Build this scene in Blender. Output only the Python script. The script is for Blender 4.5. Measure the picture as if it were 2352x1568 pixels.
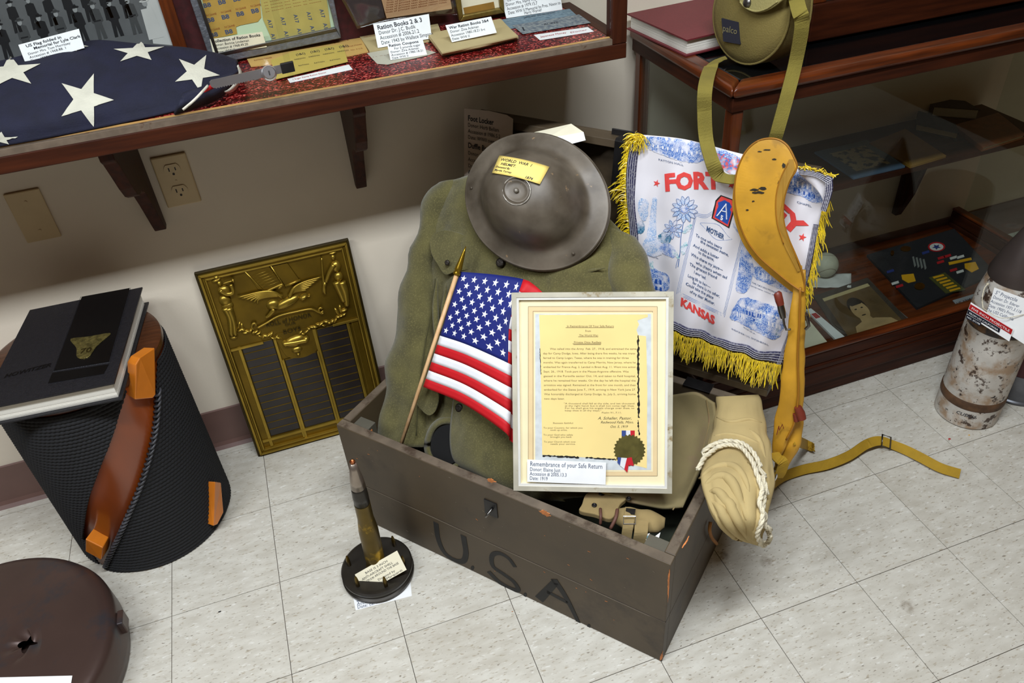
import bpy, bmesh, math, random
from mathutils import Matrix, Vector, noise, Euler
from math import pi, sin, cos, radians

# ------------------------------------------------------------------ scene, camera, light
for _o in list(bpy.data.objects): bpy.data.objects.remove(_o, do_unlink=True)
scene = bpy.context.scene
COL = scene.collection
RES = (2352, 1568)
FPX = 1800.0
CAM = Vector((-0.2243, -0.9460, 1.4394))
CROT = Euler((radians(52.05), radians(3.75), radians(-19.17)), 'XYZ')
cd = bpy.data.cameras.new('camera'); cam = bpy.data.objects.new('camera', cd); COL.objects.link(cam)
cam.location = CAM; cam.rotation_euler = CROT
cd.sensor_width = 36; cd.lens = FPX / RES[0] * 36; cd.clip_start = .01
scene.camera = cam
vs = scene.view_settings
vs.view_transform = 'Standard'; vs.look = 'None'; vs.gamma = 1; vs.use_curve_mapping = False
vs.exposure = 0.0
w = bpy.data.worlds.new('room_ambient'); scene.world = w; w.use_nodes = True
bg = w.node_tree.nodes['Background']; bg.inputs[0].default_value = (1.0, .56, .24, 1); bg.inputs[1].default_value = .06
def area(name, loc, rot, sx, sy, power, col=(1, 1, 1)):
    l = bpy.data.lights.new(name, 'AREA'); l.shape = 'RECTANGLE'; l.size = sx; l.size_y = sy; l.energy = power; l.color = col
    o = bpy.data.objects.new(name, l); COL.objects.link(o); o.location = loc; o.rotation_euler = rot
    return o
# row of fluorescent ceiling troffers running parallel to the back wall
area('ceiling_fluorescent', (-.02, -.62, 2.40), (0, 0, 0), 1.25, .20, 54, (.92, .985, 1.06))
area('ceiling_fluorescent', (-1.65, -.62, 2.40), (0, 0, 0), 1.25, .20, 36, (.92, .985, 1.06))

# ------------------------------------------------------------------ measuring helpers
RM = CROT.to_matrix()
def ray(x, y): return RM @ Vector(((x - RES[0] / 2) / FPX, -(y - RES[1] / 2) / FPX, -1))
def onp(x, y, p, n):
    d = ray(x, y); return CAM + d * ((Vector(p) - CAM).dot(n) / d.dot(n))
AX = (Vector((1, 0, 0)), Vector((0, 1, 0)), Vector((0, 0, 1)))
def onX(x, y, v): return onp(x, y, (v, 0, 0), AX[0])
def onY(x, y, v): return onp(x, y, (0, v, 0), AX[1])
def onZ(x, y, v): return onp(x, y, (0, 0, v), AX[2])
EZ = AX[2]
# foot-locker frame: a along its front (left to right), b into it, c up
LO = Vector((-.253, .336, 0)); EX = Vector((.642, -.767, 0)).normalized(); EY = Vector((-EX.y, EX.x, 0))
LLEN, LDEP, LH = .751, .465, .306
def L(a, b, c): return LO + EX * a + EY * b + EZ * c
def onB(x, y, b): return onp(x, y, LO + EY * b, EY)
def onA(x, y, a): return onp(x, y, LO + EX * a, EX)
SN = (-EY + EZ * .68).normalized()                      # plane of the tunic leaning back in the locker
def onS(x, y, off=0): return onp(x, y, L(0, .1, .2) + SN * off, SN)
LT = (EY * .08 + EZ * .474).normalized(); LN = (-EY * .474 + EZ * .08).normalized()   # open lid plane
def onL(x, y, off=0): return onp(x, y, L(0, .48, .316) + LN * off, LN)

# ------------------------------------------------------------------ materials
MATS = {}
def nodes_of(name):
    m = bpy.data.materials.new(name); m.use_nodes = True
    nt = m.node_tree; b = nt.nodes['Principled BSDF']; return m, nt, b
def rgb(c): return (c[0], c[1], c[2], 1)
def srgb(r, g, b):
    f = lambda v: (v / 255 / 12.92) if v / 255 <= .04045 else ((v / 255 + .055) / 1.055) ** 2.4
    return (f(r), f(g), f(b))
def mat(name, col, rough=.6, metal=0, var=.12, scale=18, bump=0, bscale=80, col2=None, t0=.35, t1=.65, stretch=None,
        sheen=0, coat=0, spec=.5, detail=5, wear=None, wscale=9, w0=.62, w1=.7, trans=0, subs=0):
    if name in MATS: return MATS[name]
    m, nt, b = nodes_of(name); N = nt.nodes; K = nt.links.new
    tc = N.new('ShaderNodeTexCoord'); vec = tc.outputs['Object']
    if stretch:
        mp = N.new('ShaderNodeMapping'); mp.inputs['Scale'].default_value = stretch; K(vec, mp.inputs[0]); vec = mp.outputs[0]
    nz = N.new('ShaderNodeTexNoise'); nz.inputs['Scale'].default_value = scale; nz.inputs['Detail'].default_value = detail
    K(vec, nz.inputs['Vector'])
    rp = N.new('ShaderNodeValToRGB'); rp.color_ramp.elements[0].position = t0; rp.color_ramp.elements[1].position = t1
    c0 = [max(0, v * (1 - var)) for v in col]; c1 = [min(1, v * (1 + var)) for v in col] if col2 is None else col2
    if col2 is not None: c0 = col
    rp.color_ramp.elements[0].color = rgb(c0); rp.color_ramp.elements[1].color = rgb(c1)
    K(nz.outputs[0], rp.inputs[0]); out = rp.outputs[0]
    if wear is not None:
        n2 = N.new('ShaderNodeTexNoise'); n2.inputs['Scale'].default_value = wscale; n2.inputs['Detail'].default_value = 7; n2.inputs['Roughness'].default_value = .65
        K(vec, n2.inputs['Vector'])
        r2 = N.new('ShaderNodeValToRGB'); r2.color_ramp.elements[0].position = w0; r2.color_ramp.elements[1].position = w1
        K(n2.outputs[0], r2.inputs[0])
        mx = N.new('ShaderNodeMix'); mx.data_type = 'RGBA'; K(r2.outputs[0], mx.inputs[0]); K(out, mx.inputs[6]); mx.inputs[7].default_value = rgb(wear)
        out = mx.outputs[2]
    K(out, b.inputs['Base Color'])
    b.inputs['Roughness'].default_value = rough; b.inputs['Metallic'].default_value = metal
    b.inputs['Specular IOR Level'].default_value = spec
    if sheen: b.inputs['Sheen Weight'].default_value = sheen
    if coat: b.inputs['Coat Weight'].default_value = coat; b.inputs['Coat Roughness'].default_value = .15
    if trans: b.inputs['Transmission Weight'].default_value = trans
    if bump:
        n3 = N.new('ShaderNodeTexNoise'); n3.inputs['Scale'].default_value = bscale; n3.inputs['Detail'].default_value = 4
        K(vec, n3.inputs['Vector'])
        bp = N.new('ShaderNodeBump'); bp.inputs['Strength'].default_value = bump; bp.inputs['Distance'].default_value = .004
        K(n3.outputs[0], bp.inputs['Height']); K(bp.outputs[0], b.inputs['Normal'])
    MATS[name] = m; return m
def flat(name, col, rough=.7, metal=0, spec=.3): return mat(name, col, rough, metal, var=.03, scale=30, spec=spec)
def wood(name, c0, c1, rough=.4, axis=0, scale=7, coat=.15, wear=None, spec=.5):
    st = [14, 14, 14]; st[axis] = 1.0
    return mat(name, c0, rough, col2=c1, scale=scale, stretch=tuple(st), t0=.3, t1=.72, coat=coat, bump=.08, bscale=12, wear=wear, wscale=5, spec=spec)
def glass(name, tint=(.93, .96, .95), k=.10, rough=.02):
    if name in MATS: return MATS[name]
    m, nt, b = nodes_of(name); N = nt.nodes; K = nt.links.new
    tr = N.new('ShaderNodeBsdfTransparent'); tr.inputs[0].default_value = rgb(tint)
    gl = N.new('ShaderNodeBsdfGlossy'); gl.inputs['Roughness'].default_value = rough
    fr = N.new('ShaderNodeLayerWeight'); fr.inputs[0].default_value = .5
    pw_ = N.new('ShaderNodeMath'); pw_.operation = 'POWER'; pw_.inputs[1].default_value = 5; K(fr.outputs['Facing'], pw_.inputs[0])
    ad = N.new('ShaderNodeMath'); ad.operation = 'MULTIPLY_ADD'; ad.inputs[1].default_value = .8; ad.inputs[2].default_value = k * .3
    K(pw_.outputs[0], ad.inputs[0])
    mx = N.new('ShaderNodeMixShader'); K(ad.outputs[0], mx.inputs[0]); K(tr.outputs[0], mx.inputs[1]); K(gl.outputs[0], mx.inputs[2])
    K(mx.outputs[0], N['Material Output'].inputs['Surface']); MATS[name] = m; return m

# ------------------------------------------------------------------ mesh builder
class MB:
    def __init__(s): s.v = []; s.f = []
    def add(s, vs_, fs):
        o = len(s.v); s.v += [tuple(v) for v in vs_]; s.f += [tuple(i + o for i in f) for f in fs]; return s
    def obox(s, o, u, v, w):
        o, u, v, w = Vector(o), Vector(u), Vector(v), Vector(w)
        P = [o, o + u, o + u + v, o + v, o + w, o + u + w, o + u + v + w, o + v + w]
        F = [(0, 3, 2, 1), (4, 5, 6, 7), (0, 1, 5, 4), (1, 2, 6, 5), (2, 3, 7, 6), (3, 0, 4, 7)]
        if u.cross(v).dot(w) < 0: F = [f[::-1] for f in F]
        return s.add(P, F)
    def box(s, x0, x1, y0, y1, z0, z1): return s.obox((x0, y0, z0), (x1 - x0, 0, 0), (0, y1 - y0, 0), (0, 0, z1 - z0))
    def lbox(s, a0, a1, b0, b1, c0, c1): return s.obox(L(a0, b0, c0), EX * (a1 - a0), EY * (b1 - b0), EZ * (c1 - c0))
    def prism(s, poly, h, M=Matrix(), z0=0):
        n = len(poly); A = sum(poly[i][0] * poly[(i + 1) % n][1] - poly[(i + 1) % n][0] * poly[i][1] for i in range(n))
        if A < 0: poly = poly[::-1]
        P = [M @ Vector((x, y, z0)) for x, y in poly] + [M @ Vector((x, y, z0 + h)) for x, y in poly]
        return s.add(P, [tuple(range(n - 1, -1, -1)), tuple(range(n, 2 * n))] + [(i, (i + 1) % n, n + (i + 1) % n, n + i) for i in range(n)])
    def lathe(s, prof, n=32, M=Matrix(), a0=0, a1=2 * pi):
        full = abs(a1 - a0 - 2 * pi) < 1e-6; m = n if full else n + 1; P = []
        for r, z in prof:
            for i in range(m):
                a = a0 + (a1 - a0) * i / n; P.append(M @ Vector((r * cos(a), r * sin(a), z)))
        F = []
        for j in range(len(prof) - 1):
            for i in range(n):
                k = (i + 1) % m; F.append((j * m + i, j * m + k, (j + 1) * m + k, (j + 1) * m + i))
        if full:
            if prof[0][0] > 1e-5: F.append(tuple(range(m - 1, -1, -1)))
            if prof[-1][0] > 1e-5: F.append(tuple((len(prof) - 1) * m + i for i in range(m)))
        return s.add(P, F)
    def tube(s, pts, rad, n=8, closed=False, up=None):
        pts = [Vector(p) for p in pts]; m = len(pts); P = []; F = []
        prev = None
        for i, p in enumerate(pts):
            t = (pts[(i + 1) % m] - pts[i - 1]) if closed else (pts[min(i + 1, m - 1)] - pts[max(i - 1, 0)])
            t = t.normalized() if t.length > 1e-9 else Vector((0, 0, 1))
            if prev is None:
                u = t.cross(Vector((0, 0, 1)));
                if u.length < .1: u = t.cross(Vector((0, 1, 0)))
            else: u = prev - t * prev.dot(t)
            u.normalize(); prev = u; v = t.cross(u); r = rad[i] if isinstance(rad, (list, tuple)) else rad
            for k in range(n):
                a = 2 * pi * k / n; P.append(p + u * (r * cos(a)) + v * (r * sin(a)))
        for i in range(m if closed else m - 1):
            for k in range(n):
                j = (i + 1) % m; F.append((i * n + k, i * n + (k + 1) % n, j * n + (k + 1) % n, j * n + k))
        if not closed: F += [tuple(range(n - 1, -1, -1)), tuple((m - 1) * n + k for k in range(n))]
        return s.add(P, F)
    def ribbon(s, pts, wv, w, th):
        """strap: pts centre line, wv width direction(s), w width(s), th thickness"""
        pts = [Vector(p) for p in pts]; m = len(pts); P = []; F = []
        for i, p in enumerate(pts):
            t = (pts[min(i + 1, m - 1)] - pts[max(i - 1, 0)]).normalized()
            d = Vector(wv[i] if isinstance(wv, list) else wv); d = (d - t * d.dot(t)).normalized()
            nn = t.cross(d); h = (w[i] if isinstance(w, list) else w) / 2
            P += [p - d * h - nn * th / 2, p + d * h - nn * th / 2, p + d * h + nn * th / 2, p - d * h + nn * th / 2]
        for i in range(m - 1):
            for k in range(4): F.append((i * 4 + k, i * 4 + (k + 1) % 4, i * 4 + 4 + (k + 1) % 4, i * 4 + 4 + k))
        F += [(3, 2, 1, 0), ((m - 1) * 4, (m - 1) * 4 + 1, (m - 1) * 4 + 2, (m - 1) * 4 + 3)]
        return s.add(P, F)
    def sheet(s, G, th, flip=False):
        """grid of points (rows x cols) given real thickness: closed shell"""
        nr, nc = len(G), len(G[0]); P = []; Nn = []
        for i in range(nr):
            for j in range(nc):
                du = G[i][min(j + 1, nc - 1)] - G[i][max(j - 1, 0)]; dv = G[min(i + 1, nr - 1)][j] - G[max(i - 1, 0)][j]
                q = du.cross(dv); q = q.normalized() if q.length > 1e-12 else Vector((0, 0, 1))
                Nn.append(-q if flip else q)
        for i in range(nr):
            for j in range(nc): P.append(G[i][j] + Nn[i * nc + j] * th / 2)
        for i in range(nr):
            for j in range(nc): P.append(G[i][j] - Nn[i * nc + j] * th / 2)
        o = nr * nc; F = []
        for i in range(nr - 1):
            for j in range(nc - 1):
                a, b, c, d = i * nc + j, i * nc + j + 1, (i + 1) * nc + j + 1, (i + 1) * nc + j
                F += [(a, b, c, d), (o + d, o + c, o + b, o + a)]
        for j in range(nc - 1):
            F += [(j + 1, j, o + j, o + j + 1), ((nr - 1) * nc + j, (nr - 1) * nc + j + 1, o + (nr - 1) * nc + j + 1, o + (nr - 1) * nc + j)]
        for i in range(nr - 1):
            F += [(i * nc, (i + 1) * nc, o + (i + 1) * nc, o + i * nc), ((i + 1) * nc + nc - 1, i * nc + nc - 1, o + i * nc + nc - 1, o + (i + 1) * nc + nc - 1)]
        if flip: F = [f[::-1] for f in F]
        return s.add(P, F)
    def build(s, name, m, parent=None, smooth=False, bev=0, seg=2, kind=None, label=None, autos=None):
        me = bpy.data.meshes.new(name); me.from_pydata(s.v, [], s.f); me.update()
        o = bpy.data.objects.new(name, me); COL.objects.link(o)
        if m is not None: me.materials.append(MATS[m] if isinstance(m, str) else m)
        if smooth:
            if autos is None: me.polygons.foreach_set('use_smooth', [True] * len(me.polygons))
            else:
                me.polygons.foreach_set('use_smooth', [True] * len(me.polygons)); sharp(me, autos)
        if bev:
            bm_ = o.modifiers.new('bevel', 'BEVEL'); bm_.width = bev; bm_.segments = seg; bm_.limit_method = 'ANGLE'; bm_.angle_limit = radians(35)
        if parent: setp(o, parent)
        if kind: o['kind'] = kind
        if label: o['label'] = label
        return o
def sharp(me, deg):
    bm = bmesh.new(); bm.from_mesh(me)
    for e in bm.edges:
        if len(e.link_faces) == 2 and e.calc_face_angle(0) > radians(deg): e.smooth = False
    bm.to_mesh(me); bm.free()
def setp(o, parent):
    o.parent = parent
    o.matrix_parent_inverse = parent.matrix_basis.inverted() if parent.type == 'EMPTY' else Matrix()
def thing(name, label, cat, loc, group=None, kind=None):
    o = bpy.data.objects.new(name, None); COL.objects.link(o); o.location = loc; o.empty_display_size = .03
    return tag(o, label, cat, group, kind)
def tag(o, label=None, cat=None, group=None, kind=None):
    if label: o['label'] = label
    if cat: o['category'] = cat
    if group: o['group'] = group
    if kind: o['kind'] = kind
    return o
def frame(o, u, v):
    """matrix with x along u, y along v (made square), z their normal"""
    u = Vector(u).normalized(); w_ = u.cross(Vector(v)).normalized(); v = w_.cross(u)
    return Matrix(((u.x, v.x, w_.x, o[0]), (u.y, v.y, w_.y, o[1]), (u.z, v.z, w_.z, o[2]), (0, 0, 0, 1)))
def cr(p, t):
    """Catmull-Rom through list p, t in 0..len-1"""
    i = min(int(t), len(p) - 2); f = t - i
    a, b, c, d = p[max(i - 1, 0)], p[i], p[i + 1], p[min(i + 2, len(p) - 1)]
    if i == 0: a = b * 2 - c
    if i + 2 > len(p) - 1: d = c * 2 - b
    return (b * 2 + (c - a) * f + (a * 2 - b * 5 + c * 4 - d) * f * f + (b * 3 - a - c * 3 + d) * f ** 3) * .5
def spl(p, n): p = [Vector(q) for q in p]; return [cr(p, (len(p) - 1) * i / (n - 1)) for i in range(n)]
def patch(C, nr, nc):
    rows = [spl(r_, nc) for r_ in C]
    cols = [spl([rows[i][j] for i in range(len(rows))], nr) for j in range(nc)]
    return [[cols[j][i] for j in range(nc)] for i in range(nr)]
def gridfn(G):
    """G as a function (u,v)->point, normal (u along columns, v along rows, both 0..1)"""
    nr, nc = len(G), len(G[0])
    def at(u, v):
        x = min(max(u, 0), 1) * (nc - 1); y = min(max(v, 0), 1) * (nr - 1); i = min(int(y), nr - 2); j = min(int(x), nc - 2); fx, fy = x - j, y - i
        return (G[i][j] * (1 - fx) + G[i][j + 1] * fx) * (1 - fy) + (G[i + 1][j] * (1 - fx) + G[i + 1][j + 1] * fx) * fy
    def f(u, v, off=0):
        p = at(u, v); e = .02
        n = (at(u + e, v) - at(u - e, v)).cross(at(u, v + e) - at(u, v - e)).normalized()
        if n.dot(CAM - p) < 0: n = -n
        return p + n * off
    return f
_tc = {}
def text_geo(s, size=1, bold=0, sx=1, shear=0, align='LEFT', gap=1.0, res=2):
    cu = bpy.data.curves.new('t', 'FONT'); cu.body = s; cu.size = size; cu.resolution_u = res; cu.fill_mode = 'FRONT'
    cu.align_x = align; cu.space_line = gap; cu.offset = bold * size; cu.shear = shear
    ob = bpy.data.objects.new('t', cu); COL.objects.link(ob)
    me = bpy.data.meshes.new_from_object(ob)
    V_ = [Vector((v.co.x * sx, v.co.y, 0)) for v in me.vertices]; F_ = [tuple(p.vertices) for p in me.polygons]
    bpy.data.objects.remove(ob); bpy.data.curves.remove(cu); bpy.data.meshes.remove(me)
    return V_, F_
def lettering(s, M, size, m, parent, name='lettering', fn=None, sub=0, **k):
    V_, F_ = text_geo(s, size, **k)
    if sub:
        bm = bmesh.new(); vv = [bm.verts.new(v) for v in V_]
        for f in F_:
            try: bm.faces.new([vv[i] for i in f])
            except ValueError: pass
        bmesh.ops.triangulate(bm, faces=bm.faces[:])
        for _ in range(sub):
            ed = [e for e in bm.edges if e.calc_length() > size * .25]
            if not ed: break
            bmesh.ops.subdivide_edges(bm, edges=ed, cuts=1); bmesh.ops.triangulate(bm, faces=bm.faces[:])
        bm.verts.index_update(); V_ = [v.co.copy() for v in bm.verts]; F_ = [tuple(v.index for v in f.verts) for f in bm.faces]; bm.free()
    mb = MB(); mb.add([fn(v) if fn else M @ v for v in V_], F_)
    return mb.build(name, m, parent)
def card(name, label, corners, th, m, lines, group=None, cat='card', ink='ink', pad=.06, fold=False):
    """paper card from 4 points TL,TR,BR,BL; lines: (text, rel_size, y_from_top(0..1), x_indent, bold)"""
    TL, TR, BR, BL = [Vector(c) for c in corners]
    t = thing(name, label, cat, (TL + TR + BR + BL) / 4, group)
    n = (TR - TL).cross(TL - BL).normalized()
    G = [[BL, BR], [TL, TR]]
    MB().sheet([[BL - n * th / 2, BR - n * th / 2], [TL - n * th / 2, TR - n * th / 2]], th).build('paper', m, t)
    W = (TR - TL).length; H = (TL - BL).length
    M = frame(TL + n * .0004, TR - TL, TL - BL)
    for (s, rs, yy, xi, bold, *rest) in lines:
        V_, F_ = text_geo(s, rs * H, bold=.018 if bold else 0)
        wd = max(v.x for v in V_) if V_ else 1; k = rest[0] * W / wd if rest else 1.0
        mb = MB().add([M @ Vector((xi * W + v.x * k, -yy * H + v.y, 0)) for v in V_], F_); mb.build('lettering', ink, t)
    return t
# ------------------------------------------------------------------ shared materials
wood('mahogany_x', srgb(44, 18, 8), srgb(70, 31, 13), .5, 0, coat=0, spec=.18)
wood('mahogany_y', srgb(44, 18, 8), srgb(70, 31, 13), .5, 1, coat=0, spec=.18)
wood('mahogany_z', srgb(44, 18, 8), srgb(70, 31, 13), .5, 2, coat=0, spec=.18)
wood('oak_x', srgb(58, 22, 6), srgb(108, 48, 14), .32, 0, coat=.2)
wood('oak_y', srgb(58, 22, 6), srgb(108, 48, 14), .32, 1, coat=.2)
wood('oak_z', srgb(58, 22, 6), srgb(108, 48, 14), .32, 2, coat=.2)
mat('wall_paint', srgb(226, 214, 194), .75, var=.03, scale=6, bump=.05, bscale=220)
mat('vinyl_base', srgb(112, 84, 76), .45, var=.06, scale=12)
mat('ivory_plastic', srgb(206, 182, 136), .4, var=.03)
mat('dark_slot', srgb(20, 15, 12), .6)
mat('joint', srgb(88, 80, 70), .9)
flat('white_paper', srgb(238, 238, 236)); flat('cream_paper', srgb(236, 228, 200)); flat('yellow_note', srgb(243, 216, 120))
flat('manila', srgb(198, 160, 92)); flat('buff', srgb(186, 168, 122)); flat('ink', srgb(42, 44, 52)); flat('blue_ink', srgb(72, 84, 110))
flat('black_paint', srgb(28, 26, 26)); flat('coupon_yellow', srgb(190, 168, 84)); flat('pale_green', srgb(196, 214, 178))
flat('grey_paper', srgb(186, 182, 164)); flat('red_ink', srgb(176, 30, 36))
mat('chrome', srgb(214, 214, 218), .22, .9, var=.05); mat('steel', srgb(120, 118, 115), .35, 1, var=.15)
mat('dark_metal', srgb(44, 42, 42), .4, .7, var=.25, scale=40)
mat('brass', srgb(170, 128, 44), .28, 1, var=.18, scale=30)
glass('case_glass', (.92, .955, .94))
glass('clear_pane', (.97, .98, .98))

# ------------------------------------------------------------------ floor of 9-inch tiles
T = .2286
def tile_mat(name, ang):
    m, nt, b = nodes_of(name); N = nt.nodes; K = nt.links.new
    tc = N.new('ShaderNodeTexCoord'); oi = N.new('ShaderNodeObjectInfo')
    vm = N.new('ShaderNodeVectorMath'); vm.operation = 'MULTIPLY_ADD'; vm.inputs[1].default_value = (1, 1, 1)
    sc = N.new('ShaderNodeVectorMath'); sc.operation = 'SCALE'; K(oi.outputs['Location'], sc.inputs[0]); sc.inputs['Scale'].default_value = 7.3
    K(tc.outputs['Object'], vm.inputs[0]); K(sc.outputs[0], vm.inputs[2])
    mp = N.new('ShaderNodeMapping'); mp.inputs['Rotation'].default_value = (0, 0, ang); mp.inputs['Scale'].default_value = (1, 3.2, 1); K(vm.outputs[0], mp.inputs[0])
    def nz(s, d=4, v=mp, rough=.55):
        n = N.new('ShaderNodeTexNoise'); n.inputs['Scale'].default_value = s; n.inputs['Detail'].default_value = d; n.inputs['Roughness'].default_value = rough; K(v.outputs[0], n.inputs['Vector']); return n
    def ramp(n, *st):
        r = N.new('ShaderNodeValToRGB'); e = r.color_ramp.elements
        for i, (p, c) in enumerate(st):
            q = e[i] if i < 2 else e.new(p); q.position = p; q.color = rgb(c)
        K(n.outputs[0], r.inputs[0]); return r
    base = ramp(nz(16), (.3, srgb(188, 182, 168)), (.7, srgb(208, 204, 192)))
    def over(prev, fac, col):
        mx = N.new('ShaderNodeMix'); mx.data_type = 'RGBA'; K(fac.outputs[0], mx.inputs[0]); K(prev, mx.inputs[6]); mx.inputs[7].default_value = rgb(col); return mx.outputs[2]
    c = over(base.outputs[0], ramp(nz(62, 2), (.60, (0, 0, 0)), (.70, (.62, .62, .62))), srgb(150, 134, 108))
    c = over(c, ramp(nz(85, 2, rough=.4), (.66, (0, 0, 0)), (.72, (.75, .75, .75))), srgb(112, 100, 84))
    c = over(c, ramp(nz(48, 2), (.62, (0, 0, 0)), (.7, (.6, .6, .6))), srgb(226, 224, 216))
    c = over(c, ramp(nz(1.7, 6, tc and vm), (.56, (0, 0, 0)), (.78, (.35, .35, .35))), srgb(150, 138, 116))
    K(c, b.inputs['Base Color']); b.inputs['Roughness'].default_value = .42; b.inputs['Specular IOR Level'].default_value = .45
    bp = N.new('ShaderNodeBump'); bp.inputs['Strength'].default_value = .04; n = nz(9); K(n.outputs[0], bp.inputs['Height']); K(bp.outputs[0], b.inputs['Normal'])
    MATS[name] = m; return m
tile_mat('vinyl_tile', .25); tile_mat('vinyl_tile_b', 1.2)
WY = .724
fl = MB().box(-9 * T, 11 * T, -10 * T, WY + .1, -.05, -.0022).build('floor', 'joint'); tag(fl, 'off-white speckled vinyl tile floor with dark joints', kind='structure')
def tile_mesh(x0, x1, y0, y1, m):
    mb = MB().box(x0, x1, y0, y1, -.004, 0); me = bpy.data.meshes.new('tile'); me.from_pydata(mb.v, [], mb.f); me.materials.append(MATS[m]); return me
g_ = .0007; tm = [tile_mesh(g_, T - g_, g_, T - g_, k) for k in ('vinyl_tile', 'vinyl_tile_b')]
tmw = [tile_mesh(g_, T - g_, g_, WY - 3 * T - .001, k) for k in ('vinyl_tile', 'vinyl_tile_b')]
for i in range(-9, 11):
    for j in range(-10, 4):
        o = bpy.data.objects.new('tile', (tmw if j == 3 else tm)[(i + j) % 2]); COL.objects.link(o); o.location = (i * T, j * T, 0); o.parent = fl

# ------------------------------------------------------------------ back wall, cove base, outlets
wb = MB().box(-2.4, 2.9, WY, WY + .1, 0, 2.5).build('wall_back', 'wall_paint'); tag(wb, 'plain off-white painted wall behind the display cases', kind='structure')
ceil_ = MB().box(-2.4, 2.9, -2.3, WY, 2.5, 2.55).build('ceiling', 'wall_paint'); tag(ceil_, 'plain off-white ceiling above the exhibits', kind='structure')
bb = MB()
prof = [(0, .122), (-.004, .120), (-.004, .016), (-.008, .006), (-.018, 0), (0, 0)]
bb.prism([(p[0], p[1]) for p in prof], 5.3, Matrix(((0, 0, 1, -2.4), (1, 0, 0, WY - .0005), (0, 1, 0, 0), (0, 0, 0, 1))))
tag(bb.build('baseboard_back', 'vinyl_base'), 'mauve brown vinyl cove baseboard along the wall', kind='structure')
op = thing('outlet_plate', 'ivory duplex outlet plate on the wall beside a shelf bracket', 'outlet', (-.439, WY, .742))
MB().box(-.475, -.405, WY - .006, WY - .0004, .686, .799).build('plate', 'ivory_plastic', op, bev=.003)
for zc in (.767, .719):
    pl = [(.0165 * cos(a) * 1.0, max(-.0135, min(.0135, .0175 * sin(a)))) for a in [2 * pi * k / 28 for k in range(28)]]
    M = Matrix(((1, 0, 0, -.440), (0, 0, -1, WY - .006), (0, 1, 0, zc), (0, 0, 0, 1)))
    rc = MB().prism(pl, .002, M).build('receptacle', 'ivory_plastic', op)
    for (sx_, sz_, ww, hh) in ((-.0063, .003, .0022, .008), (.0063, .003, .0022, .0065)):
        MB().box(-.440 + sx_ - ww / 2, -.440 + sx_ + ww / 2, WY - .0085, WY - .0079, zc + sz_ - hh / 2, zc + sz_ + hh / 2).build('slot', 'dark_slot', rc)
    MB().prism([(.0024 * cos(2 * pi * k / 12), -.0075 + .0026 * sin(2 * pi * k / 12)) for k in range(12)], .0005, M, z0=.0021).build('slot', 'dark_slot', rc)
MB().prism([(.0022 * cos(2 * pi * k / 12), .0022 * sin(2 * pi * k / 12)) for k in range(12)], .001, Matrix(((1, 0, 0, -.440), (0, 0, -1, WY - .006), (0, 1, 0, .743), (0, 0, 0, 1)))).build('screw', 'ivory_plastic', op)
bp_ = thing('blank_plate', 'blank ivory cover plate on the wall at the left edge', 'wall plate', (-.724, WY, .727))
MB().box(-.758, -.692, WY - .005, WY - .0004, .672, .783).build('plate', 'ivory_plastic', bp_, bev=.003)
for zz in (.76, .695): MB().prism([(.0028 * cos(2 * pi * k / 12), .0028 * sin(2 * pi * k / 12)) for k in range(12)], .0012, Matrix(((1, 0, 0, -.725), (0, 0, -1, WY - .005), (0, 1, 0, zz), (0, 0, 0, 1)))).build('screw', 'ivory_plastic', bp_)

# ------------------------------------------------------------------ wall-hung display case
D = .966; SY = .44; SX0, SX1 = -1.5, .457
sc_ = thing('hanging_display_case', 'long wall-mounted wooden display case with red glitter lining', 'display case', (-.4, .7, .92))
MB().box(SX0, SX1, SY, SY + .022, .926, .955).build('fascia', 'mahogany_x', sc_, bev=.002)
mat('grey_brown_edge', srgb(104, 90, 76), .4, var=.15, scale=60, wear=srgb(70, 44, 28), wscale=30)  # grey-brown band with darker brown patches along the shelf front
MB().box(SX0, SX1 - .03, SY + .001, SY + .0118, .955, .9655).build('glass_track', 'grey_brown_edge', sc_)
mat('raw_edge', srgb(196, 150, 88), .5, var=.1)
MB().box(SX0, SX1 - .03, SY + .012, SY + .018, .955, .9666).build('edge_strip', 'raw_edge', sc_)
MB().box(SX0, SX1 - .03, SY + .022, WY - .012, .93, D - .003).build('shelf_board', 'mahogany_x', sc_)
MB().box(SX0, SX1 - .03, WY - .0118, WY - .0006, .926, 1.5).build('back_panel', 'mahogany_x', sc_)
# glitter lining: sparkle painted as bright pink cells in the base colour
m, nt, b = nodes_of('red_glitter'); N = nt.nodes; K = nt.links.new
tc = N.new('ShaderNodeTexCoord'); vo = N.new('ShaderNodeTexVoronoi'); vo.inputs['Scale'].default_value = 330; K(tc.outputs['Object'], vo.inputs['Vector'])
rp = N.new('ShaderNodeValToRGB'); e = rp.color_ramp.elements; e[0].position = .25; e[0].color = rgb(srgb(38, 4, 8)); e[1].position = .8; e[1].color = rgb(srgb(150, 14, 20)); q_ = e.new(.94); q_.color = rgb(srgb(240, 110, 100))
sp = N.new('ShaderNodeSeparateColor'); K(vo.outputs['Color'], sp.inputs[0]); K(sp.outputs[0], rp.inputs[0]); K(rp.outputs[0], b.inputs['Base Color'])
b.inputs['Roughness'].default_value = .35; b.inputs['Metallic'].default_value = .35
bp = N.new('ShaderNodeBump'); bp.inputs['Strength'].default_value = .9; bp.inputs['Distance'].default_value = .003; K(sp.outputs[1], bp.inputs['Height']); K(bp.outputs[0], b.inputs['Normal']); MATS['red_glitter'] = m
MB().box(SX0, SX1 - .031, SY + .0182, WY - .0125, D - .003, D).build('glitter_lining', 'red_glitter', sc_)
mat('maroon_cloth', srgb(60, 10, 14), .9, var=.3, scale=90)
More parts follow.
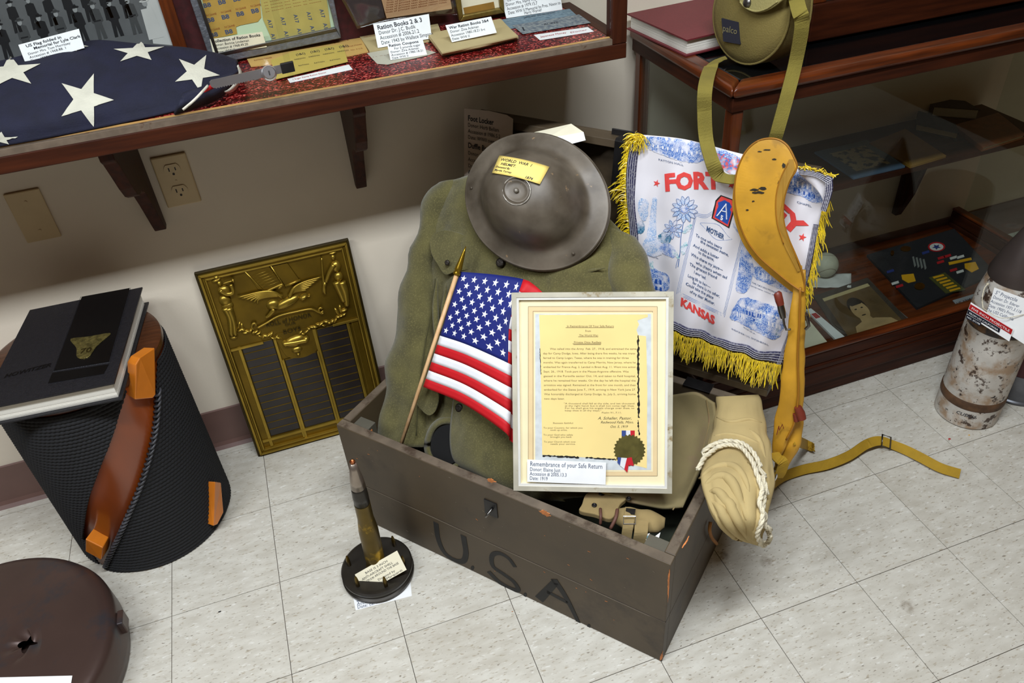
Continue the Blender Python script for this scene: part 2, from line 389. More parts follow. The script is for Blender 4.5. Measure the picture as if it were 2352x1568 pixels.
MB().box(SX0, SX1 - .031, WY - .0160, WY - .0120, D, 1.5).build('back_lining', 'maroon_cloth', sc_)
MB().box(.427, SX1, SY, SY + .03, .955, 1.5).build('end_post', 'mahogany_z', sc_, bev=.002)
MB().box(.427, SX1, SY + .0305, WY - .0006, .926, D).build('end_rail', 'mahogany_y', sc_, bev=.002)
MB().box(-.176, .4265, SY + .0085, SY + .0115, .966, 1.5).build('sliding_pane', 'clear_pane', sc_)
MB().box(SX0, -.166, SY + .004, SY + .007, .966, 1.5).build('sliding_pane', 'clear_pane', sc_)
# scrolled brackets
def bracket(x, label):
    t = thing('shelf_bracket', label, 'bracket', (x, WY, .65), 'brackets under the wall display case')
    pr = [(WY - .0006, .648), (WY - .022, .648), (WY - .030, .660), (WY - .075, .735), (WY - .10, .770), (WY - .13, .788), (WY - .158, .792), (WY - .178, .803), (WY - .20, .828), (WY - .222, .862), (WY - .246, .896), (WY - .258, .905), (WY - .258, .9255), (WY - .0006, .9255)]
    MB().prism(pr, .024, Matrix(((0, 0, 1, x - .012), (1, 0, 0, 0), (0, 1, 0, 0), (0, 0, 0, 1)))).build('scroll_bracket', 'mahogany_z', t, bev=.002)
bracket(-.502, 'scrolled dark wood bracket left of the ivory outlet')
bracket(-.066, 'scrolled dark wood bracket right of the outlet, above the helmet and tunic')
# ratchet lock on the glass
lk = thing('showcase_lock', 'chrome ratchet lock bar with round keyed cylinder on glass', 'lock', (-.206, SY, 1.0))
u_ = Vector((1, 0, .045)).normalized()
bar = MB(); o_ = Vector((-.302, SY + .002, 1.008))
pts = [(0, 0), (.003, -.004)] + [q for k in range(16) for q in ((.006 + k * .0042, -.0045), (.0081 + k * .0042, -.0062))] + [(.085, -.0045), (.135, -.0045), (.135, .009), (.004, .009), (0, .006)]
bar.prism(pts, .0016, frame(o_, u_, Vector((0, .15, 1)))).build('ratchet_bar', 'chrome', lk)
MB().obox(o_ + u_ * .118 + Vector((0, -.0032, -.006)), u_ * .022, (0, .006, 0), (0, 0, .017)).build('hook_clip', 'dark_metal', lk, bev=.001)
Mc = frame(Vector((-.205, SY - .001, 1.013)), (1, 0, 0), (0, .35, 1))
MB().lathe([(.0105, -.004), (.0125, -.002), (.0125, .004), (.0095, .006), (.0095, .012), (.0105, .013), (.0105, .019), (.0092, .021), (0, .021)], 28, Mc).build('lock_cylinder', 'chrome', lk, smooth=True, autos=40)
MB().box(-.001, .001, -.004, .003, .0212, .0216).build('keyhole', 'dark_slot', lk).data.transform(Mc)

# dirt smudges on the vinyl
m, nt, b = nodes_of('dirt_smudge'); MATS['dirt_smudge'] = m; N = nt.nodes; K = nt.links.new
b.inputs['Base Color'].default_value = rgb(srgb(120, 96, 62)); b.inputs['Roughness'].default_value = .7
tc = N.new('ShaderNodeTexCoord'); gr = N.new('ShaderNodeTexGradient'); gr.gradient_type = 'SPHERICAL'; mp = N.new('ShaderNodeMapping'); mp.inputs['Location'].default_value = (-1, -1, 0); mp.inputs['Scale'].default_value = (2, 2, 1); K(tc.outputs['Generated'], mp.inputs[0]); K(mp.outputs[0], gr.inputs[0])
nz = N.new('ShaderNodeTexNoise'); nz.inputs['Scale'].default_value = 90; nz.inputs['Detail'].default_value = 6; K(tc.outputs['Object'], nz.inputs['Vector'])
ml = N.new('ShaderNodeMath'); ml.operation = 'MULTIPLY'; K(gr.outputs['Fac'], ml.inputs[0]); K(nz.outputs[0], ml.inputs[1])
rp = N.new('ShaderNodeValToRGB'); rp.color_ramp.elements[0].position = .12; rp.color_ramp.elements[1].position = .5; rp.color_ramp.elements[1].color = (.75, .75, .75, 1); K(ml.outputs[0], rp.inputs[0])
tr = N.new('ShaderNodeBsdfTransparent'); mx = N.new('ShaderNodeMixShader'); K(rp.outputs[0], mx.inputs[0]); K(tr.outputs[0], mx.inputs[1]); K(b.outputs[0], mx.inputs[2]); K(mx.outputs[0], N['Material Output'].inputs['Surface'])
for (x, y, r_) in ((2085, 1392, .030), (1665, 1275, .022), (1725, 1240, .04), (1760, 1290, .03)):
    c0 = onZ(x, y, .0003); o = MB().add([c0 + Vector((sx_ * r_, sy_ * r_, 0)) for sx_, sy_ in ((-1, -1), (1, -1), (1, 1), (-1, 1))], [(0, 1, 2, 3)]).build('dirt_stain', 'dirt_smudge', fl)
# ------------------------------------------------------------------ antique glass display case on the right
CX0, CX1, CY0, CY1, CZ = .597, 1.77, .28, .716, .892
dc = thing('glass_display_case', 'antique wood-framed glass display case on the floor at right', 'display case', (1.18, .5, 0))
for (x, y) in ((CX0 + .012, CY0 + .012), (CX0 + .012, CY1 - .038), (CX1 - .038, CY0 + .012)):
    MB().box(x, x + .026, y, y + .026, .1605, .8395).build('corner_post', 'oak_z', dc, bev=.003)
# base: plinth and moulded rail with deck
MB().box(CX0 + .01, CX1 - .01, CY0 + .008, CY1, .0005, .045).build('plinth', 'mahogany_x', dc, bev=.003)
MB().box(CX0, CX1, CY0, CY1, .045, .094).build('base_rail', 'mahogany_x', dc, bev=.004)
MB().box(CX0 + .03, CX1 - .03, CY0 + .03, CY1, .094, .100).build('deck', 'oak_x', dc)
for (x0, x1, y0, y1, mm) in ((CX0, CX1, CY0, CY0 + .028, 'x'), (CX0, CX0 + .028, CY0 + .0285, CY1, 'y'), (CX1 - .028, CX1, CY0 + .0285, CY1, 'y')):
    MB().box(x0, x1, y0, y1, .0945, .112).build('base_rail', 'mahogany_' + mm, dc, bev=.004)
    MB().box(x0 + .003, x1 - .003, y0 + .003, y1, .1125, .150).build('base_rail_upper', 'mahogany_' + mm, dc, bev=.004)
    MB().box(x0 + .001, x1 - .001, y0 + .001, y1, .1505, .160).build('base_moulding', 'oak_' + mm, dc, bev=.004, seg=3)
# top frame: apron and rounded nosing
def rail(name, p0, p1, wd, h0, h1, m, bev):
    p0, p1 = Vector(p0), Vector(p1); u = (p1 - p0); n = Vector((-u.y, u.x, 0)).normalized()
    return MB().obox(Vector((p0.x, p0.y, h0)), u, n * wd, (0, 0, h1 - h0)).build(name, m, dc, bev=bev, seg=4)
rail('apron', (CX0 + .008, CY0 + .008, 0), (CX1 - .008, CY0 + .008, 0), .022, .84, .868, 'mahogany_x', .002)
rail('apron', (CX0 + .03, CY0 + .031, 0), (CX0 + .03, CY1 - .002, 0), .022, .84, .868, 'mahogany_y', .002)
rail('apron', (CX1 - .008, CY0 + .031, 0), (CX1 - .008, CY1 - .002, 0), .022, .84, .868, 'mahogany_y', .002)
NW = .040
def mitre(name, a, b_, c, d, m):
    P = [Vector((q[0], q[1], .8685)) for q in (a, b_, c, d)]; Q = [p + EZ * (CZ - .8685) for p in P]
    mb = MB(); mb.add(P + Q, [(3, 2, 1, 0), (4, 5, 6, 7), (0, 1, 5, 4), (1, 2, 6, 5), (2, 3, 7, 6), (3, 0, 4, 7)]); mb.build(name, m, dc, bev=.008, seg=4, smooth=True, autos=60)
A_, B_, C_, D_ = (CX0, CY0), (CX1, CY0), (CX1, CY1), (CX0, CY1)
a_, b_, c_, d_ = (CX0 + NW, CY0 + NW), (CX1 - NW, CY0 + NW), (CX1 - NW, CY1 - NW), (CX0 + NW, CY1 - NW)
mitre('top_moulding', A_, B_, b_, a_, 'oak_x'); mitre('top_moulding', A_, a_, d_, D_, 'oak_y'); mitre('top_moulding', B_, C_, c_, b_, 'oak_y')
mat('black_glass', srgb(8, 9, 10), .06, spec=.5, var=.05)
mat('black_felt', srgb(16, 16, 18), .95, var=.2, bump=.4, bscale=300)
MB().box(CX0 + NW + .002, CX1 - NW - .002, CY0 + NW + .002, CY1 - .002, .872, CZ - .006).build('top_pane', 'black_glass', dc)
fs = MB()
for q in range(90):
    x = CX0 + NW + .004 + q * .0121; fs.box(x, x + .0119, CY0 + NW + .0005, CY0 + NW + .0045 + .001 * noise.noise(Vector((q * .9, 0, 0))), CZ - .0062, CZ - .0045)
for q in range(28):
    y = CY0 + NW + .006 + q * .0121; fs.box(CX0 + NW + .0005, CX0 + NW + .0045 + .001 * noise.noise(Vector((q * .9, 5, 0))), y, y + .0119, CZ - .0062, CZ - .0045)
fs.build('felt_edging', 'black_felt', dc, kind='stuff')
MB().box(CX0 + .0385, CX1 - .0385, CY0 + .019, CY0 + .023, .1605, .8395).build('front_pane', 'case_glass', dc)
MB().box(CX0 + .019, CX0 + .023, CY0 + .0385, CY1 - .0385, .1605, .8395).build('side_pane', 'case_glass', dc)
MB().box(CX1 - .023, CX1 - .019, CY0 + .0385, CY1 - .0385, .1605, .8395).build('side_pane', 'case_glass', dc)
# inner shelf on scrolled supports
MB().box(CX0 + .04, CX1 - .04, .478, CY1 - .001, .484, .500).build('inner_shelf', 'mahogany_x', dc, bev=.002)
for x in (.80, 1.50):
    pr = [(CY1 - .0015, .2), (CY1 - .02, .2), (CY1 - .05, .28), (CY1 - .07, .38), (CY1 - .13, .45), (CY1 - .20, .483), (CY1 - .0015, .483)]
    MB().prism(pr, .02, Matrix(((0, 0, 1, x), (1, 0, 0, 0), (0, 1, 0, 0), (0, 0, 0, 1)))).build('shelf_support', 'mahogany_z', dc)

# ------------------------------------------------------------------ things inside the case
def book(name, label, corners, h, cover, pages, cat='book', spine='L', group=None, ct=.0025, over=.003, emb=None):
    """closed book lying flat: 4 base points (TL,TR,BR,BL seen from above), thickness h; spine side L/R/T/B"""
    P = [Vector(c) for c in corners]; t = thing(name, label, cat, sum(P, Vector()) / 4, group)
    up = (P[1] - P[0]).cross(P[3] - P[0]).normalized(); up = up if up.z > 0 else -up
    MB().add(P + [p + up * ct for p in P], [(0, 3, 2, 1)[::-1], (4, 5, 6, 7)[::-1], (0, 1, 5, 4), (1, 2, 6, 5), (2, 3, 7, 6), (3, 0, 4, 7)]).build('back_cover', cover, t)
    Q = [p + up * (h - ct) for p in P]
    MB().add(Q + [p + up * ct for p in Q], [(0, 3, 2, 1)[::-1], (4, 5, 6, 7)[::-1], (0, 1, 5, 4), (1, 2, 6, 5), (2, 3, 7, 6), (3, 0, 4, 7)]).build('front_cover', cover, t)
    c = sum(P, Vector()) / 4; u = (P[1] - P[0]).normalized() * over; v = (P[3] - P[0]).normalized() * over
    k = {'L': (0, 1, 1, 1), 'R': (1, 0, 1, 1), 'T': (1, 1, 0, 1), 'B': (1, 1, 1, 0)}[spine]
    I = [P[0] + u * k[0] + v * k[2], P[1] - u * k[1] + v * k[2], P[2] - u * k[1] - v * k[3], P[3] + u * k[0] - v * k[3]]
    # page block in layers with slightly uneven edges
    nl = max(3, int(h / .003)); mb = MB(); random.seed(int(h * 1e5))
    for i in range(nl):
        z0 = ct + .0002 + (h - 2 * ct - .0004) * i / nl; z1 = ct + .0002 + (h - 2 * ct - .0004) * (i + 1) / nl; s = random.uniform(0, .0008)
        J = [I[0] + u / over * s + v / over * s, I[1] - u / over * s + v / over * s, I[2] - u / over * s - v / over * s, I[3] + u / over * s - v / over * s]
        mb.add([p + up * z0 for p in J] + [p + up * z1 for p in J], [(0, 1, 2, 3), (7, 6, 5, 4), (0, 4, 5, 1), (1, 5, 6, 2), (2, 6, 7, 3), (3, 7, 4, 0)])
    mb.build('page_block', pages, t)
    e = {'L': (0, 3), 'R': (1, 2), 'T': (0, 1), 'B': (2, 3)}[spine]
    a, b2 = P[e[0]], P[e[1]]; out = ((a + b2) / 2 - c).normalized() * ct
    MB().obox(a, b2 - a, out, up * h).build('spine', cover, t)
    return t, P, Q, up, ct
mat('page_edge', srgb(224, 220, 208), .8, var=.08, scale=400, stretch=(1, 1, 8))
mat('page_edge_dim', srgb(196, 184, 150), .8, var=.08, scale=300, stretch=(1, 1, 8))
mat('leather_tan', srgb(120, 66, 34), .45, var=.2, scale=40, bump=.15); mat('navy_cloth', srgb(22, 28, 50), .7, bump=.2, bscale=300)
mat('ochre_cover', srgb(150, 110, 42), .6, var=.1); mat('slate_blue', srgb(96, 122, 150), .6, var=.1, scale=10)
def q4(z, *px): return [onZ(x, y, z) for x, y in px]
SH = .5006
book('booklet', 'tan leather-bound album on the inner shelf of the glass case', q4(SH, (2190, 296), (2290, 268), (2352, 318), (2256, 348)), .012, 'leather_tan', 'page_edge_dim', spine='L', cat='album')
book('booklet', 'ochre covered booklet lying on the inner shelf', q4(SH, (1996, 333), (2078, 300), (2172, 362), (2092, 386)), .006, 'ochre_cover', 'page_edge_dim', spine='L', cat='booklet')
t, P_, Q_, up_, ct_ = book('booklet', 'blue picture booklet beside the ochre one on inner shelf', q4(SH, (1872, 352), (1990, 325), (2078, 385), (1962, 412)), .005, 'slate_blue', 'page_edge', spine='L', cat='booklet')
mat('booklet_print', srgb(196, 190, 166), .6, col2=srgb(60, 84, 116), scale=55, t0=.5, t1=.58)
pc = [p + up_ * (ct_ + .0002) for p in Q_]; cc = sum(pc, Vector()) / 4
MB().add([cc + (p - cc) * .68 for p in pc], [(0, 1, 2, 3)]).build('cover_picture', 'booklet_print', t)
book('book', 'small navy book at the bottom of the shelf stack', q4(SH, (2105, 270), (2190, 300), (2198, 322), (2100, 300)), .02, 'navy_cloth', 'page_edge_dim', spine='T')
book('book', 'dark blue book behind the navy one on the inner shelf', q4(SH, (2110, 246), (2210, 255), (2245, 276), (2140, 268)), .03, 'navy_cloth', 'page_edge', spine='L')
DK = .1006
ball = thing('baseball', 'scuffed cream baseball on white cloth in the glass case', 'ball', onZ(1898, 640, DK))
mat('ball_leather', srgb(188, 184, 160), .6, var=.1, scale=30, bump=.1)
bc = onZ(1896, 608, DK + .040)
MB().lathe([(.0365 * sin(pi * k / 24) + (1e-6 if k in (0, 24) else 0), -.0365 * cos(pi * k / 24)) for k in range(25)], 36, Matrix.Translation(bc)).build('ball_cover', 'ball_leather', ball, smooth=True)
sm = MB(); prev = []
for k in range(120):
    a = 2 * pi * k / 120; p = Vector((.77 * cos(a) + .23 * cos(3 * a), .77 * sin(a) - .23 * sin(3 * a), .842 * sin(2 * a) * .99)).normalized() * .0366; prev.append(bc + Matrix.Rotation(.8, 3, 'X') @ Matrix.Rotation(.5, 3, 'Z') @ p)
sm.tube(prev, .0006, 5, closed=True).build('seam', flat('seam_red', srgb(110, 90, 60)), ball)
mat('white_cloth', srgb(206, 204, 198), .85, bump=.2, bscale=60)
G = patch([[onZ(x, y, DK + .001 + .004 * ((i + j) % 2)) for j, x in enumerate((1862, 1890, 1920, 1955))] for i, y in enumerate((628, 645, 660))], 14, 18)
G = [[p + EZ * .002 * noise.noise(p * 60) for p in r_] for r_ in G]
tag(MB().sheet(G, .0012, flip=G[0][1].x < 0).build('folded_cloth', 'white_cloth', None, smooth=True), 'crumpled white cloth under the baseball in the glass case', 'cloth')
# framed portrait lying on the deck
def lay(z, *px): return [onZ(x, y, z) for x, y in px]
pf = lay(DK, (1868, 682), (1992, 640), (2096, 748), (1945, 800))
fr = thing('portrait_photograph', 'sepia portrait of a soldier in a dark cardboard mount', 'photograph', sum(pf, Vector()) / 4)
mat('mount_card', srgb(58, 48, 38), .8, var=.1); mat('sepia_print', srgb(96, 74, 44), .6, var=.25, scale=12); mat('sepia_face', srgb(172, 142, 98), .6, var=.12, scale=30); mat('sepia_dark', srgb(34, 26, 18), .6)
MB().sheet([[pf[3], pf[2]], [pf[0], pf[1]]], .004).build('mount', 'mount_card', fr).data.transform(Matrix.Translation((0, 0, .002)))
def bil(P, u, v, z=0): return (P[0] * (1 - u) + P[1] * u) * (1 - v) + (P[3] * (1 - u) + P[2] * u) * v + EZ * z
def poly_on(P, pts, z): return [bil(P, u, v, z) for u, v in pts]
def ell(cx, cy, rx, ry, n=20, rot=0): return [(cx + rx * cos(a) * cos(rot) - ry * sin(a) * sin(rot), cy + rx * cos(a) * sin(rot) + ry * sin(a) * cos(rot)) for a in [2 * pi * k / n for k in range(n)]]
def decal(P, pts, z, m, parent, name='print'):
    v_ = poly_on(P, pts, z); n = len(v_); nn = sum(((v_[i] - v_[0]).cross(v_[(i + 1) % n] - v_[0]) for i in range(n)), Vector())
    if nn.dot(CAM - v_[0]) < 0: v_ = v_[::-1]
    return MB().add(v_, [tuple(range(n))]).build(name, m, parent)
decal(pf, [(.10, .10), (.92, .10), (.92, .94), (.10, .94)], .0044, 'sepia_print', fr)
decal(pf, [(.10, .10), (.92, .10), (.92, .16), (.10, .16)], .0046, 'buff', fr)
decal(pf, [(.2, .94), (.28, .74), (.45, .68), (.62, .70), (.82, .78), (.9, .94)], .0046, 'sepia_face', fr, 'tunic_print')
decal(pf, ell(.50, .42, .135, .17), .0047, 'sepia_dark', fr, 'hair_print')
decal(pf, [(.42, .6), (.56, .6), (.6, .76), (.40, .74)], .0048, 'sepia_face', fr, 'neck_print')
decal(pf, ell(.5, .5, .125, .18), .0049, 'sepia_face', fr, 'face_print')
for u in (.45, .55): decal(pf, ell(u, .47, .02, .012, 10), .0051, 'sepia_dark', fr, 'eye_print')
decal(pf, ell(.5, .60, .035, .010, 10), .0051, 'sepia_dark', fr, 'mouth_print')
decal(pf, [(.40, .36), (.45, .31), (.56, .31), (.62, .38), (.58, .40), (.43, .40)], .0051, 'sepia_dark', fr, 'hair_print')
# papers beside portrait
pp = lay(DK, (1838, 740), (1858, 735), (1912, 800), (1840, 822))
tag(MB().sheet([[pp[3], pp[2]], [pp[0], pp[1]]], .002).build('paper_sheet', 'cream_paper'), 'cream paper lying left of the portrait photograph', 'paper')
pp = lay(DK, (1850, 715), (1862, 712), (1945, 782), (1925, 790))
bk = thing('booklet', 'white booklet with red mark edging the portrait photograph', 'booklet', sum(pp, Vector()) / 4)
MB().sheet([[pp[3], pp[2]], [pp[0], pp[1]]], .006).build('cover', 'white_paper', bk).data.transform(Matrix.Translation((0, 0, .0035)))
decal(pp, [(.1, .15), (.9, .15), (.9, .3), (.1, .3)], .0068, 'red_ink', bk)
# medal board
mbd = lay(DK, (1990, 590), (2190, 530), (2285, 632), (2105, 712))
md = thing('medal_board', 'dark cloth board pinned with patches, medals and insignia', 'medal board', sum(mbd, Vector()) / 4)
MB().sheet([[mbd[3], mbd[2]], [mbd[0], mbd[1]]], .008).build('board', mat('board_cloth', srgb(24, 22, 26), .9, bump=.3, bscale=200), md).data.transform(Matrix.Translation((0, 0, .0045)))
flat('gold_cloth', srgb(216, 158, 26)); flat('patch_white', srgb(210, 206, 200)); flat('patch_blue', srgb(44, 58, 120)); flat('olive_cloth', srgb(74, 74, 34)); flat('bar_grey', srgb(120, 120, 116))
def px_poly(pts, z, h, m, parent, name):
    v_ = [onZ(x, y, z) for x, y in pts]; n = len(v_)
    if sum((v_[i].x * v_[(i + 1) % n].y - v_[(i + 1) % n].x * v_[i].y) for i in range(n)) < 0: v_ = v_[::-1]
    return MB().add(v_ + [p + EZ * h for p in v_], [tuple(range(n - 1, -1, -1)), tuple(range(n, 2 * n))] + [(i, (i + 1) % n, n + (i + 1) % n, n + i) for i in range(n)]).build(name, m, parent)
zb = DK + .0086
def pxell(cx, cy, rx, ry, n=16): return [(cx + rx * cos(2 * pi * k / n), cy + ry * sin(2 * pi * k / n)) for k in range(n)]
px_poly([(2070, 632), (2098, 629), (2103, 646), (2086, 650), (2072, 642)], zb, .0015, 'gold_cloth', md, 'shield_patch')
px_poly([(2215, 606), (2240, 602), (2248, 618), (2232, 626), (2216, 616)], zb, .0015, 'gold_cloth', md, 'shield_patch')
px_poly([(2178, 603), (2230, 592), (2232, 597), (2180, 609)], zb, .0015, 'gold_cloth', md, 'ribbon_bar')
sp_ = px_poly([(2133, 638), (2170, 626), (2218, 666), (2172, 674)], zb, .0012, 'olive_cloth', md, 'service_stripes')
for k in range(6): px_poly([(2142 + k * 7.5, 636 + k * 6), (2166 + k * 7.5, 630 + k * 6), (2169 + k * 7.5, 633 + k * 6), (2145 + k * 7.5, 640 + k * 6)], zb + .0013, .0008, 'gold_cloth', sp_, 'stripe')
pt = px_poly(pxell(2151, 567, 20, 11), zb, .0012, 'red_ink', md, 'round_patch'); px_poly(pxell(2151, 567, 16, 8.5), zb + .0013, .0004, 'patch_white', pt, 'ring')
px_poly([(2151 + (9 if k % 2 else 4) * 1.2 * cos(pi / 5 * k - pi / 2), 567 + (5.5 if k % 2 else 2.5) * 1.2 * sin(pi / 5 * k - pi / 2)) for k in range(10)], zb + .0018, .0003, 'patch_blue', pt, 'star')
for k in range(4): px_poly([(2095 + k * 8, 590 + k * 2), (2099 + k * 8, 589 + k * 2), (2104 + k * 8, 610 + k * 2), (2100 + k * 8, 614 + k * 2)], zb, .001, 'bar_grey', md, 'chevron')
for (x, y, mm) in ((2045, 621, 'patch_blue'), (2126, 578, 'patch_blue'), (2162, 590, 'red_ink'), (2176, 586, 'red_ink'), (2190, 590, 'patch_white'), (2206, 588, 'patch_white'), (2056, 648, 'patch_white'), (2066, 655, 'red_ink'), (2190, 618, 'red_ink'), (2205, 622, 'patch_white'), (2160, 600, 'red_ink')):
    px_poly([(x - 9, y + 2), (x + 7, y - 3), (x + 9, y + 2), (x - 7, y + 7)], zb, .001, mm, md, 'ribbon')
px_poly(pxell(2112, 658, 12, 8), zb, .002, 'brass', md, 'medal'); px_poly(pxell(2080, 572, 12, 6), zb, .002, 'brass', md, 'medal')
px_poly(pxell(2049, 583, 4, 5), zb, .005, 'brass', md, 'button')
# licence plate strip, knife glint
lp = lay(DK + .001, (2188, 690), (2258, 669), (2262, 684), (2200, 704))
cp = thing('name_plate', 'small white US ARMY plate at the front of the glass case', 'plate', sum(lp, Vector()) / 4)
MB().sheet([[lp[3], lp[2]], [lp[0], lp[1]]], .002).build('plate', mat('enamel_grey', srgb(150, 152, 156), .4), cp)
lettering('US ARMY 19', frame(lp[3] + EZ * .0013 + (lp[2] - lp[3]) * .06 + (lp[0] - lp[3]) * .2, lp[2] - lp[3], lp[0] - lp[3]), .014, 'ink', cp, bold=.02)
px_poly([(2058, 708), (2092, 736), (2090, 738), (2056, 711)], DK, .002, 'chrome', None, 'letter_opener'); tag(bpy.data.objects['letter_opener'], 'thin silver letter opener lying right of the portrait', 'letter opener')
# ------------------------------------------------------------------ second case standing on top
uc = thing('upper_display_case', 'dark wood glazed case standing on top of the glass case', 'display case', (1.3, .57, CZ))
UX0, UY0 = .862, .425
MB().box(UX0, CX1 + .05, UY0, CY1, CZ + .0005, CZ + .075).build('base_rail', 'mahogany_x', uc, bev=.003)
MB().box(UX0, UX0 + .03, UY0 + .002, UY0 + .032, CZ + .0755, 1.5).build('corner_post', 'oak_z', uc, bev=.002)
MB().box(UX0 + .004, UX0 + .03, UY0 + .045, CY1, CZ + .0755, CZ + .1).build('side_rail', 'mahogany_y', uc, bev=.002)
MB().box(UX0 + .0305, CX1 + .05, UY0 + .012, UY0 + .016, CZ + .0755, 1.5).build('front_pane', 'case_glass', uc)
MB().box(UX0 + .0305, CX1 + .05, UY0 + .006, UY0 + .0115, CZ + .0755, CZ + .085).build('glass_track', 'steel', uc)
flat('orange_cover', srgb(196, 88, 40)); flat('cobalt_cover', srgb(40, 52, 120))
book('book', 'cobalt blue book inside the upper case', [Vector((.93, .58, CZ + .076)), Vector((1.06, .58, CZ + .076)), Vector((1.06, .48, CZ + .076)), Vector((.93, .48, CZ + .076))], .02, 'cobalt_cover', 'page_edge', spine='L')
book('book', 'orange book inside the upper case', [Vector((1.08, .6, CZ + .076)), Vector((1.28, .6, CZ + .076)), Vector((1.28, .47, CZ + .076)), Vector((1.08, .47, CZ + .076))], .025, 'orange_cover', 'page_edge', spine='L')
# red book and canteen pouch on the case
mat('maroon_cover', srgb(104, 34, 40), .55, var=.06, scale=200, bump=.12, bscale=400)
book('book', 'thick maroon book lying on the corner of the glass case', [Vector((.585, .703, CZ + .0006)), Vector((.80, .72, CZ + .0006)), Vector((.815, .50, CZ + .0006)), Vector((.607, .475, CZ + .0006))], .034, 'maroon_cover', 'page_edge', spine='R', ct=.003, over=.006)
# ------------------------------------------------------------------ loft helpers
def loft(rings, name, m, parent, n=20, caps=True, smooth=True, wob=0, ws=25, sq=2.0, build=True, **k):
    """rings: (left point, right point, normal, depth): elliptical sections swept into one body"""
    P = []; F = []; R_ = len(rings)
    for (pl, pr, nn, d) in rings:
        pl, pr = Vector(pl), Vector(pr); c = (pl + pr) / 2; h = (pr - pl) / 2; nn = (Vector(nn) - h.normalized() * Vector(nn).dot(h.normalized())).normalized()
        for i in range(n):
            a = 2 * pi * i / n; ca, sa = cos(a), sin(a)
            x = math.copysign(abs(ca) ** (2 / sq), ca); y = math.copysign(abs(sa) ** (2 / sq), sa)
            p = c + h * x + nn * (d * y)
            if wob: p = p + (p - c).normalized() * wob * noise.noise(p * ws)
            P.append(p)
    for j in range(R_ - 1):
        for i in range(n): F.append((j * n + i, j * n + (i + 1) % n, (j + 1) * n + (i + 1) % n, (j + 1) * n + i))
    if caps: F += [tuple(range(n - 1, -1, -1)), tuple((R_ - 1) * n + i for i in range(n))]
    mb = MB().add(P, F)
    return mb.build(name, m, parent, smooth=smooth, **k) if build else mb
def dense(rings, mult=5):
    """interpolate ring lists smoothly"""
    A = spl([r_[0] for r_ in rings], (len(rings) - 1) * mult + 1); B = spl([r_[1] for r_ in rings], (len(rings) - 1) * mult + 1)
    Nn = spl([r_[2] for r_ in rings], len(A)); Dd = spl([Vector((r_[3], 0, 0)) for r_ in rings], len(A))
    return [(A[i], B[i], Nn[i], max(Dd[i].x, .001)) for i in range(len(A))]
def slab(pts, th, n, name, m, parent, **k):
    """flat piece with real thickness from world points in a plane, front face at the points, body behind along -n"""
    v_ = [Vector(p) for p in pts]; c = len(v_); n = Vector(n).normalized()
    nn = sum(((v_[i] - v_[0]).cross(v_[(i + 1) % c] - v_[0]) for i in range(c)), Vector())
    if nn.dot(n) < 0: v_ = v_[::-1]
    return MB().add([p - n * th for p in v_] + v_, [tuple(range(c - 1, -1, -1)), tuple(range(c, 2 * c))] + [(i, (i + 1) % c, c + (i + 1) % c, c + i) for i in range(c)]).build(name, m, parent, **k)
def smooth2(px, n=40, closed=True):
    """smooth a 2-D outline"""
    p = [Vector((x, y, 0)) for x, y in px]
    if closed: q = spl([p[-1]] + p + [p[0], p[1]], (len(p) + 2) * 8 + 1)[8:-8]; q = q[::max(1, len(q) // n)]
    else: q = spl(p, n)
    return [(v.x, v.y) for v in q]
def stroke(px, w0, proj, m, parent, name='painted_letter', th=.0006, n=24):
    """brushed stroke on a surface: pixel path, width(s) in metres"""
    q = smooth2(px, n, closed=False) if len(px) > 2 else px
    P = [proj(x, y) for x, y in q]; nn = (CAM - P[0])
    W = w0 if isinstance(w0, list) else [w0] * 2
    ws = [W[0] + (W[-1] - W[0]) * i / (len(P) - 1) for i in range(len(P))]
    nrm = getattr(proj, 'n', None) or (-EY)
    wv = []
    for i in range(len(P)):
        t = (P[min(i + 1, len(P) - 1)] - P[max(i - 1, 0)]).normalized(); wv.append(t.cross(nrm))
    return MB().ribbon(P, wv, ws, th).build(name, m, parent)

# ------------------------------------------------------------------ foot locker
mat('locker_paint', srgb(74, 61, 43), .55, var=.16, scale=7, wear=srgb(44, 33, 22), wscale=5, w0=.56, w1=.72, bump=.05, bscale=60)
mat('locker_edge', srgb(98, 86, 72), .5, var=.18, scale=30, wear=srgb(64, 50, 38), wscale=24, w0=.5, w1=.62)
mat('locker_inside', srgb(84, 80, 68), .6, var=.12, scale=9)
mat('raw_wood', srgb(190, 116, 60), .7, var=.25, scale=60)
lo = thing('foot_locker', 'open brown wooden foot locker stencilled U.S.A. on front', 'foot locker', L(.37, .23, 0))
TH = .021
MB().lbox(0, LLEN, 0, TH, .001, .1325).build('front_plank', 'locker_paint', lo, bev=.0012)
MB().lbox(0, LLEN, 0, TH, .1333, LH).build('front_plank', 'locker_paint', lo, bev=.0022)
MB().lbox(0, LLEN, .003, TH - .003, .1318, .134).build('plank_joint', 'dark_slot', lo)
MB().lbox(LLEN - TH, LLEN, TH + .0003, LDEP, .001, .1325).build('side_plank', 'locker_paint', lo, bev=.0012)
MB().lbox(LLEN - TH, LLEN, TH + .0003, LDEP, .1333, LH).build('side_plank', 'locker_paint', lo, bev=.002)
MB().lbox(0, TH, TH + .0003, LDEP, .001, LH).build('side_plank', 'locker_paint', lo, bev=.002)
MB().lbox(TH + .0003, LLEN - TH - .0003, LDEP - TH, LDEP, .001, LH).build('back_plank', 'locker_paint', lo, bev=.002)
MB().lbox(TH + .0003, LLEN - TH - .0003, TH + .0003, LDEP - TH - .0003, .006, .018).build('bottom_board', 'locker_inside', lo)
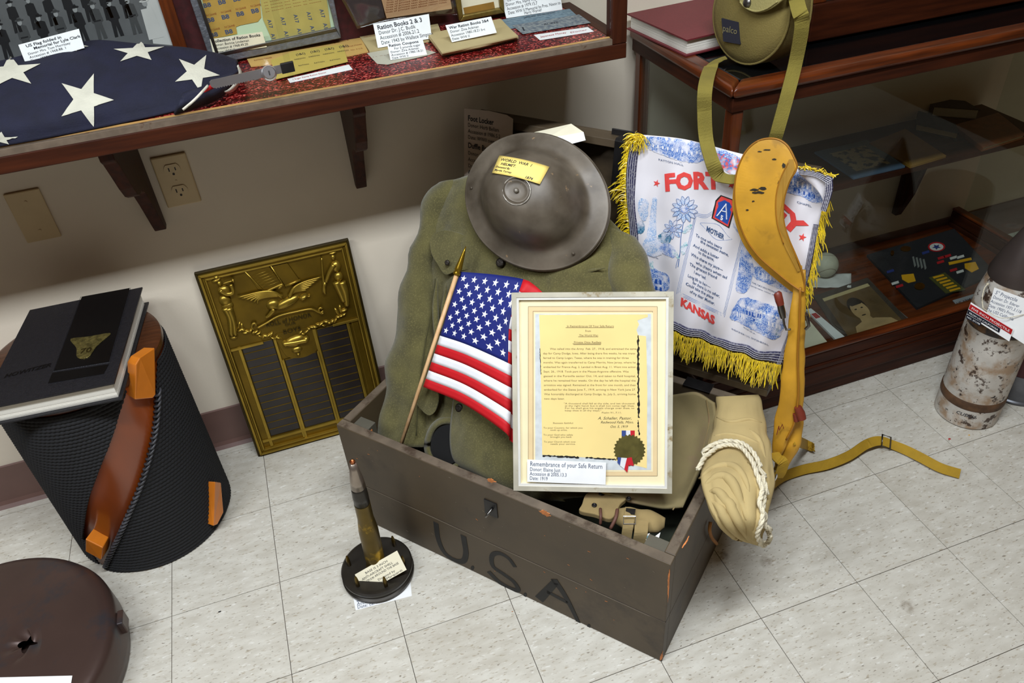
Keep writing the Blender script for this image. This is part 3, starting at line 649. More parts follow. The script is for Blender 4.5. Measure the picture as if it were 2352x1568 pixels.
for (a, b) in ((TH + .0005, TH + .0005), (LLEN - TH - .0405, TH + .0005)):
    MB().lbox(a, a + .04, b, b + .032, .05, LH - .012).build('corner_block', 'locker_inside', lo, bev=.001)
MB().lbox(TH + .0406, TH + .0416, TH + .004, TH + .018, .22, LH - .02).build('raw_chip', 'raw_wood', lo)
# worn chips along the edges (irregular flakes of bare wood)
def chip(px, proj, nn):
    cx_ = sum(p[0] for p in px) / len(px); cy_ = sum(p[1] for p in px) / len(px)
    q = [(cx_ + (x - cx_) * k, cy_ + (y - cy_) * k) for i, (x, y) in enumerate(smooth2(px, 40)) for k in [.62 + .45 * noise.noise(Vector((x * .35, y * .35, i * .3)))]]; slab([proj(x, y) + nn * .0006 for x, y in q], .0012, nn, 'raw_chip', 'raw_wood', lo)
fz = lambda x, y: onZ(x, y, LH)
chip([(1232, 1170), (1250, 1168), (1272, 1184), (1262, 1190), (1246, 1182)], lambda x, y: onB(x, y, 0), -EY)
chip([(1562, 1262), (1578, 1236), (1586, 1222), (1582, 1240), (1570, 1258)], fz, EZ)
chip([(1535, 1306), (1540, 1304), (1538, 1345), (1534, 1390), (1532, 1345)], lambda x, y: onB(x, y, 0), -EY)
chip([(1516, 1505), (1524, 1490), (1522, 1518), (1514, 1520)], lambda x, y: onB(x, y, 0), -EY)
chip([(1344, 1438), (1356, 1440), (1352, 1446)], lambda x, y: onB(x, y, 0), -EY)
chip([(1115, 1100), (1128, 1096), (1142, 1108), (1128, 1110)], lambda x, y: onB(x, y, 0), -EY)
for (a0_, a1_, b0_, b1_) in ((.0015, LLEN - .0015, .0015, TH - .0015), (LLEN - TH + .002, LLEN - .002, TH + .002, LDEP - .002), (.002, TH - .002, TH + .002, LDEP - .002), (TH + .002, LLEN - TH - .002, LDEP - TH + .002, LDEP - .002)):
    MB().lbox(a0_, a1_, b0_, b1_, LH - .0004, LH + .0003).build('worn_top_edge', 'locker_edge', lo)
mat('scratch_and_highlight', srgb(112, 100, 84), .7, var=.2)
MB().ribbon([L(.02 + .70 * k / 40, -.0005, .1322 + .0004 * noise.noise(Vector((k * .7, 0, 0)))) for k in range(41)], EZ, [.0006 + .0007 * abs(noise.noise(Vector((k * .9, 3, 0)))) for k in range(41)], .0004).build('joint_highlight', 'scratch_and_highlight', lo)  # pale line painted along the plank joint as a bevel highlight
random.seed(77)
for k in range(46):
    a_s, c_s = random.uniform(.02, .73), random.uniform(.03, .295); l_s = random.uniform(.001, .006); an = random.uniform(-.6, .4)
    MB().ribbon([L(a_s, -.0004, c_s), L(a_s + l_s * cos(an), -.0004, c_s + l_s * sin(an))], EZ, [random.uniform(.0005, .0016), .0004], .0003).build('paint_scratch', 'scratch_and_highlight' if k % 3 else 'raw_wood', lo)
# painted letters U . S . A .
fp = lambda x, y: onB(x, y, -.0006)
mat('stencil_black', srgb(24, 22, 20), .7, var=.3, scale=40)
stroke([(1001, 1200), (1006, 1236), (1020, 1268), (1044, 1286), (1064, 1288), (1070, 1270), (1067, 1248), (1064, 1230)], [.013, .014], fp, 'stencil_black', lo)
stroke([(1183, 1302), (1168, 1282), (1146, 1270), (1130, 1276), (1132, 1300), (1156, 1318), (1180, 1336), (1190, 1354), (1174, 1352), (1146, 1336), (1122, 1312)], [.010, .013], fp, 'stencil_black', lo, n=40)
stroke([(1238, 1376), (1276, 1336)], [.020, .015], fp, 'stencil_black', lo)
stroke([(1272, 1330), (1300, 1372), (1330, 1432)], [.017, .009], fp, 'stencil_black', lo)
stroke([(1256, 1358), (1304, 1384)], [.010, .010], fp, 'stencil_black', lo)
for (x, y) in ((1085, 1304), (1206, 1366), (1352, 1438)): slab([fp(x + 4 * cos(k), y + 5 * sin(k)) for k in [2 * pi * i / 12 for i in range(12)]], .0006, -EY, 'painted_dot', 'stencil_black', lo)
# hasp staple
hp = [onB(x, y, -.0022) for x, y in ((1111, 1146), (1140, 1158), (1143, 1190), (1114, 1178))]
hs = slab(hp, .002, -EY, 'hasp_plate', 'dark_metal', lo)
hc = onB(1127, 1172, -.0022)
MB().tube([hc + EX * .008 * cos(a) * .6 - EY * .016 * max(0, sin(a)) + EZ * (.009 * cos(a)) for a in [pi * k / 14 for k in range(15)]], .0026, 8).build('staple', 'steel', hs, smooth=True)
# lid standing open against the case corner
lid = MB(); LD = .476; LW = LLEN - .004; a0 = .022
def lidp(a, s, d): return L(a0 + a, .478, .311) + LT * s - LN * d
def lidbox(A0, A1, s0, s1, d0, d1): return MB().obox(lidp(A0, s0, d0), EX * (A1 - A0), LT * (s1 - s0), -LN * (d1 - d0))
lidbox(0, LW, 0, LD, .046, .060).build('lid_board', 'locker_paint', lo, bev=.001)
lidbox(0, LW, 0, .016, .0, .0455).build('lid_rim', 'locker_paint', lo, bev=.001)
lidbox(0, LW, LD - .016, LD, .0, .0455).build('lid_rim', 'locker_paint', lo, bev=.001)
lidbox(0, .016, .0165, LD - .0165, .0, .0455).build('lid_rim', 'locker_paint', lo, bev=.001)
lidbox(LW - .016, LW, .0165, LD - .0165, .0, .0455).build('lid_rim', 'locker_paint', lo, bev=.001)
for a in (.12, .60): MB().lbox(a, a + .06, LDEP - .024, LDEP + .006, LH + .0003, LH + .003).build('hinge', 'dark_metal', lo, bev=.0006)
# black lid hasp strap bent over the top rim
hst = MB(); q = [onL(1404, 318, .006), onL(1412, 322, .004), onL(1415, 360, .004), onL(1420, 400, .004), onL(1424, 430, .006)]
hst.ribbon([lidp(.372, LD + .004, .05), lidp(.372, LD + .004, .0)] + [lidp(.372, LD - s, -.004) for s in (0, .03, .06, .09, .1)], EX, .026, .003).build('lid_hasp', 'dark_metal', lo, bev=.0008)
MB().obox(lidp(.335, LD + .002, .03), EX * .06, -LN * .004, LT * .012).build('hasp_knuckle', 'dark_metal', lo, bev=.001)
# display cards on the lid
cd_ = [onL(x, y, .012) for x, y in ((1067, 249), (1178, 272), (1176, 405), (1066, 415))]
cq = [onL(1066, 249, .012), onL(1122, 254, .012), onL(1164, 264, .012), onL(1178, 273, .012), onL(1175, 420, .012), onL(1066, 420, .012)]
t = thing('label_card', 'tall typed label card leaning on the open locker lid', 'card', cd_[3])
slab(cq, .0008, LN, 'paper', flat('pink_grey_paper', srgb(206, 190, 176)), t)
Mk = frame(cq[0] + LN * .0008, EX, LT)
uh = (cd_[1] - cd_[0]).length / 111
for s, y, sz, x, bo in (('Foot Locker', 22, 15, 9, 1), ('Donor: Herb Bellam', 34, 11, 9, 0), ('Accession # 1986.5.2', 46, 11, 9, 0), ('Date: WWII owner Clem Gilly', 58, 11, 9, 0), ('Duffle Bag', 76, 15, 9, 1), ('Donor: Vern Marks', 90, 11, 9, 0), ('Accession # 1985.6.1', 103, 11, 9, 0), ('Date: WWII', 116, 11, 9, 0), ("Collier's Photos", 132, 15, 9, 1), ('Of the World', 146, 15, 18, 1), ('Donor: C. L. West', 160, 11, 9, 0)):
    lettering(s, Mk @ Matrix.Translation((x * uh, -y * uh, 0)), sz * uh, 'ink', t, bold=.02 * bo, sx=.8)
wc = thing('folded_card', 'blank folded white card perched on lid behind the helmet', 'card', onL(1290, 310, .03))
k0, k1, k2, k3, k4, k5 = onL(1212, 307, .02), onL(1312, 284, .012), onL(1340, 303, .03), onL(1256, 318, .045), onL(1345, 322, .032), onL(1310, 331, .05)
slab([k0, k1, k2, k3], .0006, LN + EZ, 'back_leaf', 'cream_paper', wc); slab([k3, k2, k4, k5], .0006, LN, 'front_leaf', 'white_paper', wc)

# ------------------------------------------------------------------ duffel at the bottom, tunic
mat('duffel_green', srgb(36, 40, 26), .9, var=.25, scale=20, bump=.3, bscale=150)
G = [[L(.03 + .69 * j / 23, .03 + .40 * i / 15, .10 + .05 * sin(3.1 * i / 15) + .04 * sin(5 * j / 23 + 1) + .02 * noise.noise(Vector((i * .4, j * .4, 0)))) for j in range(24)] for i in range(16)]
tag(MB().sheet(G, .03).build('duffel_bag', 'duffel_green', None, smooth=True), 'dark green canvas duffel bag lying in the foot locker', 'bag')
mat('olive_wool', srgb(88, 82, 44), .95, var=.22, scale=22, wear=srgb(116, 108, 64), wscale=330, w0=.5, w1=.72, bump=.35, bscale=1500, sheen=.25, detail=8)
mat('olive_wool_dark', srgb(70, 66, 36), .95, var=.2, scale=22, bump=.35, bscale=1500)
mat('button_bronze', srgb(52, 46, 40), .45, .6, var=.3, scale=90, bump=.4, bscale=300)
tu = thing('wool_tunic', 'olive wool army tunic propped upright in the foot locker', 'jacket', L(.3, .15, .15))
rows = [
    [(1018, 424, -.02), (1100, 402, .005), (1230, 396, .02), (1360, 470, .005), (1452, 560, -.03)],
    [(1000, 480, .0), (1090, 480, .02), (1215, 500, .03), (1345, 560, .02), (1462, 620, -.015)],
    [(990, 560, .0), (1085, 575, .028), (1205, 600, .035), (1340, 640, .03), (1470, 690, -.01)],
    [(985, 660, -.005), (1080, 680, .025), (1200, 700, .035), (1340, 730, .03), (1480, 770, -.01)],
    [(980, 790, -.005), (1075, 800, .022), (1195, 830, .03), (1335, 850, .025), (1480, 870, -.01)],
    [(978, 900, 0), (1065, 915, .02), (1185, 950, .03), (1330, 970, .02), (1470, 970, -.01)],
    [(975, 980, .002), (1070, 1010, .02), (1180, 1060, .03), (1330, 1070, .02), (1450, 1060, 0)],
    [(985, 1040, .0), (1080, 1085, .01), (1190, 1135, .01), (1320, 1140, .005), (1430, 1120, 0)]]
G = patch([[onS(x, y, o) for x, y, o in r_] for r_ in rows], 60, 50)
tw = lambda p, a=.009: p + SN * (a * noise.noise(p * 11) + a * .45 * noise.noise(Vector((p.x * 46, p.y * 46, p.z * 14))))
G = [[tw(p) for p in r_] for r_ in G]; TG = gridfn(G)
MB().sheet(G, .012, flip=True).build('tunic_body', 'olive_wool', tu, smooth=True)
# back bulk so that the garment has body
Gb = patch([[onS(x, y, -.045 if 0 < j < 4 else -.028) for j, (x, y, o) in enumerate(r_)] for r_ in rows[:7]], 20, 20)
MB().sheet(Gb, .012, flip=True).build('tunic_back', 'olive_wool', tu, smooth=True)
# left sleeve, hanging into the locker
S_ = lambda xl, yl, xr, yr, off, d: (onS(xl, yl, off), onS(xr, yr, off), SN, d)
sl = dense([S_(1012, 420, 1060, 412, -.015, .012), S_(985, 445, 1046, 452, -.008, .024), S_(962, 520, 1012, 540, -.004, .030), S_(938, 620, 1002, 640, -.002, .034), S_(916, 720, 1000, 735, .0, .036), S_(899, 800, 990, 815, .0, .036), S_(888, 880, 988, 893, .0, .034), S_(878, 950, 986, 962, .0, .032), S_(870, 1010, 982, 1025, .0, .030)], 6)
sm_ = loft(sl, 'sleeve', 'olive_wool', tu, n=26, wob=.012, ws=16)
# seam welt along the sleeve and cuff band
seam = [onS(x, y, .034) for x, y in ((1000, 640), (990, 720), (975, 800), (962, 900), (956, 1000))]
MB().tube(spl(seam, 30), .0016, 6).build('sleeve_seam', 'olive_wool_dark', tu, smooth=True)
sr = dense([S_(1400, 520, 1462, 545, -.02, .02), S_(1392, 580, 1490, 590, -.01, .028), S_(1400, 640, 1500, 650, -.005, .03), S_(1412, 700, 1520, 715, -.005, .032), S_(1430, 790, 1530, 800, -.005, .032)], 6)
loft(sr, 'sleeve', 'olive_wool', tu, n=26, wob=.012, ws=18)
def on_t(x, y, off):
    """point above the tunic surface seen at pixel"""
    return onS(x, y, .03 + off)
pfl = smooth2([(990, 545), (990, 580), (1004, 606), (1022, 630), (1045, 624), (1098, 612), (1111, 588), (1075, 545), (1020, 528)], 40)
fl_ = slab([on_t(x, y, .006) for x, y in pfl], .004, SN, 'pocket_flap', 'olive_wool', tu, bev=.0012)
lfl = smooth2([(953, 898), (956, 925), (968, 942), (986, 954), (1001, 940), (1007, 905), (985, 884)], 36)
slab([onS(x, y, .042) for x, y in lfl], .004, SN, 'pocket_flap', 'olive_wool', tu, bev=.0012)
def button(x, y, off, r_, nn=SN):
    c = onS(x, y, off); M = frame(c, EX, nn.cross(EX)); M = frame(c, EX, LT)
    MB().lathe([(r_ * .9, 0), (r_, .0015), (r_ * .9, .003), (r_ * .6, .0042), (r_ * .3, .0036), (0, .004)], 20, frame(c, EX, nn.cross(EX))).build('button', 'button_bronze', tu, smooth=True)
button(1149, 603, .048, .0095); button(1055, 936, .042, .0095); button(1028, 603, .044, .006)
for q, r_ in (([(1004, 640), (1000, 700), (1004, 770), (1012, 830)], .007), ([(1026, 650), (1018, 720), (1022, 790)], .005), ([(1180, 625), (1240, 632), (1320, 628), (1390, 615)], .005)):
    k = 20; off_ = .034 if q[0][0] < 960 else .033
    MB().tube([onS(x, y, off_ - r_ * .3) for x, y in smooth2(q, k, closed=False)], [.0005 + r_ * sin(pi * (i + .5) / k) for i in range(k)], 8).build('wrinkle', 'olive_wool', tu, smooth=True)
# second cuff lying open towards the front
ck = [(983, 1020), (995, 985), (1020, 968), (1052, 972), (1066, 1000), (1064, 1045), (1040, 1072), (1010, 1068), (990, 1050)]
co = smooth2(ck, 36); cx_, cy_ = 1026, 1022
cuff = MB(); nC = len(co); Pc = []
for s, off in ((1.22, .012), (1.08, .036), (.92, .034), (.86, .02), (.84, -.02)):
    Pc += [onS(cx_ + (x - cx_) * s, cy_ + (y - cy_) * s, off) for x, y in co]
cuff.add(Pc, [(j * nC + i, j * nC + (i + 1) % nC, (j + 1) * nC + (i + 1) % nC, (j + 1) * nC + i) for j in range(4) for i in range(nC)]).build('open_cuff', 'olive_wool', tu, smooth=True)
slab([onS(cx_ + (x - cx_) * .85, cy_ + (y - cy_) * .85, .0338) for x, y in co], .002, SN, 'cuff_opening_sheet', mat('cuff_black', srgb(9, 8, 7), .95), tu)  # flat near-black sheet closing the cuff opening
# front skirt fold beside the cuff
G = patch([[onS(x, y, o) for x, y, o in r_] for r_ in (
    [(1046, 900, .03), (1090, 920, .042), (1150, 950, .045), (1220, 980, .03)],
    [(1036, 980, .036), (1080, 1000, .055), (1150, 1020, .05), (1230, 1040, .03)],
    [(1040, 1050, .036), (1090, 1070, .05), (1160, 1100, .045), (1240, 1110, .03)],
    [(1075, 1085, .02), (1120, 1104, .03), (1190, 1138, .025), (1300, 1150, .01)])], 30, 30)
MB().sheet([[tw(p, .004) for p in r_] for r_ in G], .006, flip=True).build('skirt_fold', 'olive_wool', tu, smooth=True)

# ------------------------------------------------------------------ steel helmet
hm = thing('steel_helmet', 'dented brown steel helmet with wide brim resting on tunic', 'helmet', onS(1228, 462, .04))
HC = onS(1228, 462, .055); vc = (CAM - HC).normalized()
RT, UP = RM @ Vector((1, 0, 0)), RM @ Vector((0, 1, 0))
ul = (-RT * .87 + UP * .5); ul = (ul - vc * ul.dot(vc)).normalized(); ur = vc.cross(ul) * -1
ax = (vc * cos(radians(21)) + ul * sin(radians(21))).normalized()
e1 = (ul - ax * ul.dot(ax)).normalized(); e2 = ax.cross(e1)
dpx = (HC - CAM).length / FPX
ra, rb_ = 168 * dpx * 1.06, 149 * dpx
HM = Matrix(((e1.x * ra, e2.x * rb_, ax.x, HC.x), (e1.y * ra, e2.y * rb_, ax.y, HC.y), (e1.z * ra, e2.z * rb_, ax.z, HC.z), (0, 0, 0, 1)))
pr = [(.62, -.002), (.985, -.006), (1.0, -.0045), (1.005, -.001), (.995, .002), (.97, .003), (.86, .008), (.78, .0115), (.735, .016), (.70, .024), (.665, .038), (.62, .054), (.55, .072), (.46, .087), (.36, .097), (.26, .1035), (.17, .1065), (.15, .108), (.10, .1062), (.035, .1062), (.03, .1085), (.0, .109)]
prs = []; q = spl([Vector((a, b, 0)) for a, b in pr], 90); prs = [(max(v.x, 0), v.y) for v in q]
m, nt, b = nodes_of('helmet_paint'); MATS['helmet_paint'] = m; N = nt.nodes; K = nt.links.new
tc = N.new('ShaderNodeTexCoord'); nz = N.new('ShaderNodeTexNoise'); nz.inputs['Scale'].default_value = 16; nz.inputs['Detail'].default_value = 8; K(tc.outputs['Object'], nz.inputs['Vector'])
rp = N.new('ShaderNodeValToRGB'); e = rp.color_ramp.elements; e[0].position = .3; e[0].color = rgb(srgb(66, 57, 45)); e[1].position = .72; e[1].color = rgb(srgb(112, 102, 88)); K(nz.outputs[0], rp.inputs[0])
n2 = N.new('ShaderNodeTexNoise'); n2.inputs['Scale'].default_value = 70; n2.inputs['Detail'].default_value = 5; K(tc.outputs['Object'], n2.inputs['Vector'])
r2 = N.new('ShaderNodeValToRGB'); r2.color_ramp.elements[0].position = .70; r2.color_ramp.elements[1].position = .74; K(n2.outputs[0], r2.inputs[0])
mx = N.new('ShaderNodeMix'); mx.data_type = 'RGBA'; K(r2.outputs[0], mx.inputs[0]); K(rp.outputs[0], mx.inputs[6]); mx.inputs[7].default_value = rgb(srgb(140, 116, 86)); K(mx.outputs[2], b.inputs['Base Color'])
b.inputs['Metallic'].default_value = .15; b.inputs['Roughness'].default_value = .45
bp = N.new('ShaderNodeBump'); bp.inputs['Strength'].default_value = .12; bp.inputs['Distance'].default_value = .004; K(nz.outputs[0], bp.inputs['Height']); K(bp.outputs[0], b.inputs['Normal'])
mb = MB().lathe(prs, 72, HM); mb.v = [tuple(Vector(v) + ax * .0035 * noise.noise(Vector(v) * 17)) for v in mb.v]
mb.build('shell', 'helmet_paint', hm, smooth=True)
mat('worn_steel', srgb(150, 144, 134), .4, .6, var=.3, scale=120)
MB().tube([HM @ Vector((.178 * cos(a), .195 * sin(a), .1062)) for a in [2 * pi * k / 48 for k in range(48)]], [.0011 + .0016 * abs(noise.noise(Vector((k * .6, 2, 0)))) for k in range(48)], 6, closed=True).build('worn_ring', 'worn_steel', hm, smooth=True)
MB().lathe([(.03, 0), (.028, .003), (.018, .005), (0, .0058)], 18, HM @ Matrix.Translation((0, 0, .108))).build('crown_rivet', 'worn_steel', hm, smooth=True)
for a in (.35, 2.7): MB().lathe([(.022, 0), (.02, .0018), (0, .0026)], 12, HM @ Matrix.Translation((.89 * cos(a), .89 * sin(a), .0085))).build('rim_rivet', 'helmet_paint', hm, smooth=True)
def on_h(x, y, off):
    """ray against helmet dome: march"""
    d = ray(x, y).normalized(); iv = HM.inverted(); t = (HC - CAM).length - .16
    for _ in range(700):
        p = CAM + d * t; l = iv @ p; r_ = math.hypot(l.x, l.y); h = 0
        for i in range(len(prs) - 1, 0, -1):
            if prs[i][0] <= r_ <= prs[i - 1][0]: f = (r_ - prs[i][0]) / max(1e-6, prs[i - 1][0] - prs[i][0]); h = prs[i][1] * (1 - f) + prs[i - 1][1] * f; break
        if r_ < 1 and l.z <= h + off: break
        t += .0005
    return CAM + d * t
nt_ = thing('paper_note', 'yellow handwritten note stuck on the steel helmet', 'note', on_h(1195, 390, .002))
tl, tr, br_, bl = (1147, 357), (1262, 383), (1240, 423), (1130, 397)
def note_pt(u, v, off=.0025):
    x = (tl[0] * (1 - u) + tr[0] * u) * (1 - v) + (bl[0] * (1 - u) + br_[0] * u) * v; y = (tl[1] * (1 - u) + tr[1] * u) * (1 - v) + (bl[1] * (1 - u) + br_[1] * u) * v - 3 * sin(pi * u)
    return on_h(x, y, off)
NG = [[note_pt(j / 10, i / 5, .0045) for j in range(11)] for i in range(6)]
MB().sheet(NG, .0006, flip=True).build('paper', 'yellow_note', nt_, smooth=True)
NF = gridfn(NG)
for s, x, y, sz in (('WORLD  WAR  I', .06, .28, .2), ('HELMET.', .10, .50, .19), ('Donated By', .03, .68, .14), ('Myrtle Torney', .03, .86, .14), ('1874', .66, .93, .19)):
    V_, F_ = text_geo(s, sz, bold=.012, shear=.2); wx = .42
    MB().add([NF(x + v.x * wx, y - v.y, .0010) for v in V_], F_).build('handwriting', 'ink', nt_)
# ------------------------------------------------------------------ surface lookup: pixel of the photograph -> point on a built cloth
def topx(p):
    d = RM.transposed() @ (Vector(p) - CAM); return (RES[0] / 2 + FPX * d.x / -d.z, RES[1] / 2 - FPX * d.y / -d.z)
def surf(G):
    nr, nc = len(G), len(G[0]); PX = [[topx(p) for p in r_] for r_ in G]; B = {}
    for i in range(nr - 1):
        for j in range(nc - 1):
            q = (PX[i][j], PX[i][j + 1], PX[i + 1][j + 1], PX[i + 1][j]); xs = [a[0] for a in q]; ys = [a[1] for a in q]
            for bx in range(int(min(xs)) // 12, int(max(xs)) // 12 + 1):
                for by in range(int(min(ys)) // 12, int(max(ys)) // 12 + 1): B.setdefault((bx, by), []).append((i, j))
    def bary(x, y, a, b, c):
        d = (b[0] - a[0]) * (c[1] - a[1]) - (c[0] - a[0]) * (b[1] - a[1])
        if abs(d) < 1e-9: return None
        u = ((x - a[0]) * (c[1] - a[1]) - (c[0] - a[0]) * (y - a[1])) / d; v = ((b[0] - a[0]) * (y - a[1]) - (x - a[0]) * (b[1] - a[1])) / d
        return (u, v) if u > -.01 and v > -.01 and u + v < 1.02 else None
    def f(x, y, off=0):
        best = None
        for (i, j) in B.get((int(x) // 12, int(y) // 12), []):
            for (a, b, c) in (((i, j), (i, j + 1), (i + 1, j + 1)), ((i, j), (i + 1, j + 1), (i + 1, j))):
                r_ = bary(x, y, PX[a[0]][a[1]], PX[b[0]][b[1]], PX[c[0]][c[1]])
                if r_:
                    A, Bq, C = G[a[0]][a[1]], G[b[0]][b[1]], G[c[0]][c[1]]; p = A + (Bq - A) * r_[0] + (C - A) * r_[1]
                    n = (Bq - A).cross(C - A).normalized(); n = n if n.dot(CAM - p) > 0 else -n; p = p + n * off
                    if best is None or (p - CAM).length < (best - CAM).length: best = p
        if best is None:
            bi = min(((PX[i][j][0] - x) ** 2 + (PX[i][j][1] - y) ** 2, i, j) for i in range(0, nr) for j in range(0, nc)); g = G[bi[1]][bi[2]]
            best = onp(x, y, g + (CAM - g).normalized() * off, (CAM - g).normalized())
        return best
    return f
def sdecal(S, px, m, parent, name='print', off=.0012, cuts=2, smooth_n=0):
    """flat print following a cloth surface"""
    q = smooth2(px, smooth_n * 2) if smooth_n else px
    if smooth_n: q = [(x + 2.4 * noise.noise(Vector((x * .31, y * .31, 1))), y + 2.4 * noise.noise(Vector((x * .31, y * .31, 7)))) for x, y in q]
    bm = bmesh.new(); vv = [bm.verts.new((x, y, 0)) for x, y in q]; bm.faces.new(vv); bmesh.ops.triangulate(bm, faces=bm.faces[:])
    for _ in range(cuts):
        ed = [e for e in bm.edges if e.calc_length() > 11]
        if not ed: break
        bmesh.ops.subdivide_edges(bm, edges=ed, cuts=1); bmesh.ops.triangulate(bm, faces=bm.faces[:])
    bm.verts.index_update(); mb = MB().add([S(v.co.x, v.co.y, off) for v in bm.verts], [tuple(v.index for v in f.verts) for f in bm.faces]); bm.free()
    return mb.build(name, m, parent)
def stext(S, s, org, ux, uy, size, m, parent, off=.0018, fit=None, sub=0, arc=0, **k):
    """lettering following a cloth: org pixel, ux/uy unit pixel directions of baseline and letter-up, size px, fit = width px"""
    V_, F_ = text_geo(s, size, **k); wd = max(v.x for v in V_) if V_ else 1; kx = fit / wd if fit else 1
    bm = bmesh.new(); vv = [bm.verts.new(v) for v in V_]
    for f in F_:
        try: bm.faces.new([vv[i] for i in f])
        except ValueError: pass
    if sub:
        bmesh.ops.triangulate(bm, faces=bm.faces[:])
        for _ in range(sub):
            ed = [e for e in bm.edges if e.calc_length() > 9]
            if ed: bmesh.ops.subdivide_edges(bm, edges=ed, cuts=1); bmesh.ops.triangulate(bm, faces=bm.faces[:])
    bm.verts.index_update(); P = []
    for v in bm.verts:
        x = v.co.x * kx; y = v.co.y + arc * (1 - (2 * x / max(1, wd * kx) - 1) ** 2)
        P.append(S(org[0] + ux[0] * x + uy[0] * y, org[1] + ux[1] * x + uy[1] * y, off))
    mb = MB().add(P, [tuple(v.index for v in f.verts) for f in bm.faces]); bm.free(); return mb.build('lettering', m, parent)
def sline(S, px, w, m, parent, name='print_line', off=.0014, n=16):
    q = smooth2(px, n, closed=False) if len(px) > 2 else smooth2([px[0], ((px[0][0] + px[1][0]) / 2, (px[0][1] + px[1][1]) / 2), px[1]], n, closed=False)
    P = [S(x, y, off) for x, y in q]; return MB().tube(P, w, 4).build(name, m, parent)

# ------------------------------------------------------------------ flag on a stick
flat('flag_red', srgb(196, 26, 34), .6); flat('flag_white', srgb(238, 238, 240), .6); flat('flag_blue', srgb(28, 38, 112), .6)
wood('dowel', srgb(206, 160, 108), srgb(228, 188, 140), .5, 2, coat=0); mat('gilt', srgb(150, 120, 30), .3, .8, var=.1)
fg = thing('stick_flag', 'small American flag on a wooden stick leaning in locker', 'flag', onS(925, 1012, .07))
s0, s1, s2 = onS(922, 1018, .065), onS(1049, 630, .085), onS(1073, 556, .088)
MB().tube([s0, s0 * .5 + s1 * .5, s1], [.0042, .0044, .0046], 12).build('stick', 'dowel', fg, smooth=True)
sd = (s2 - s1).normalized()
MB().lathe([(.0052, -.002), (.0078, 0), (.008, .004), (.0062, .007), (.0075, .009), (.0072, .014), (.0052, .030), (.003, .048), (.0008, .060)], 16, frame(s1, sd.orthogonal(), sd.cross(sd.orthogonal()))).build('spear_finial', 'gilt', fg, smooth=True)
fc = [[(1058, 624, .080), (1132, 630, .072), (1202, 641, .064), (1228, 655, .058), (1268, 690, .055), (1320, 720, .05)],
      [(1036, 690, .082), (1104, 712, .095), (1172, 734, .105), (1184, 742, .082), (1230, 770, .06), (1290, 800, .05)],
      [(1014, 760, .080), (1077, 781, .098), (1167, 820, .110), (1178, 828, .085), (1225, 860, .06), (1280, 890, .05)],
      [(993, 826, .078), (1072, 856, .095), (1165, 906, .108), (1176, 914, .085), (1220, 950, .06), (1270, 980, .05)],
      [(972, 888, .075), (1066, 928, .09), (1162, 994, .104), (1172, 1012, .08), (1215, 1040, .06), (1260, 1060, .05)]]
U_ = [0, .2, .4, .46, .68, 1.0]
FG = patch([[onS(x, y, o) for x, y, o in r_] for r_ in fc], 53, 41)
def fpt(u, v):
    k = 0
    while k < 4 and u > U_[k + 1]: k += 1
    return ((k + (u - U_[k]) / (U_[k + 1] - U_[k])) / 5, v)
FF = gridfn(FG)
def fsheet(u0, u1, v0, v1, nu, nv, name, m):
    G = [[FF(*fpt(u0 + (u1 - u0) * j / nu, v0 + (v1 - v0) * i / nv)) for j in range(nu + 1)] for i in range(nv + 1)]
    return MB().sheet(G, .0007, flip=True).build(name, m, fg, smooth=True)
for k in range(13): fsheet(.4 if k < 7 else 0, 1, k / 13, (k + 1) / 13, 24 if k < 7 else 40, 3, 'stripe', 'flag_white' if k % 2 else 'flag_red')
can = fsheet(0, .4, 0, 7 / 13, 22, 22, 'canton', 'flag_blue')
def star5(cx, cy, r, rot=0): return [(cx + (r if k % 2 == 0 else r * .39) * sin(pi * k / 5 + rot), cy - (r if k % 2 == 0 else r * .39) * cos(pi * k / 5 + rot)) for k in range(10)]
for rr in range(9):
    for cc in range(6 if rr % 2 == 0 else 5):
        u0 = .4 * ((cc * 2 + (1 if rr % 2 == 0 else 2)) / 12); v0 = 7 / 13 * (rr + 1) / 10
        P = [FF(*fpt(min(max(u0 + x * .66, .001), .399), v0 + y), .0012) for x, y in star5(0, 0, .0285)]
        MB().add(P, [tuple(range(9, -1, -1))]).build('star', 'flag_white', can)

# ------------------------------------------------------------------ framed certificate
CB, CR_ = onZ(1180, 1125, .306), onZ(1543, 1132, .306)
cu_ = (CR_ - CB).normalized(); CW = (CR_ - CB).length
d_ = ray(1175, 672); CT = CAM + d_ * ((CB - CAM).dot(cu_) / d_.dot(cu_)); cv_ = (CT - CB).normalized(); CHh = (CT - CB).length; cn = cu_.cross(cv_).normalized()
def onC(x, y, off=0): return onp(x, y, CB + cn * off, cn)
ce = thing('framed_certificate', 'typewritten yellow certificate in a silver-cream frame', 'framed document', (CB + CR_) / 2)
mat('frame_silver', srgb(206, 200, 180), .35, .25, var=.14, scale=14, stretch=(1, 1, 1), wear=srgb(150, 128, 84), wscale=30, w0=.58, w1=.7)
mat('frame_bright', srgb(236, 234, 226), .3, .2, var=.05)
CF = frame(CB, cu_, cv_)
def cpoly(name, pts, z0, z1, m, parent=ce): return MB().prism(pts, z1 - z0, CF, z0).build(name, m, parent)
fw = .0135
def rails(w0, w1, z0, z1, name, m):
    O = [(w0, w0), (CW - w0, w0), (CW - w0, CHh - w0), (w0, CHh - w0)]; I = [(w1, w1), (CW - w1, w1), (CW - w1, CHh - w1), (w1, CHh - w1)]
    for k in range(4): cpoly(name, [O[k], O[(k + 1) % 4], I[(k + 1) % 4], I[k]], z0, z1, m)
rails(0, .009, -.014, .004, 'frame_rail', 'frame_silver'); rails(.009, fw, -.006, .0025, 'frame_lip', 'frame_bright')
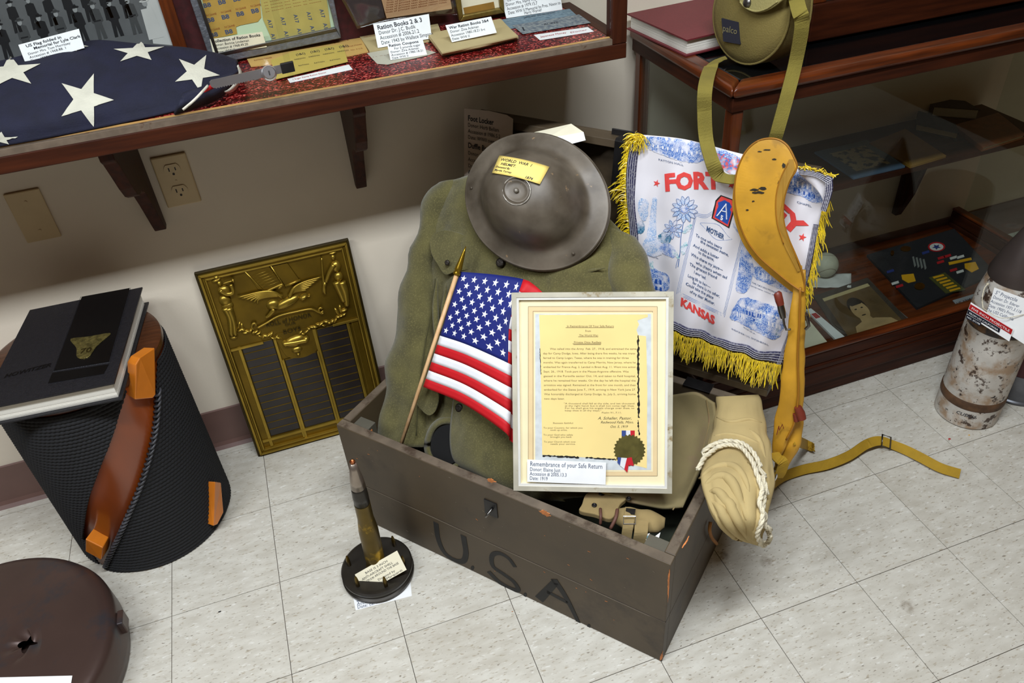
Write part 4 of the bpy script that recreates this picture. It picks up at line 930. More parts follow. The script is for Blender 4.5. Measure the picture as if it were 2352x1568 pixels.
flat('mat_cream', srgb(244, 230, 190)); flat('mat_tan', srgb(232, 206, 160)); flat('mat_line', srgb(150, 130, 100)); flat('parch', srgb(245, 220, 150)); mat('parchment', srgb(244, 218, 146), .75, var=.05, scale=8); mat('mottled_grey', srgb(206, 210, 212), .7, var=.1, scale=60)
flat('type_ink', srgb(110, 98, 66)); flat('script_ink', srgb(60, 56, 44)); flat('char_black', srgb(26, 24, 22)); mat('seal_gold', srgb(112, 104, 56), .4, .5, var=.2, scale=60)
cpoly('backing_board', [(.004, .004), (CW - .004, .004), (CW - .004, CHh - .004), (.004, CHh - .004)], -.014, -.006, 'mat_cream')
cpoly('mat_board', [(fw - .004, fw - .004), (CW - fw + .004, fw - .004), (CW - fw + .004, CHh - fw + .004), (fw - .004, CHh - fw + .004)], -.0058, -.0040, 'mat_cream')
def cq(x, y):
    p = CF.inverted() @ onC(x, y); return (p.x, p.y)
def crect(x0, y0, x1, y1): return [cq(x0, y0), cq(x1, y0), cq(x1, y1), cq(x0, y1)]
cpoly('mat_band', crect(1213, 704, 1510, 1094), -.0040, -.0037, 'mat_tan')
for (a, b_) in ((0, 0), (3, 3)):
    R0 = crect(1213 + a * 3.6, 704 + a * 3.6, 1510 - a * 3.6, 1094 - a * 3.6)
    for k in range(4):
        p, q = Vector((*R0[k], 0)), Vector((*R0[(k + 1) % 4], 0)); dn = (q - p).normalized(); nn = Vector((-dn.y, dn.x, 0)) * .0004
        cpoly('mat_rule', [(p + nn).to_tuple()[:2], (q + nn).to_tuple()[:2], (q - nn).to_tuple()[:2], (p - nn).to_tuple()[:2]], -.0037, -.0035, 'mat_line')
cpoly('inner_bevel', crect(1226, 718, 1500, 1084), -.0037, -.0034, 'mat_cream')
cpoly('grey_paper', crect(1229, 721, 1496, 1080), -.0034, -.0031, 'mottled_grey')
doc = [(1238, 723), (1240, 780), (1241, 840), (1243, 900), (1244, 960), (1245, 1020), (1245, 1045), (1300, 1048), (1400, 1055), (1430, 1062), (1486, 1076), (1486, 1000), (1487, 900), (1485, 800), (1484, 772), (1466, 770), (1462, 758), (1468, 745), (1464, 736), (1478, 731), (1488, 728), (1488, 722), (1400, 722), (1300, 723)]
dcm = cpoly('document', [cq(x, y) for x, y in doc], -.0031, -.0028, 'parchment')
random.seed(4)
def ragged(px0, px1, wpx, n, name='charred_edge'):
    L_, R_ = [], []
    for i in range(n + 1):
        t = i / n; x = px0[0] + (px1[0] - px0[0]) * t; y = px0[1] + (px1[1] - px0[1]) * t
        dx, dy = px1[0] - px0[0], px1[1] - px0[1]; l = math.hypot(dx, dy); nx, ny = -dy / l, dx / l
        a, b2 = random.uniform(.1, 1) * wpx / 2, random.uniform(.1, 1) * wpx / 2
        L_.append(cq(x + nx * a, y + ny * a)); R_.append(cq(x - nx * b2, y - ny * b2))
    cpoly(name, L_ + R_[::-1], -.0028, -.0026, 'char_black', dcm)
ragged((1466, 770), (1467, 960), 7, 46); ragged((1466, 965), (1468, 1000), 6, 10); ragged((1246, 1047), (1330, 1051), 6, 24); ragged((1345, 1051), (1415, 1056), 5, 20); ragged((1240, 800), (1242, 860), 2.5, 20)
def cline(items, m, name='typewriting', **k):
    mb = MB()
    for s, x0, x1, y, sz in items:
        V_, F_ = text_geo(s, sz, **k)
        if not V_: continue
        wd = max(v.x for v in V_); kx = (x1 - x0) / wd
        mb.add([onC(x0 + v.x * kx, y - v.y, -.0025) for v in V_], F_)
    return mb.build(name, m, dcm)
ty = []
for s, x0, x1, y in (('In Remembrance Of Your Safe Return', 1302, 1410, 751), ('From', 1344, 1357, 762), ('The World War.', 1330, 1375, 772), ('Private Otto Radlatz', 1318, 1381, 788)): ty.append((s, x0, x1, y, 6.5))
body = ['Was called into the Army  Feb. 27., 1918, and entrained the same', 'day for Camp Dodge, Iowa. After being there five weeks, he was trans-', 'ferred to Camp Logan, Texas, where he was in training for three', 'months. Was again transferred to Camp Merritt, New Jersey, where he', 'embarked for France Aug. 2. Landed in Brest Aug. 11. Went into action', 'Sept. 26., 1918. Took part in the Meuse-Argonne offensive. Was', 'gassed in the Pureville sector Oct. 14, and taken to field hospital,', 'where he remained four weeks. On the day he left the hospital the', 'armistice was signed. Remained at the front for one month, and then', 'embarked for the States June 7., 1919, arriving in New York June 27.', 'Was honorably discharged at Camp Dodge, Ia., July 5., arriving home', 'two days later.']
for i, s in enumerate(body): ty.append((s, 1263 if i == 0 else 1247 + i * .25, {0: 1462, 2: 1444, 5: 1444, 11: 1297}.get(i, 1460), 803 + i * 10.4, 6.2))
for i, s in enumerate(['"A thousand shall fall at thy side, and ten thousand', ' at thy right hand; but it shall not come nigh thee.', ' For he shall give his angels charge over thee, to', ' keep thee in all thy ways."']): ty.append((s, 1295, 1457 - (3 - i == 0) * 76, 928 + i * 5.4, 5))
ty.append(('Psalm 91, 7.11.', 1382, 1428, 949, 5))
for s, x0, x1, y in (('Remain faithful', 1270, 1316, 973), ('To your Country, for which you', 1248, 1338, 984), ('took up arms,', 1264, 1303, 989), ('To your God who safely', 1248, 1316, 1000), ('brought you back', 1264, 1313, 1005), ('To your Church which now', 1249, 1322, 1016), ('needs your service.', 1264, 1322, 1021)): ty.append((s, x0, x1, y, 5.2))
cline(ty, 'type_ink')
cline([('A. Schaller, Pastor,', 1373, 1450, 963, 9), ('Redwood Falls, Minn.', 1379, 1455, 972, 8), ('Oct. 5, 1919', 1401, 1442, 982, 8)], 'script_ink', 'signature', shear=.35)
for (x0, x1, y) in ((1299, 1410, 752.5), (1328, 1374, 773.5), (1315, 1381, 789.5), (1317, 1380, 791.5)): cpoly('underline', [cq(x0, y - .5), cq(x1, y - .5), cq(x1, y + .5), cq(x0, y + .5)], -.0028, -.0026, 'type_ink', dcm)
flat('ribbon_blue', srgb(56, 76, 140)); flat('ribbon_white', srgb(226, 226, 232)); flat('ribbon_red', srgb(196, 30, 44))
sl_ = cpoly('gold_seal', [cq(1446 + (37 if k % 2 else 33) * cos(pi * k / 26), 1034 + (37 if k % 2 else 33) * sin(pi * k / 26)) for k in range(52)], -.0024, -.0017, 'seal_gold')
cpoly('seal_ring', [cq(1446 + 22 * cos(pi * k / 16), 1034 + 24 * sin(pi * k / 16)) for k in range(32)], -.0017, -.0012, 'seal_gold', sl_)
cpoly('seal_emblem', [cq(1444 + 10 * cos(pi * k / 8), 1034 + 13 * sin(pi * k / 8)) for k in range(16)], -.0012, -.0008, 'seal_gold', sl_)
for k, mm in enumerate(('ribbon_blue', 'ribbon_white', 'ribbon_red')):
    cpoly('ribbon', crect(1428 + k * 10, 989, 1438 + k * 10, 1012), -.0026, -.0023, mm, sl_)
cpoly('ribbon', [cq(1419, 1050), cq(1427, 1051), cq(1424, 1069), cq(1418, 1062)], -.0014, -.0011, 'ribbon_blue', sl_); cpoly('ribbon', [cq(1427, 1051), cq(1440, 1052), cq(1434, 1077), cq(1424, 1069)], -.0014, -.0011, 'ribbon_white', sl_)
cpoly('ribbon', [cq(1440, 1052), cq(1451, 1050), cq(1456, 1070), cq(1444, 1068), cq(1441, 1085), cq(1434, 1078)], -.0014, -.0011, 'ribbon_red', sl_)
glass('picture_glass', (.985, .985, .98), .02, .05)
cpoly('glass_pane', [(.0095, .0095), (CW - .0095, .0095), (CW - .0095, CHh - .0095), (.0095, CHh - .0095)], -.0006, .0002, 'picture_glass')
card('label_card', 'white Remembrance label tucked into the certificate frame', [onC(1211, 1055, .0034), onC(1392, 1062, .0034), onC(1391, 1113, .0034), onC(1211, 1106, .0034)], .0006, 'white_paper',
     [('Remembrance of your Safe Return', .30, .28, .035, 0, .92), ('Donor: Elaine Just', .23, .50, .035, 0, .39), ('Accession # 2005.13.3', .23, .70, .035, 0, .47), ('Date: 1919', .23, .90, .035, 0, .23)], ink='blue_ink')

# ------------------------------------------------------------------ canvas leggings and webbing in the locker
mat('khaki_canvas', srgb(134, 120, 82), .92, var=.14, scale=9, bump=.3, bscale=1300, wear=srgb(140, 112, 92), wscale=7, w0=.55, w1=.75)
mat('khaki_web', srgb(140, 120, 78), .92, var=.16, scale=14, bump=.3, bscale=1300, wear=srgb(146, 104, 96), wscale=9, w0=.55, w1=.72)
mat('khaki_light', srgb(186, 164, 112), .9, var=.10, scale=7, bump=.3, bscale=1300)
lg = thing('canvas_legging', 'khaki canvas legging tucked in the locker behind certificate', 'legging', L(.62, .3, .2))
rows = [[(1500, 915, .41), (1550, 907, .415), (1597, 900, .415), (1640, 926, .40)],
        [(1500, 985, .37), (1548, 965, .385), (1604, 962, .39), (1644, 980, .37)],
        [(1480, 1050, .29), (1545, 1045, .30), (1592, 1050, .31), (1618, 1052, .30)],
        [(1440, 1110, .17), (1505, 1120, .19), (1560, 1120, .215), (1592, 1112, .22)],
        [(1380, 1128, .10), (1445, 1152, .12), (1510, 1168, .145), (1568, 1166, .165)]]
G = patch([[onB(x, y, b) for x, y, b in r_] for r_ in rows], 40, 26); G = [[p + LN * .006 * noise.noise(p * 22) for p in r_] for r_ in G]
MB().sheet(G, .008, flip=True).build('canvas_body', 'khaki_canvas', lg, smooth=True)
MB().tube([p + LN * .006 for p in [r_[-4] for r_ in G]], .0014, 6).build('seam', 'khaki_web', lg)
MB().tube([p + EZ * .002 for p in G[-2]], .0012, 6).build('hem', 'khaki_web', lg)
ZW = .272
hv = thing('webbing_belt', 'folded khaki webbing with buckles at the locker front', 'webbing', onZ(1430, 1180, ZW))
pA = smooth2([(1356, 1128), (1434, 1140), (1424, 1158), (1404, 1190), (1366, 1180), (1332, 1172), (1336, 1158)], 40)
slab([onZ(x, y, ZW + .012) for x, y in pA], .012, EZ, 'folded_tab', 'khaki_web', hv, bev=.003)
rg = [(1412, 1168, 1408, 1196), (1440, 1165, 1436, 1212), (1480, 1172, 1476, 1224), (1510, 1180, 1508, 1224), (1528, 1192, 1526, 1212)]
loft(dense([(onZ(a, b, ZW), onZ(c, d, ZW - .012), EZ, .013 if i < 4 else .006) for i, (a, b, c, d) in enumerate(rg)], 5), 'rolled_web', 'khaki_web', hv, n=18, wob=.006, ws=40)
for (x, y) in ((1365, 1160), (1381, 1134), (1444, 1145)):
    MB().lathe([(.0016, 0), (.0045, 0), (.005, .001), (.004, .002), (.002, .0022), (.0016, .0005)], 16, Matrix.Translation(onZ(x, y, ZW + .0135))).build('eyelet', 'dark_metal', hv, smooth=True)
MB().tube(spl([onZ(1379, 1168, ZW + .016), onZ(1380, 1185, ZW + .018), onZ(1379, 1204, ZW + .004)], 10), .0028, 8).build('lace', mat('brown_leather', srgb(90, 56, 44), .6), hv, smooth=True)
MB().tube(spl([onZ(1418, 1170, ZW + .016), onZ(1414, 1190, ZW + .016), onZ(1402, 1214, ZW + .002)], 10), .0034, 8).build('lace', 'brown_leather', hv, smooth=True)
st = spl([onZ(1448, 1166, ZW + .016), onZ(1446, 1185, ZW + .018), onZ(1442, 1210, ZW + .012), onZ(1438, 1236, ZW - .01)], 12)
MB().ribbon(st, RT, .019, .002).build('buckle_strap', 'khaki_web', hv)
MB().ribbon(spl([onZ(1474, 1196, ZW + .012), onZ(1472, 1222, ZW + .010), onZ(1468, 1246, ZW - .012)], 10), RT, .024, .002).build('buckle_strap', 'khaki_web', hv)
bk_ = onZ(1446, 1194, ZW + .022)
MB().tube([bk_ + RT * .011 * sx_ + UP * .007 * sy_ for sx_, sy_ in ((-1, -1), (1, -1), (1, 1), (-1, 1))], .0012, 6, closed=True).build('buckle', 'chrome', hv)
slab([onZ(x, y, ZW + .019) for x, y in ((1438, 1166), (1460, 1168), (1458, 1182), (1436, 1180))], .002, EZ, 'strap_tip', 'dark_metal', hv)
for i, pts in enumerate((((1479, 1228), (1492, 1224), (1500, 1252), (1488, 1250)), ((1498, 1236), (1517, 1222), (1512, 1240), (1502, 1256)))):
    kk = thing('label_card', ('pale blue and white card edge' if i == 0 else 'white printed card corner') + ' poking up inside the locker front corner', 'card', onZ(*pts[0], .26))
    slab([onZ(x, y, .268) for x, y in pts], .0006, EZ, 'paper', 'white_paper', kk)
    if i: lettering('Aid', frame(onZ(1504, 1247, .2686), onZ(1514, 1228, .268) - onZ(1504, 1247, .268), onZ(1498, 1236, .268) - onZ(1504, 1247, .268)), .011, 'ink', kk, bold=.02)
    else: slab([onZ(x, y, .2686) for x, y in ((1481, 1232), (1493, 1229), (1494, 1234), (1483, 1238))], .0003, EZ, 'print', flat('cyan_print', srgb(96, 176, 200)), kk)

# ------------------------------------------------------------------ rolled canvas over the locker's right side, with rope
ro = thing('canvas_roll', 'rolled light khaki canvas draped over the locker side', 'canvas roll', L(.77, .3, .3))
def vring(cx, cy, a, hp, dp, tilt=0):
    c = onA(cx, cy, a); k = (c - CAM).dot(RM @ Vector((0, 0, -1))) / FPX; wv = (RT * cos(tilt) + UP * sin(tilt)) * hp * k
    return (c - wv, c + wv, (CAM - c).normalized(), dp)
RD = [(1696, 908, .715, 47, .030, .05), (1697, 925, .722, 52, .042, .06), (1697, 975, .742, 60, .048, .1), (1694, 1030, .765, 72, .050, .08), (1688, 1090, .788, 84, .052, .04), (1692, 1145, .808, 78, .050, .02), (1700, 1195, .826, 62, .044, .0), (1714, 1230, .838, 40, .034, -.1), (1730, 1250, .845, 14, .016, -.3)]
rings = dense([vring(*r_) for r_ in RD], 10)
P = []; n = 72; F = []
for j, (pl, pr_, nn, d) in enumerate(rings):
    c = (pl + pr_) / 2; h = (pr_ - pl) / 2; v = j / (len(rings) - 1)
    for i in range(n):
        a = 2 * pi * i / n; fold = 1 + .05 * sin(a * 5 + v * 3) * min(1, v * 2) - .16 * (1 - abs(sin(a * 3.5 + v * 2.6 + .6 * sin(v * 6)))) ** 3 * max(0, min(1, (v - .3) * 2.6)) - .09 * (1 - abs(sin(a * 6 - v * 3.2))) ** 4 * min(1, v * 1.6)
        p = c + (h * cos(a) + nn * d * sin(a)) * fold; P.append(p + (p - c).normalized() * .006 * noise.noise(p * 20))
m_ = len(rings)
F = [(j * n + i, j * n + (i + 1) % n, (j + 1) * n + (i + 1) % n, (j + 1) * n + i) for j in range(m_ - 1) for i in range(n)] + [tuple(range(n - 1, -1, -1)), tuple((m_ - 1) * n + i for i in range(n))]
MB().add(P, F).build('rolled_canvas', 'khaki_light', ro, smooth=True)
RG = [[P[j * n + (i % n)] for i in range(n + 1)] for j in range(m_)]; RS = surf(RG)
# pleats gathered towards the hanging end
for q, r_ in (([(1606, 1098), (1640, 1072), (1680, 1068), (1706, 1090), (1722, 1130)], .0075), ([(1618, 1112), (1648, 1092), (1676, 1100), (1698, 1140), (1716, 1200)], .009), ([(1628, 1128), (1650, 1128), (1674, 1158), (1696, 1200), (1716, 1236)], .009),
             ([(1634, 1150), (1650, 1166), (1672, 1200), (1700, 1232), (1724, 1248)], .008), ([(1642, 1180), (1656, 1204), (1680, 1228), (1704, 1242)], .006), ([(1716, 1060), (1738, 1100), (1746, 1150), (1738, 1210), (1728, 1240)], .007),
             ([(1690, 1012), (1716, 1030), (1738, 1066), (1752, 1110)], .005), ([(1722, 985), (1744, 1010), (1758, 1050)], .005), ([(1646, 958), (1680, 968), (1720, 962), (1750, 970)], .004), ([(1640, 1000), (1670, 996), (1710, 1004), (1748, 1020)], .004)):
    k = 26; MB().tube([RS(x, y, -r_ * .25) for x, y in smooth2(q, k, closed=False)], [.0008 + r_ * sin(pi * (i + .5) / k) ** .7 for i in range(k)], 10).build('pleat', 'khaki_light', ro, smooth=True)
mat('cotton_rope', srgb(226, 216, 188), .85, var=.1, scale=120, bump=.6, bscale=500)
rp_ = thing('cotton_rope', 'white cotton rope looped around the canvas roll', 'rope', RS(1700, 1040, .01))
def ropepath(px, off, n=90): return [RS(x, y, off) for x, y in smooth2(px, n, closed=False)]
def braid(path, r_, name):
    for k in range(3):
        Q = []
        for i, p in enumerate(path):
            t = (path[min(i + 1, len(path) - 1)] - path[max(i - 1, 0)]).normalized(); u = t.orthogonal().normalized() if i == 0 else (u - t * u.dot(t)).normalized(); v = t.cross(u); a = i * .75 + k * 2 * pi / 3
            Q.append(p + u * r_ * .55 * cos(a) + v * r_ * .55 * sin(a))
        MB().tube(Q, r_ * .62, 7).build(name, 'cotton_rope', rp_, smooth=True)
braid(ropepath([(1606, 1076), (1618, 1050), (1642, 1030), (1672, 1022), (1704, 1028), (1728, 1050), (1742, 1086), (1750, 1126), (1748, 1164), (1738, 1198), (1738, 1222), (1750, 1244), (1764, 1246)], .009), .0042, 'strand')
braid(ropepath([(1612, 1086), (1624, 1060), (1648, 1040), (1674, 1032), (1700, 1038), (1720, 1060), (1732, 1094), (1740, 1130), (1740, 1166), (1748, 1196), (1762, 1216), (1769, 1232), (1764, 1246)], .010), .0042, 'strand')
tp = ropepath([(1630, 1190), (1628, 1215), (1634, 1235), (1642, 1246), (1650, 1240)], .004, 30)
tag(MB().tube(spl([onA(1632, 1198, .757), onA(1630, 1218, .760), onA(1636, 1236, .762), onA(1646, 1248, .764)], 14), .0035, 8).build('tie_cord', mat('ochre_cord', srgb(150, 98, 40), .8), None, smooth=True), 'short ochre cord end hanging below the canvas roll', 'cord')
# ------------------------------------------------------------------ satin souvenir pillow cover over the lid
m, nt, b = nodes_of('satin'); MATS['satin'] = m; b.inputs['Base Color'].default_value = rgb(srgb(226, 222, 226)); b.inputs['Roughness'].default_value = .34; b.inputs['Sheen Weight'].default_value = .2; b.inputs['Anisotropic'].default_value = .5
def ink_mat(name, c1, c2, sc=60, t0=.42, t1=.55, fade=True):
    m = mat(name, c1, .4, col2=c2, scale=sc, t0=t0, t1=t1, detail=12)
    if fade:      # etched print that thins out to bare satin in patches
        nt = m.node_tree; N = nt.nodes; b = N['Principled BSDF']; src = b.inputs['Base Color'].links[0].from_socket
        n2 = N.new('ShaderNodeTexNoise'); n2.inputs['Scale'].default_value = 62; n2.inputs['Detail'].default_value = 3; nt.links.new(N['Texture Coordinate'].outputs['Object'], n2.inputs['Vector'])
        r2 = N.new('ShaderNodeValToRGB'); r2.color_ramp.elements[0].position = .46; r2.color_ramp.elements[1].position = .68; nt.links.new(n2.outputs[0], r2.inputs[0])
        mx = N.new('ShaderNodeMix'); mx.data_type = 'RGBA'; nt.links.new(r2.outputs[0], mx.inputs[0]); nt.links.new(src, mx.inputs[6]); mx.inputs[7].default_value = rgb(srgb(220, 220, 230)); nt.links.new(mx.outputs[2], b.inputs['Base Color'])
    return m
ink_mat('print_blue', srgb(52, 104, 186), srgb(196, 208, 228), 480, .42, .64); ink_mat('print_blue_light', srgb(128, 166, 210), srgb(220, 222, 232), 520, .40, .60); flat('line_blue', srgb(86, 118, 172), .4); flat('deep_blue', srgb(40, 82, 166), .4); flat('print_white', srgb(222, 222, 230), .4)
ink_mat('print_teal', srgb(44, 104, 134), srgb(110, 150, 180), 400); ink_mat('print_leaf', srgb(130, 180, 190), srgb(206, 220, 224), 300); flat('print_red', srgb(226, 76, 72), .4); ink_mat('print_redblue', srgb(224, 90, 92), srgb(86, 120, 190), 260, .45, .55); flat('caption_ink', srgb(70, 92, 130), .4)
mat('braid', srgb(48, 46, 78), .6, col2=srgb(120, 118, 128), scale=260, t0=.5, t1=.6); mat('fringe_yellow', srgb(226, 196, 16), .3, var=.22, scale=90, sheen=.3)
flat('stitch_grey', srgb(176, 174, 182), .5)
pw = thing('pillow_cover', 'white satin Fort Riley souvenir pillow cover with yellow fringe', 'pillow cover', onL(1650, 800, .03))
rows = [[(1458, 312, .016), (1570, 324, .016), (1690, 355, .018), (1800, 380, .018), (1905, 403, .014)],
        [(1444, 365, .02), (1562, 385, .022), (1684, 418, .026), (1798, 442, .026), (1893, 452, .012)],
        [(1440, 440, .022), (1555, 462, .026), (1676, 495, .030), (1790, 515, .030), (1880, 520, .012)],
        [(1450, 535, .022), (1550, 560, .028), (1665, 595, .032), (1775, 615, .034), (1862, 615, .010)],
        [(1456, 640, .022), (1543, 664, .028), (1648, 705, .034), (1750, 730, .036), (1832, 725, .012)],
        [(1472, 738, .020), (1545, 757, .028), (1630, 787, .034), (1715, 816, .036), (1796, 833, .014)]]
C = [[onL(x, y, o) for x, y, o in r_] for r_ in rows]
C = [[p - LN * .012 - LT * .045 for p in C[0]], [p - LN * .010 - LT * .012 for p in C[0]]] + C
PG = patch(C, 90, 64)
def wr(p, i):
    k = max(0, min(1, (i - 24) / 20)); a = (p - LO).dot(EX); z = p.z
    return p + LN * (k * (.004 * sin(a * 75 + z * 18) + .003 * sin(a * 130 - z * 30)) * (.4 + .6 * max(0, 1 - abs(z - .5) * 2.2)) + .005 * noise.noise(p * 16) * k)
PG = [[wr(p, i) for p in r_] for i, r_ in enumerate(PG)]
MB().sheet(PG, .003, flip=True).build('satin_cover', 'satin', pw, smooth=True)
PGf = PG[24:]; PS = surf(PGf)
def band(idx_fn, n, name, m, off, lines=0):
    A = [idx_fn(i / (n - 1), 0) for i in range(n)]; B = [idx_fn(i / (n - 1), 1) for i in range(n)]
    G = [[A[i] + (B[i] - A[i]) * j / 3 for i in range(n)] for j in range(4)]
    MB().sheet(G, .003).build(name, m, pw, smooth=True)
    for k in range(lines):
        t = (k + .6) / (lines + .2); q = [A[i] + (B[i] - A[i]) * t + LN * .0022 for i in range(n)]; q = [p + LN * (.0007 if i % 2 else 0) for i, p in enumerate(q)]
        MB().tube(q, .0007, 4).build('stitching', 'stitch_grey', pw)
nR = len(PGf) - 1; nC = len(PGf[0]) - 1
PF = gridfn(PGf)
band(lambda t, s: PF(.002 + s * .042, t, .003), 60, 'braid_trim', 'braid', 0, 4)
band(lambda t, s: PF(t, .995 - s * .042, .003), 70, 'braid_trim', 'braid', 0, 4)
band(lambda t, s: PF(.995 - s * .03, .4 + t * .6, .003), 50, 'braid_trim', 'braid', 0, 3)
# turned-over corner at upper right
tc_ = [[onL(1833, 388, .03), onL(1870, 392, .034), onL(1914, 408, .03)], [onL(1836, 398, .036), onL(1872, 410, .042), onL(1908, 432, .034)], [onL(1852, 410, .034), onL(1880, 440, .04), onL(1898, 478, .03)]]
MB().sheet(patch(tc_, 12, 14), .003, flip=True).build('turned_corner', 'satin', pw, smooth=True)
for pa, pb in (([(1834, 388), (1872, 392), (1912, 408)], [(1838, 400), (1874, 406), (1904, 424)]), ([(1912, 408), (1912, 440), (1898, 486)], [(1896, 418), (1894, 444), (1884, 482)])):
    A = [onL(x, y, .046) for x, y in smooth2(pa, 20, closed=False)]; B = [onL(x, y, .046) for x, y in smooth2(pb, 20, closed=False)]
    MB().sheet([A, [(a + b_) / 2 for a, b_ in zip(A, B)], B], .003).build('braid_trim', 'braid', pw, smooth=True)
    for t in (.15, .4, .65, .9): MB().tube([a + (b_ - a) * t + LN * (.0022 + .0006 * (i % 2)) for i, (a, b_) in enumerate(zip(A, B))], .0007, 4).build('stitching', 'stitch_grey', pw)
# fringe
random.seed(11); fr_ = MB()
def strand(p0, d0, ln, g=.8, r_=.00085):
    P = [Vector(p0)]; d = Vector(d0).normalized(); n = 7
    for i in range(n):
        d = (d + Vector((0, 0, -g * .35)) + Vector((random.uniform(-.2, .2), random.uniform(-.2, .2), random.uniform(-.15, .15)))).normalized(); P.append(P[-1] + d * ln / n)
    fr_.tube(P, [r_] * n + [r_ * .5], 4)
for k in range(330):
    t = k / 329; p = PF(t, 1.0, .003) + LN * random.uniform(0, .006)
    strand(p, -LT + EX * random.uniform(-.25, .25) + LN * random.uniform(0, .25), random.uniform(.034, .062), .5)
for k in range(330):
    t = .02 + .96 * (k / 329); p = PF(0, t, .003); bunch = .5 + .5 * sin(t * 23)
    strand(p, -EX * random.uniform(.7, 1.2) + LT * random.uniform(-.6, .35) + LN * random.uniform(-.1, .4), random.uniform(.012, .024) + .026 * bunch * (t > .35), .55)
for k in range(60):
    p = PF(random.uniform(0, .06), random.uniform(0, .09), .006); strand(p, EX * random.uniform(-1, 1) + LT * random.uniform(-.7, .7) + LN * .5, .025, .5)
for k in range(230):
    t = .16 + .8 * k / 229; p = PF(1, t, .0) + EX * random.uniform(-.004, .004); strand(p, EX * random.uniform(.2, .9) - LT * random.uniform(.5, 1.2) - LN * .2, random.uniform(.02, .045), .6)
for k in range(80):
    q = k / 79; x = 1834 + 80 * q; y = 387 + 20 * q * q; strand(onL(x, y, .046), LT * .6 + EX * random.uniform(-.8, .8) + LN * .3, random.uniform(.006, .013), .5)
fr_.build('fringe', 'fringe_yellow', pw, kind='stuff')
# printed design
D_ = lambda px, m_, nm='print', s=0, off=.0022, cuts=3: sdecal(PS, px, m_, pw, nm, off, cuts, s)
D_([(1486, 314), (1520, 316), (1570, 321), (1620, 333), (1690, 356), (1694, 366), (1640, 360), (1606, 372), (1580, 372), (1540, 362), (1500, 346), (1485, 334)], 'print_blue', 'hall_print', 46)
D_([(1648, 352), (1700, 366), (1706, 390), (1690, 402), (1668, 392), (1650, 375)], 'print_redblue', 'eagle_flag_print', 30)
D_([(1812, 402), (1846, 394), (1868, 408), (1884, 436), (1892, 462), (1868, 464), (1840, 450), (1805, 438)], 'print_blue', 'chapel_print', 40)
D_([(1499, 454), (1505, 452), (1511, 456), (1508, 500), (1508, 548), (1520, 556), (1522, 584), (1500, 590), (1477, 580), (1478, 556), (1486, 545), (1493, 500)], 'print_blue_light', 'tower_print')
D_([(1462, 512), (1472, 506), (1480, 514), (1480, 530), (1470, 536), (1461, 528)], 'print_teal', 'bush_print', 24); D_([(1511, 544), (1522, 534), (1538, 536), (1544, 548), (1538, 558), (1520, 556)], 'print_teal', 'bush_print', 26)
D_([(1520, 560), (1540, 560), (1552, 575), (1548, 590), (1528, 584), (1514, 574)], 'print_blue', 'ground_print', 26); D_([(1470, 458), (1488, 462), (1486, 500), (1474, 505), (1466, 480)], 'print_blue_light', 'cloud_print', 24)
D_([(1474, 622), (1500, 616), (1520, 624), (1536, 632), (1536, 664), (1505, 666), (1474, 664)], 'print_blue', 'barracks_print', 34); D_([(1482, 634), (1524, 640), (1522, 664), (1482, 660)], 'print_blue_light', 'barracks_wall_print')
D_([(1706, 562), (1724, 560), (1742, 576), (1748, 592), (1728, 590), (1732, 620), (1720, 664), (1704, 672), (1690, 662), (1698, 612)], 'print_blue', 'headdress_print', 44)
D_([(1735, 612), (1762, 616), (1800, 628), (1818, 648), (1816, 672), (1784, 660), (1752, 646), (1732, 634)], 'print_blue', 'monument_print', 40)
D_([(1692, 694), (1706, 684), (1730, 686), (1800, 712), (1806, 732), (1790, 770), (1772, 778), (1740, 762), (1700, 740), (1676, 728)], 'print_blue', 'fort_print', 50)
D_([(1714, 702), (1752, 712), (1750, 742), (1712, 730)], 'print_blue_light', 'fort_wall_print'); D_([(1728, 714), (1736, 716), (1734, 738), (1726, 735)], 'deep_blue', 'fort_door_print'); D_([(1764, 716), (1800, 728), (1798, 738), (1762, 726)], 'print_blue_light', 'fort_wall_print')
D_([(1780, 758), (1788, 748), (1792, 772), (1778, 770)], 'print_teal', 'tree_print')
def flower(cx, cy, r_, n, m1='print_blue_light', half=False):
    for k in range(n):
        a = 2 * pi * k / n + .2; c, s = cos(a), sin(a); q = [(cx + c * r_ * .28 - s * r_ * .0, cy + s * r_ * .28), (cx + c * r_ * .62 - s * r_ * .17, cy + s * r_ * .62 + c * r_ * .17), (cx + c * r_, cy + s * r_), (cx + c * r_ * .62 + s * r_ * .17, cy + s * r_ * .62 - c * r_ * .17)]
        D_(q, m1, 'petal_print', 0, .0022, 1); sline(PS, q + [q[0]], .00035, 'line_blue', pw, 'petal_line', .0026, 14)
    D_([(cx + r_ * .27 * cos(2 * pi * k / 18), cy + r_ * .27 * sin(2 * pi * k / 18)) for k in range(18)], 'print_blue', 'flower_centre', 0, .0026, 1)
flower(1573, 480, 31, 13); flower(1547, 526, 23, 9)
sline(PS, [(1570, 508), (1564, 545), (1562, 580), (1558, 612)], .0009, 'line_blue', pw, 'stem_line'); sline(PS, [(1562, 580), (1556, 600), (1553, 615)], .0007, 'line_blue', pw, 'stem_line')
for q in ([(1567, 534), (1576, 520), (1590, 514), (1586, 526), (1576, 534)], [(1564, 578), (1566, 562), (1578, 555), (1578, 568), (1572, 584)], [(1548, 562), (1556, 580), (1562, 594), (1552, 588), (1546, 574)], [(1492, 600), (1500, 602), (1502, 620), (1494, 612)]): D_(q, 'print_leaf', 'leaf_print', 20)
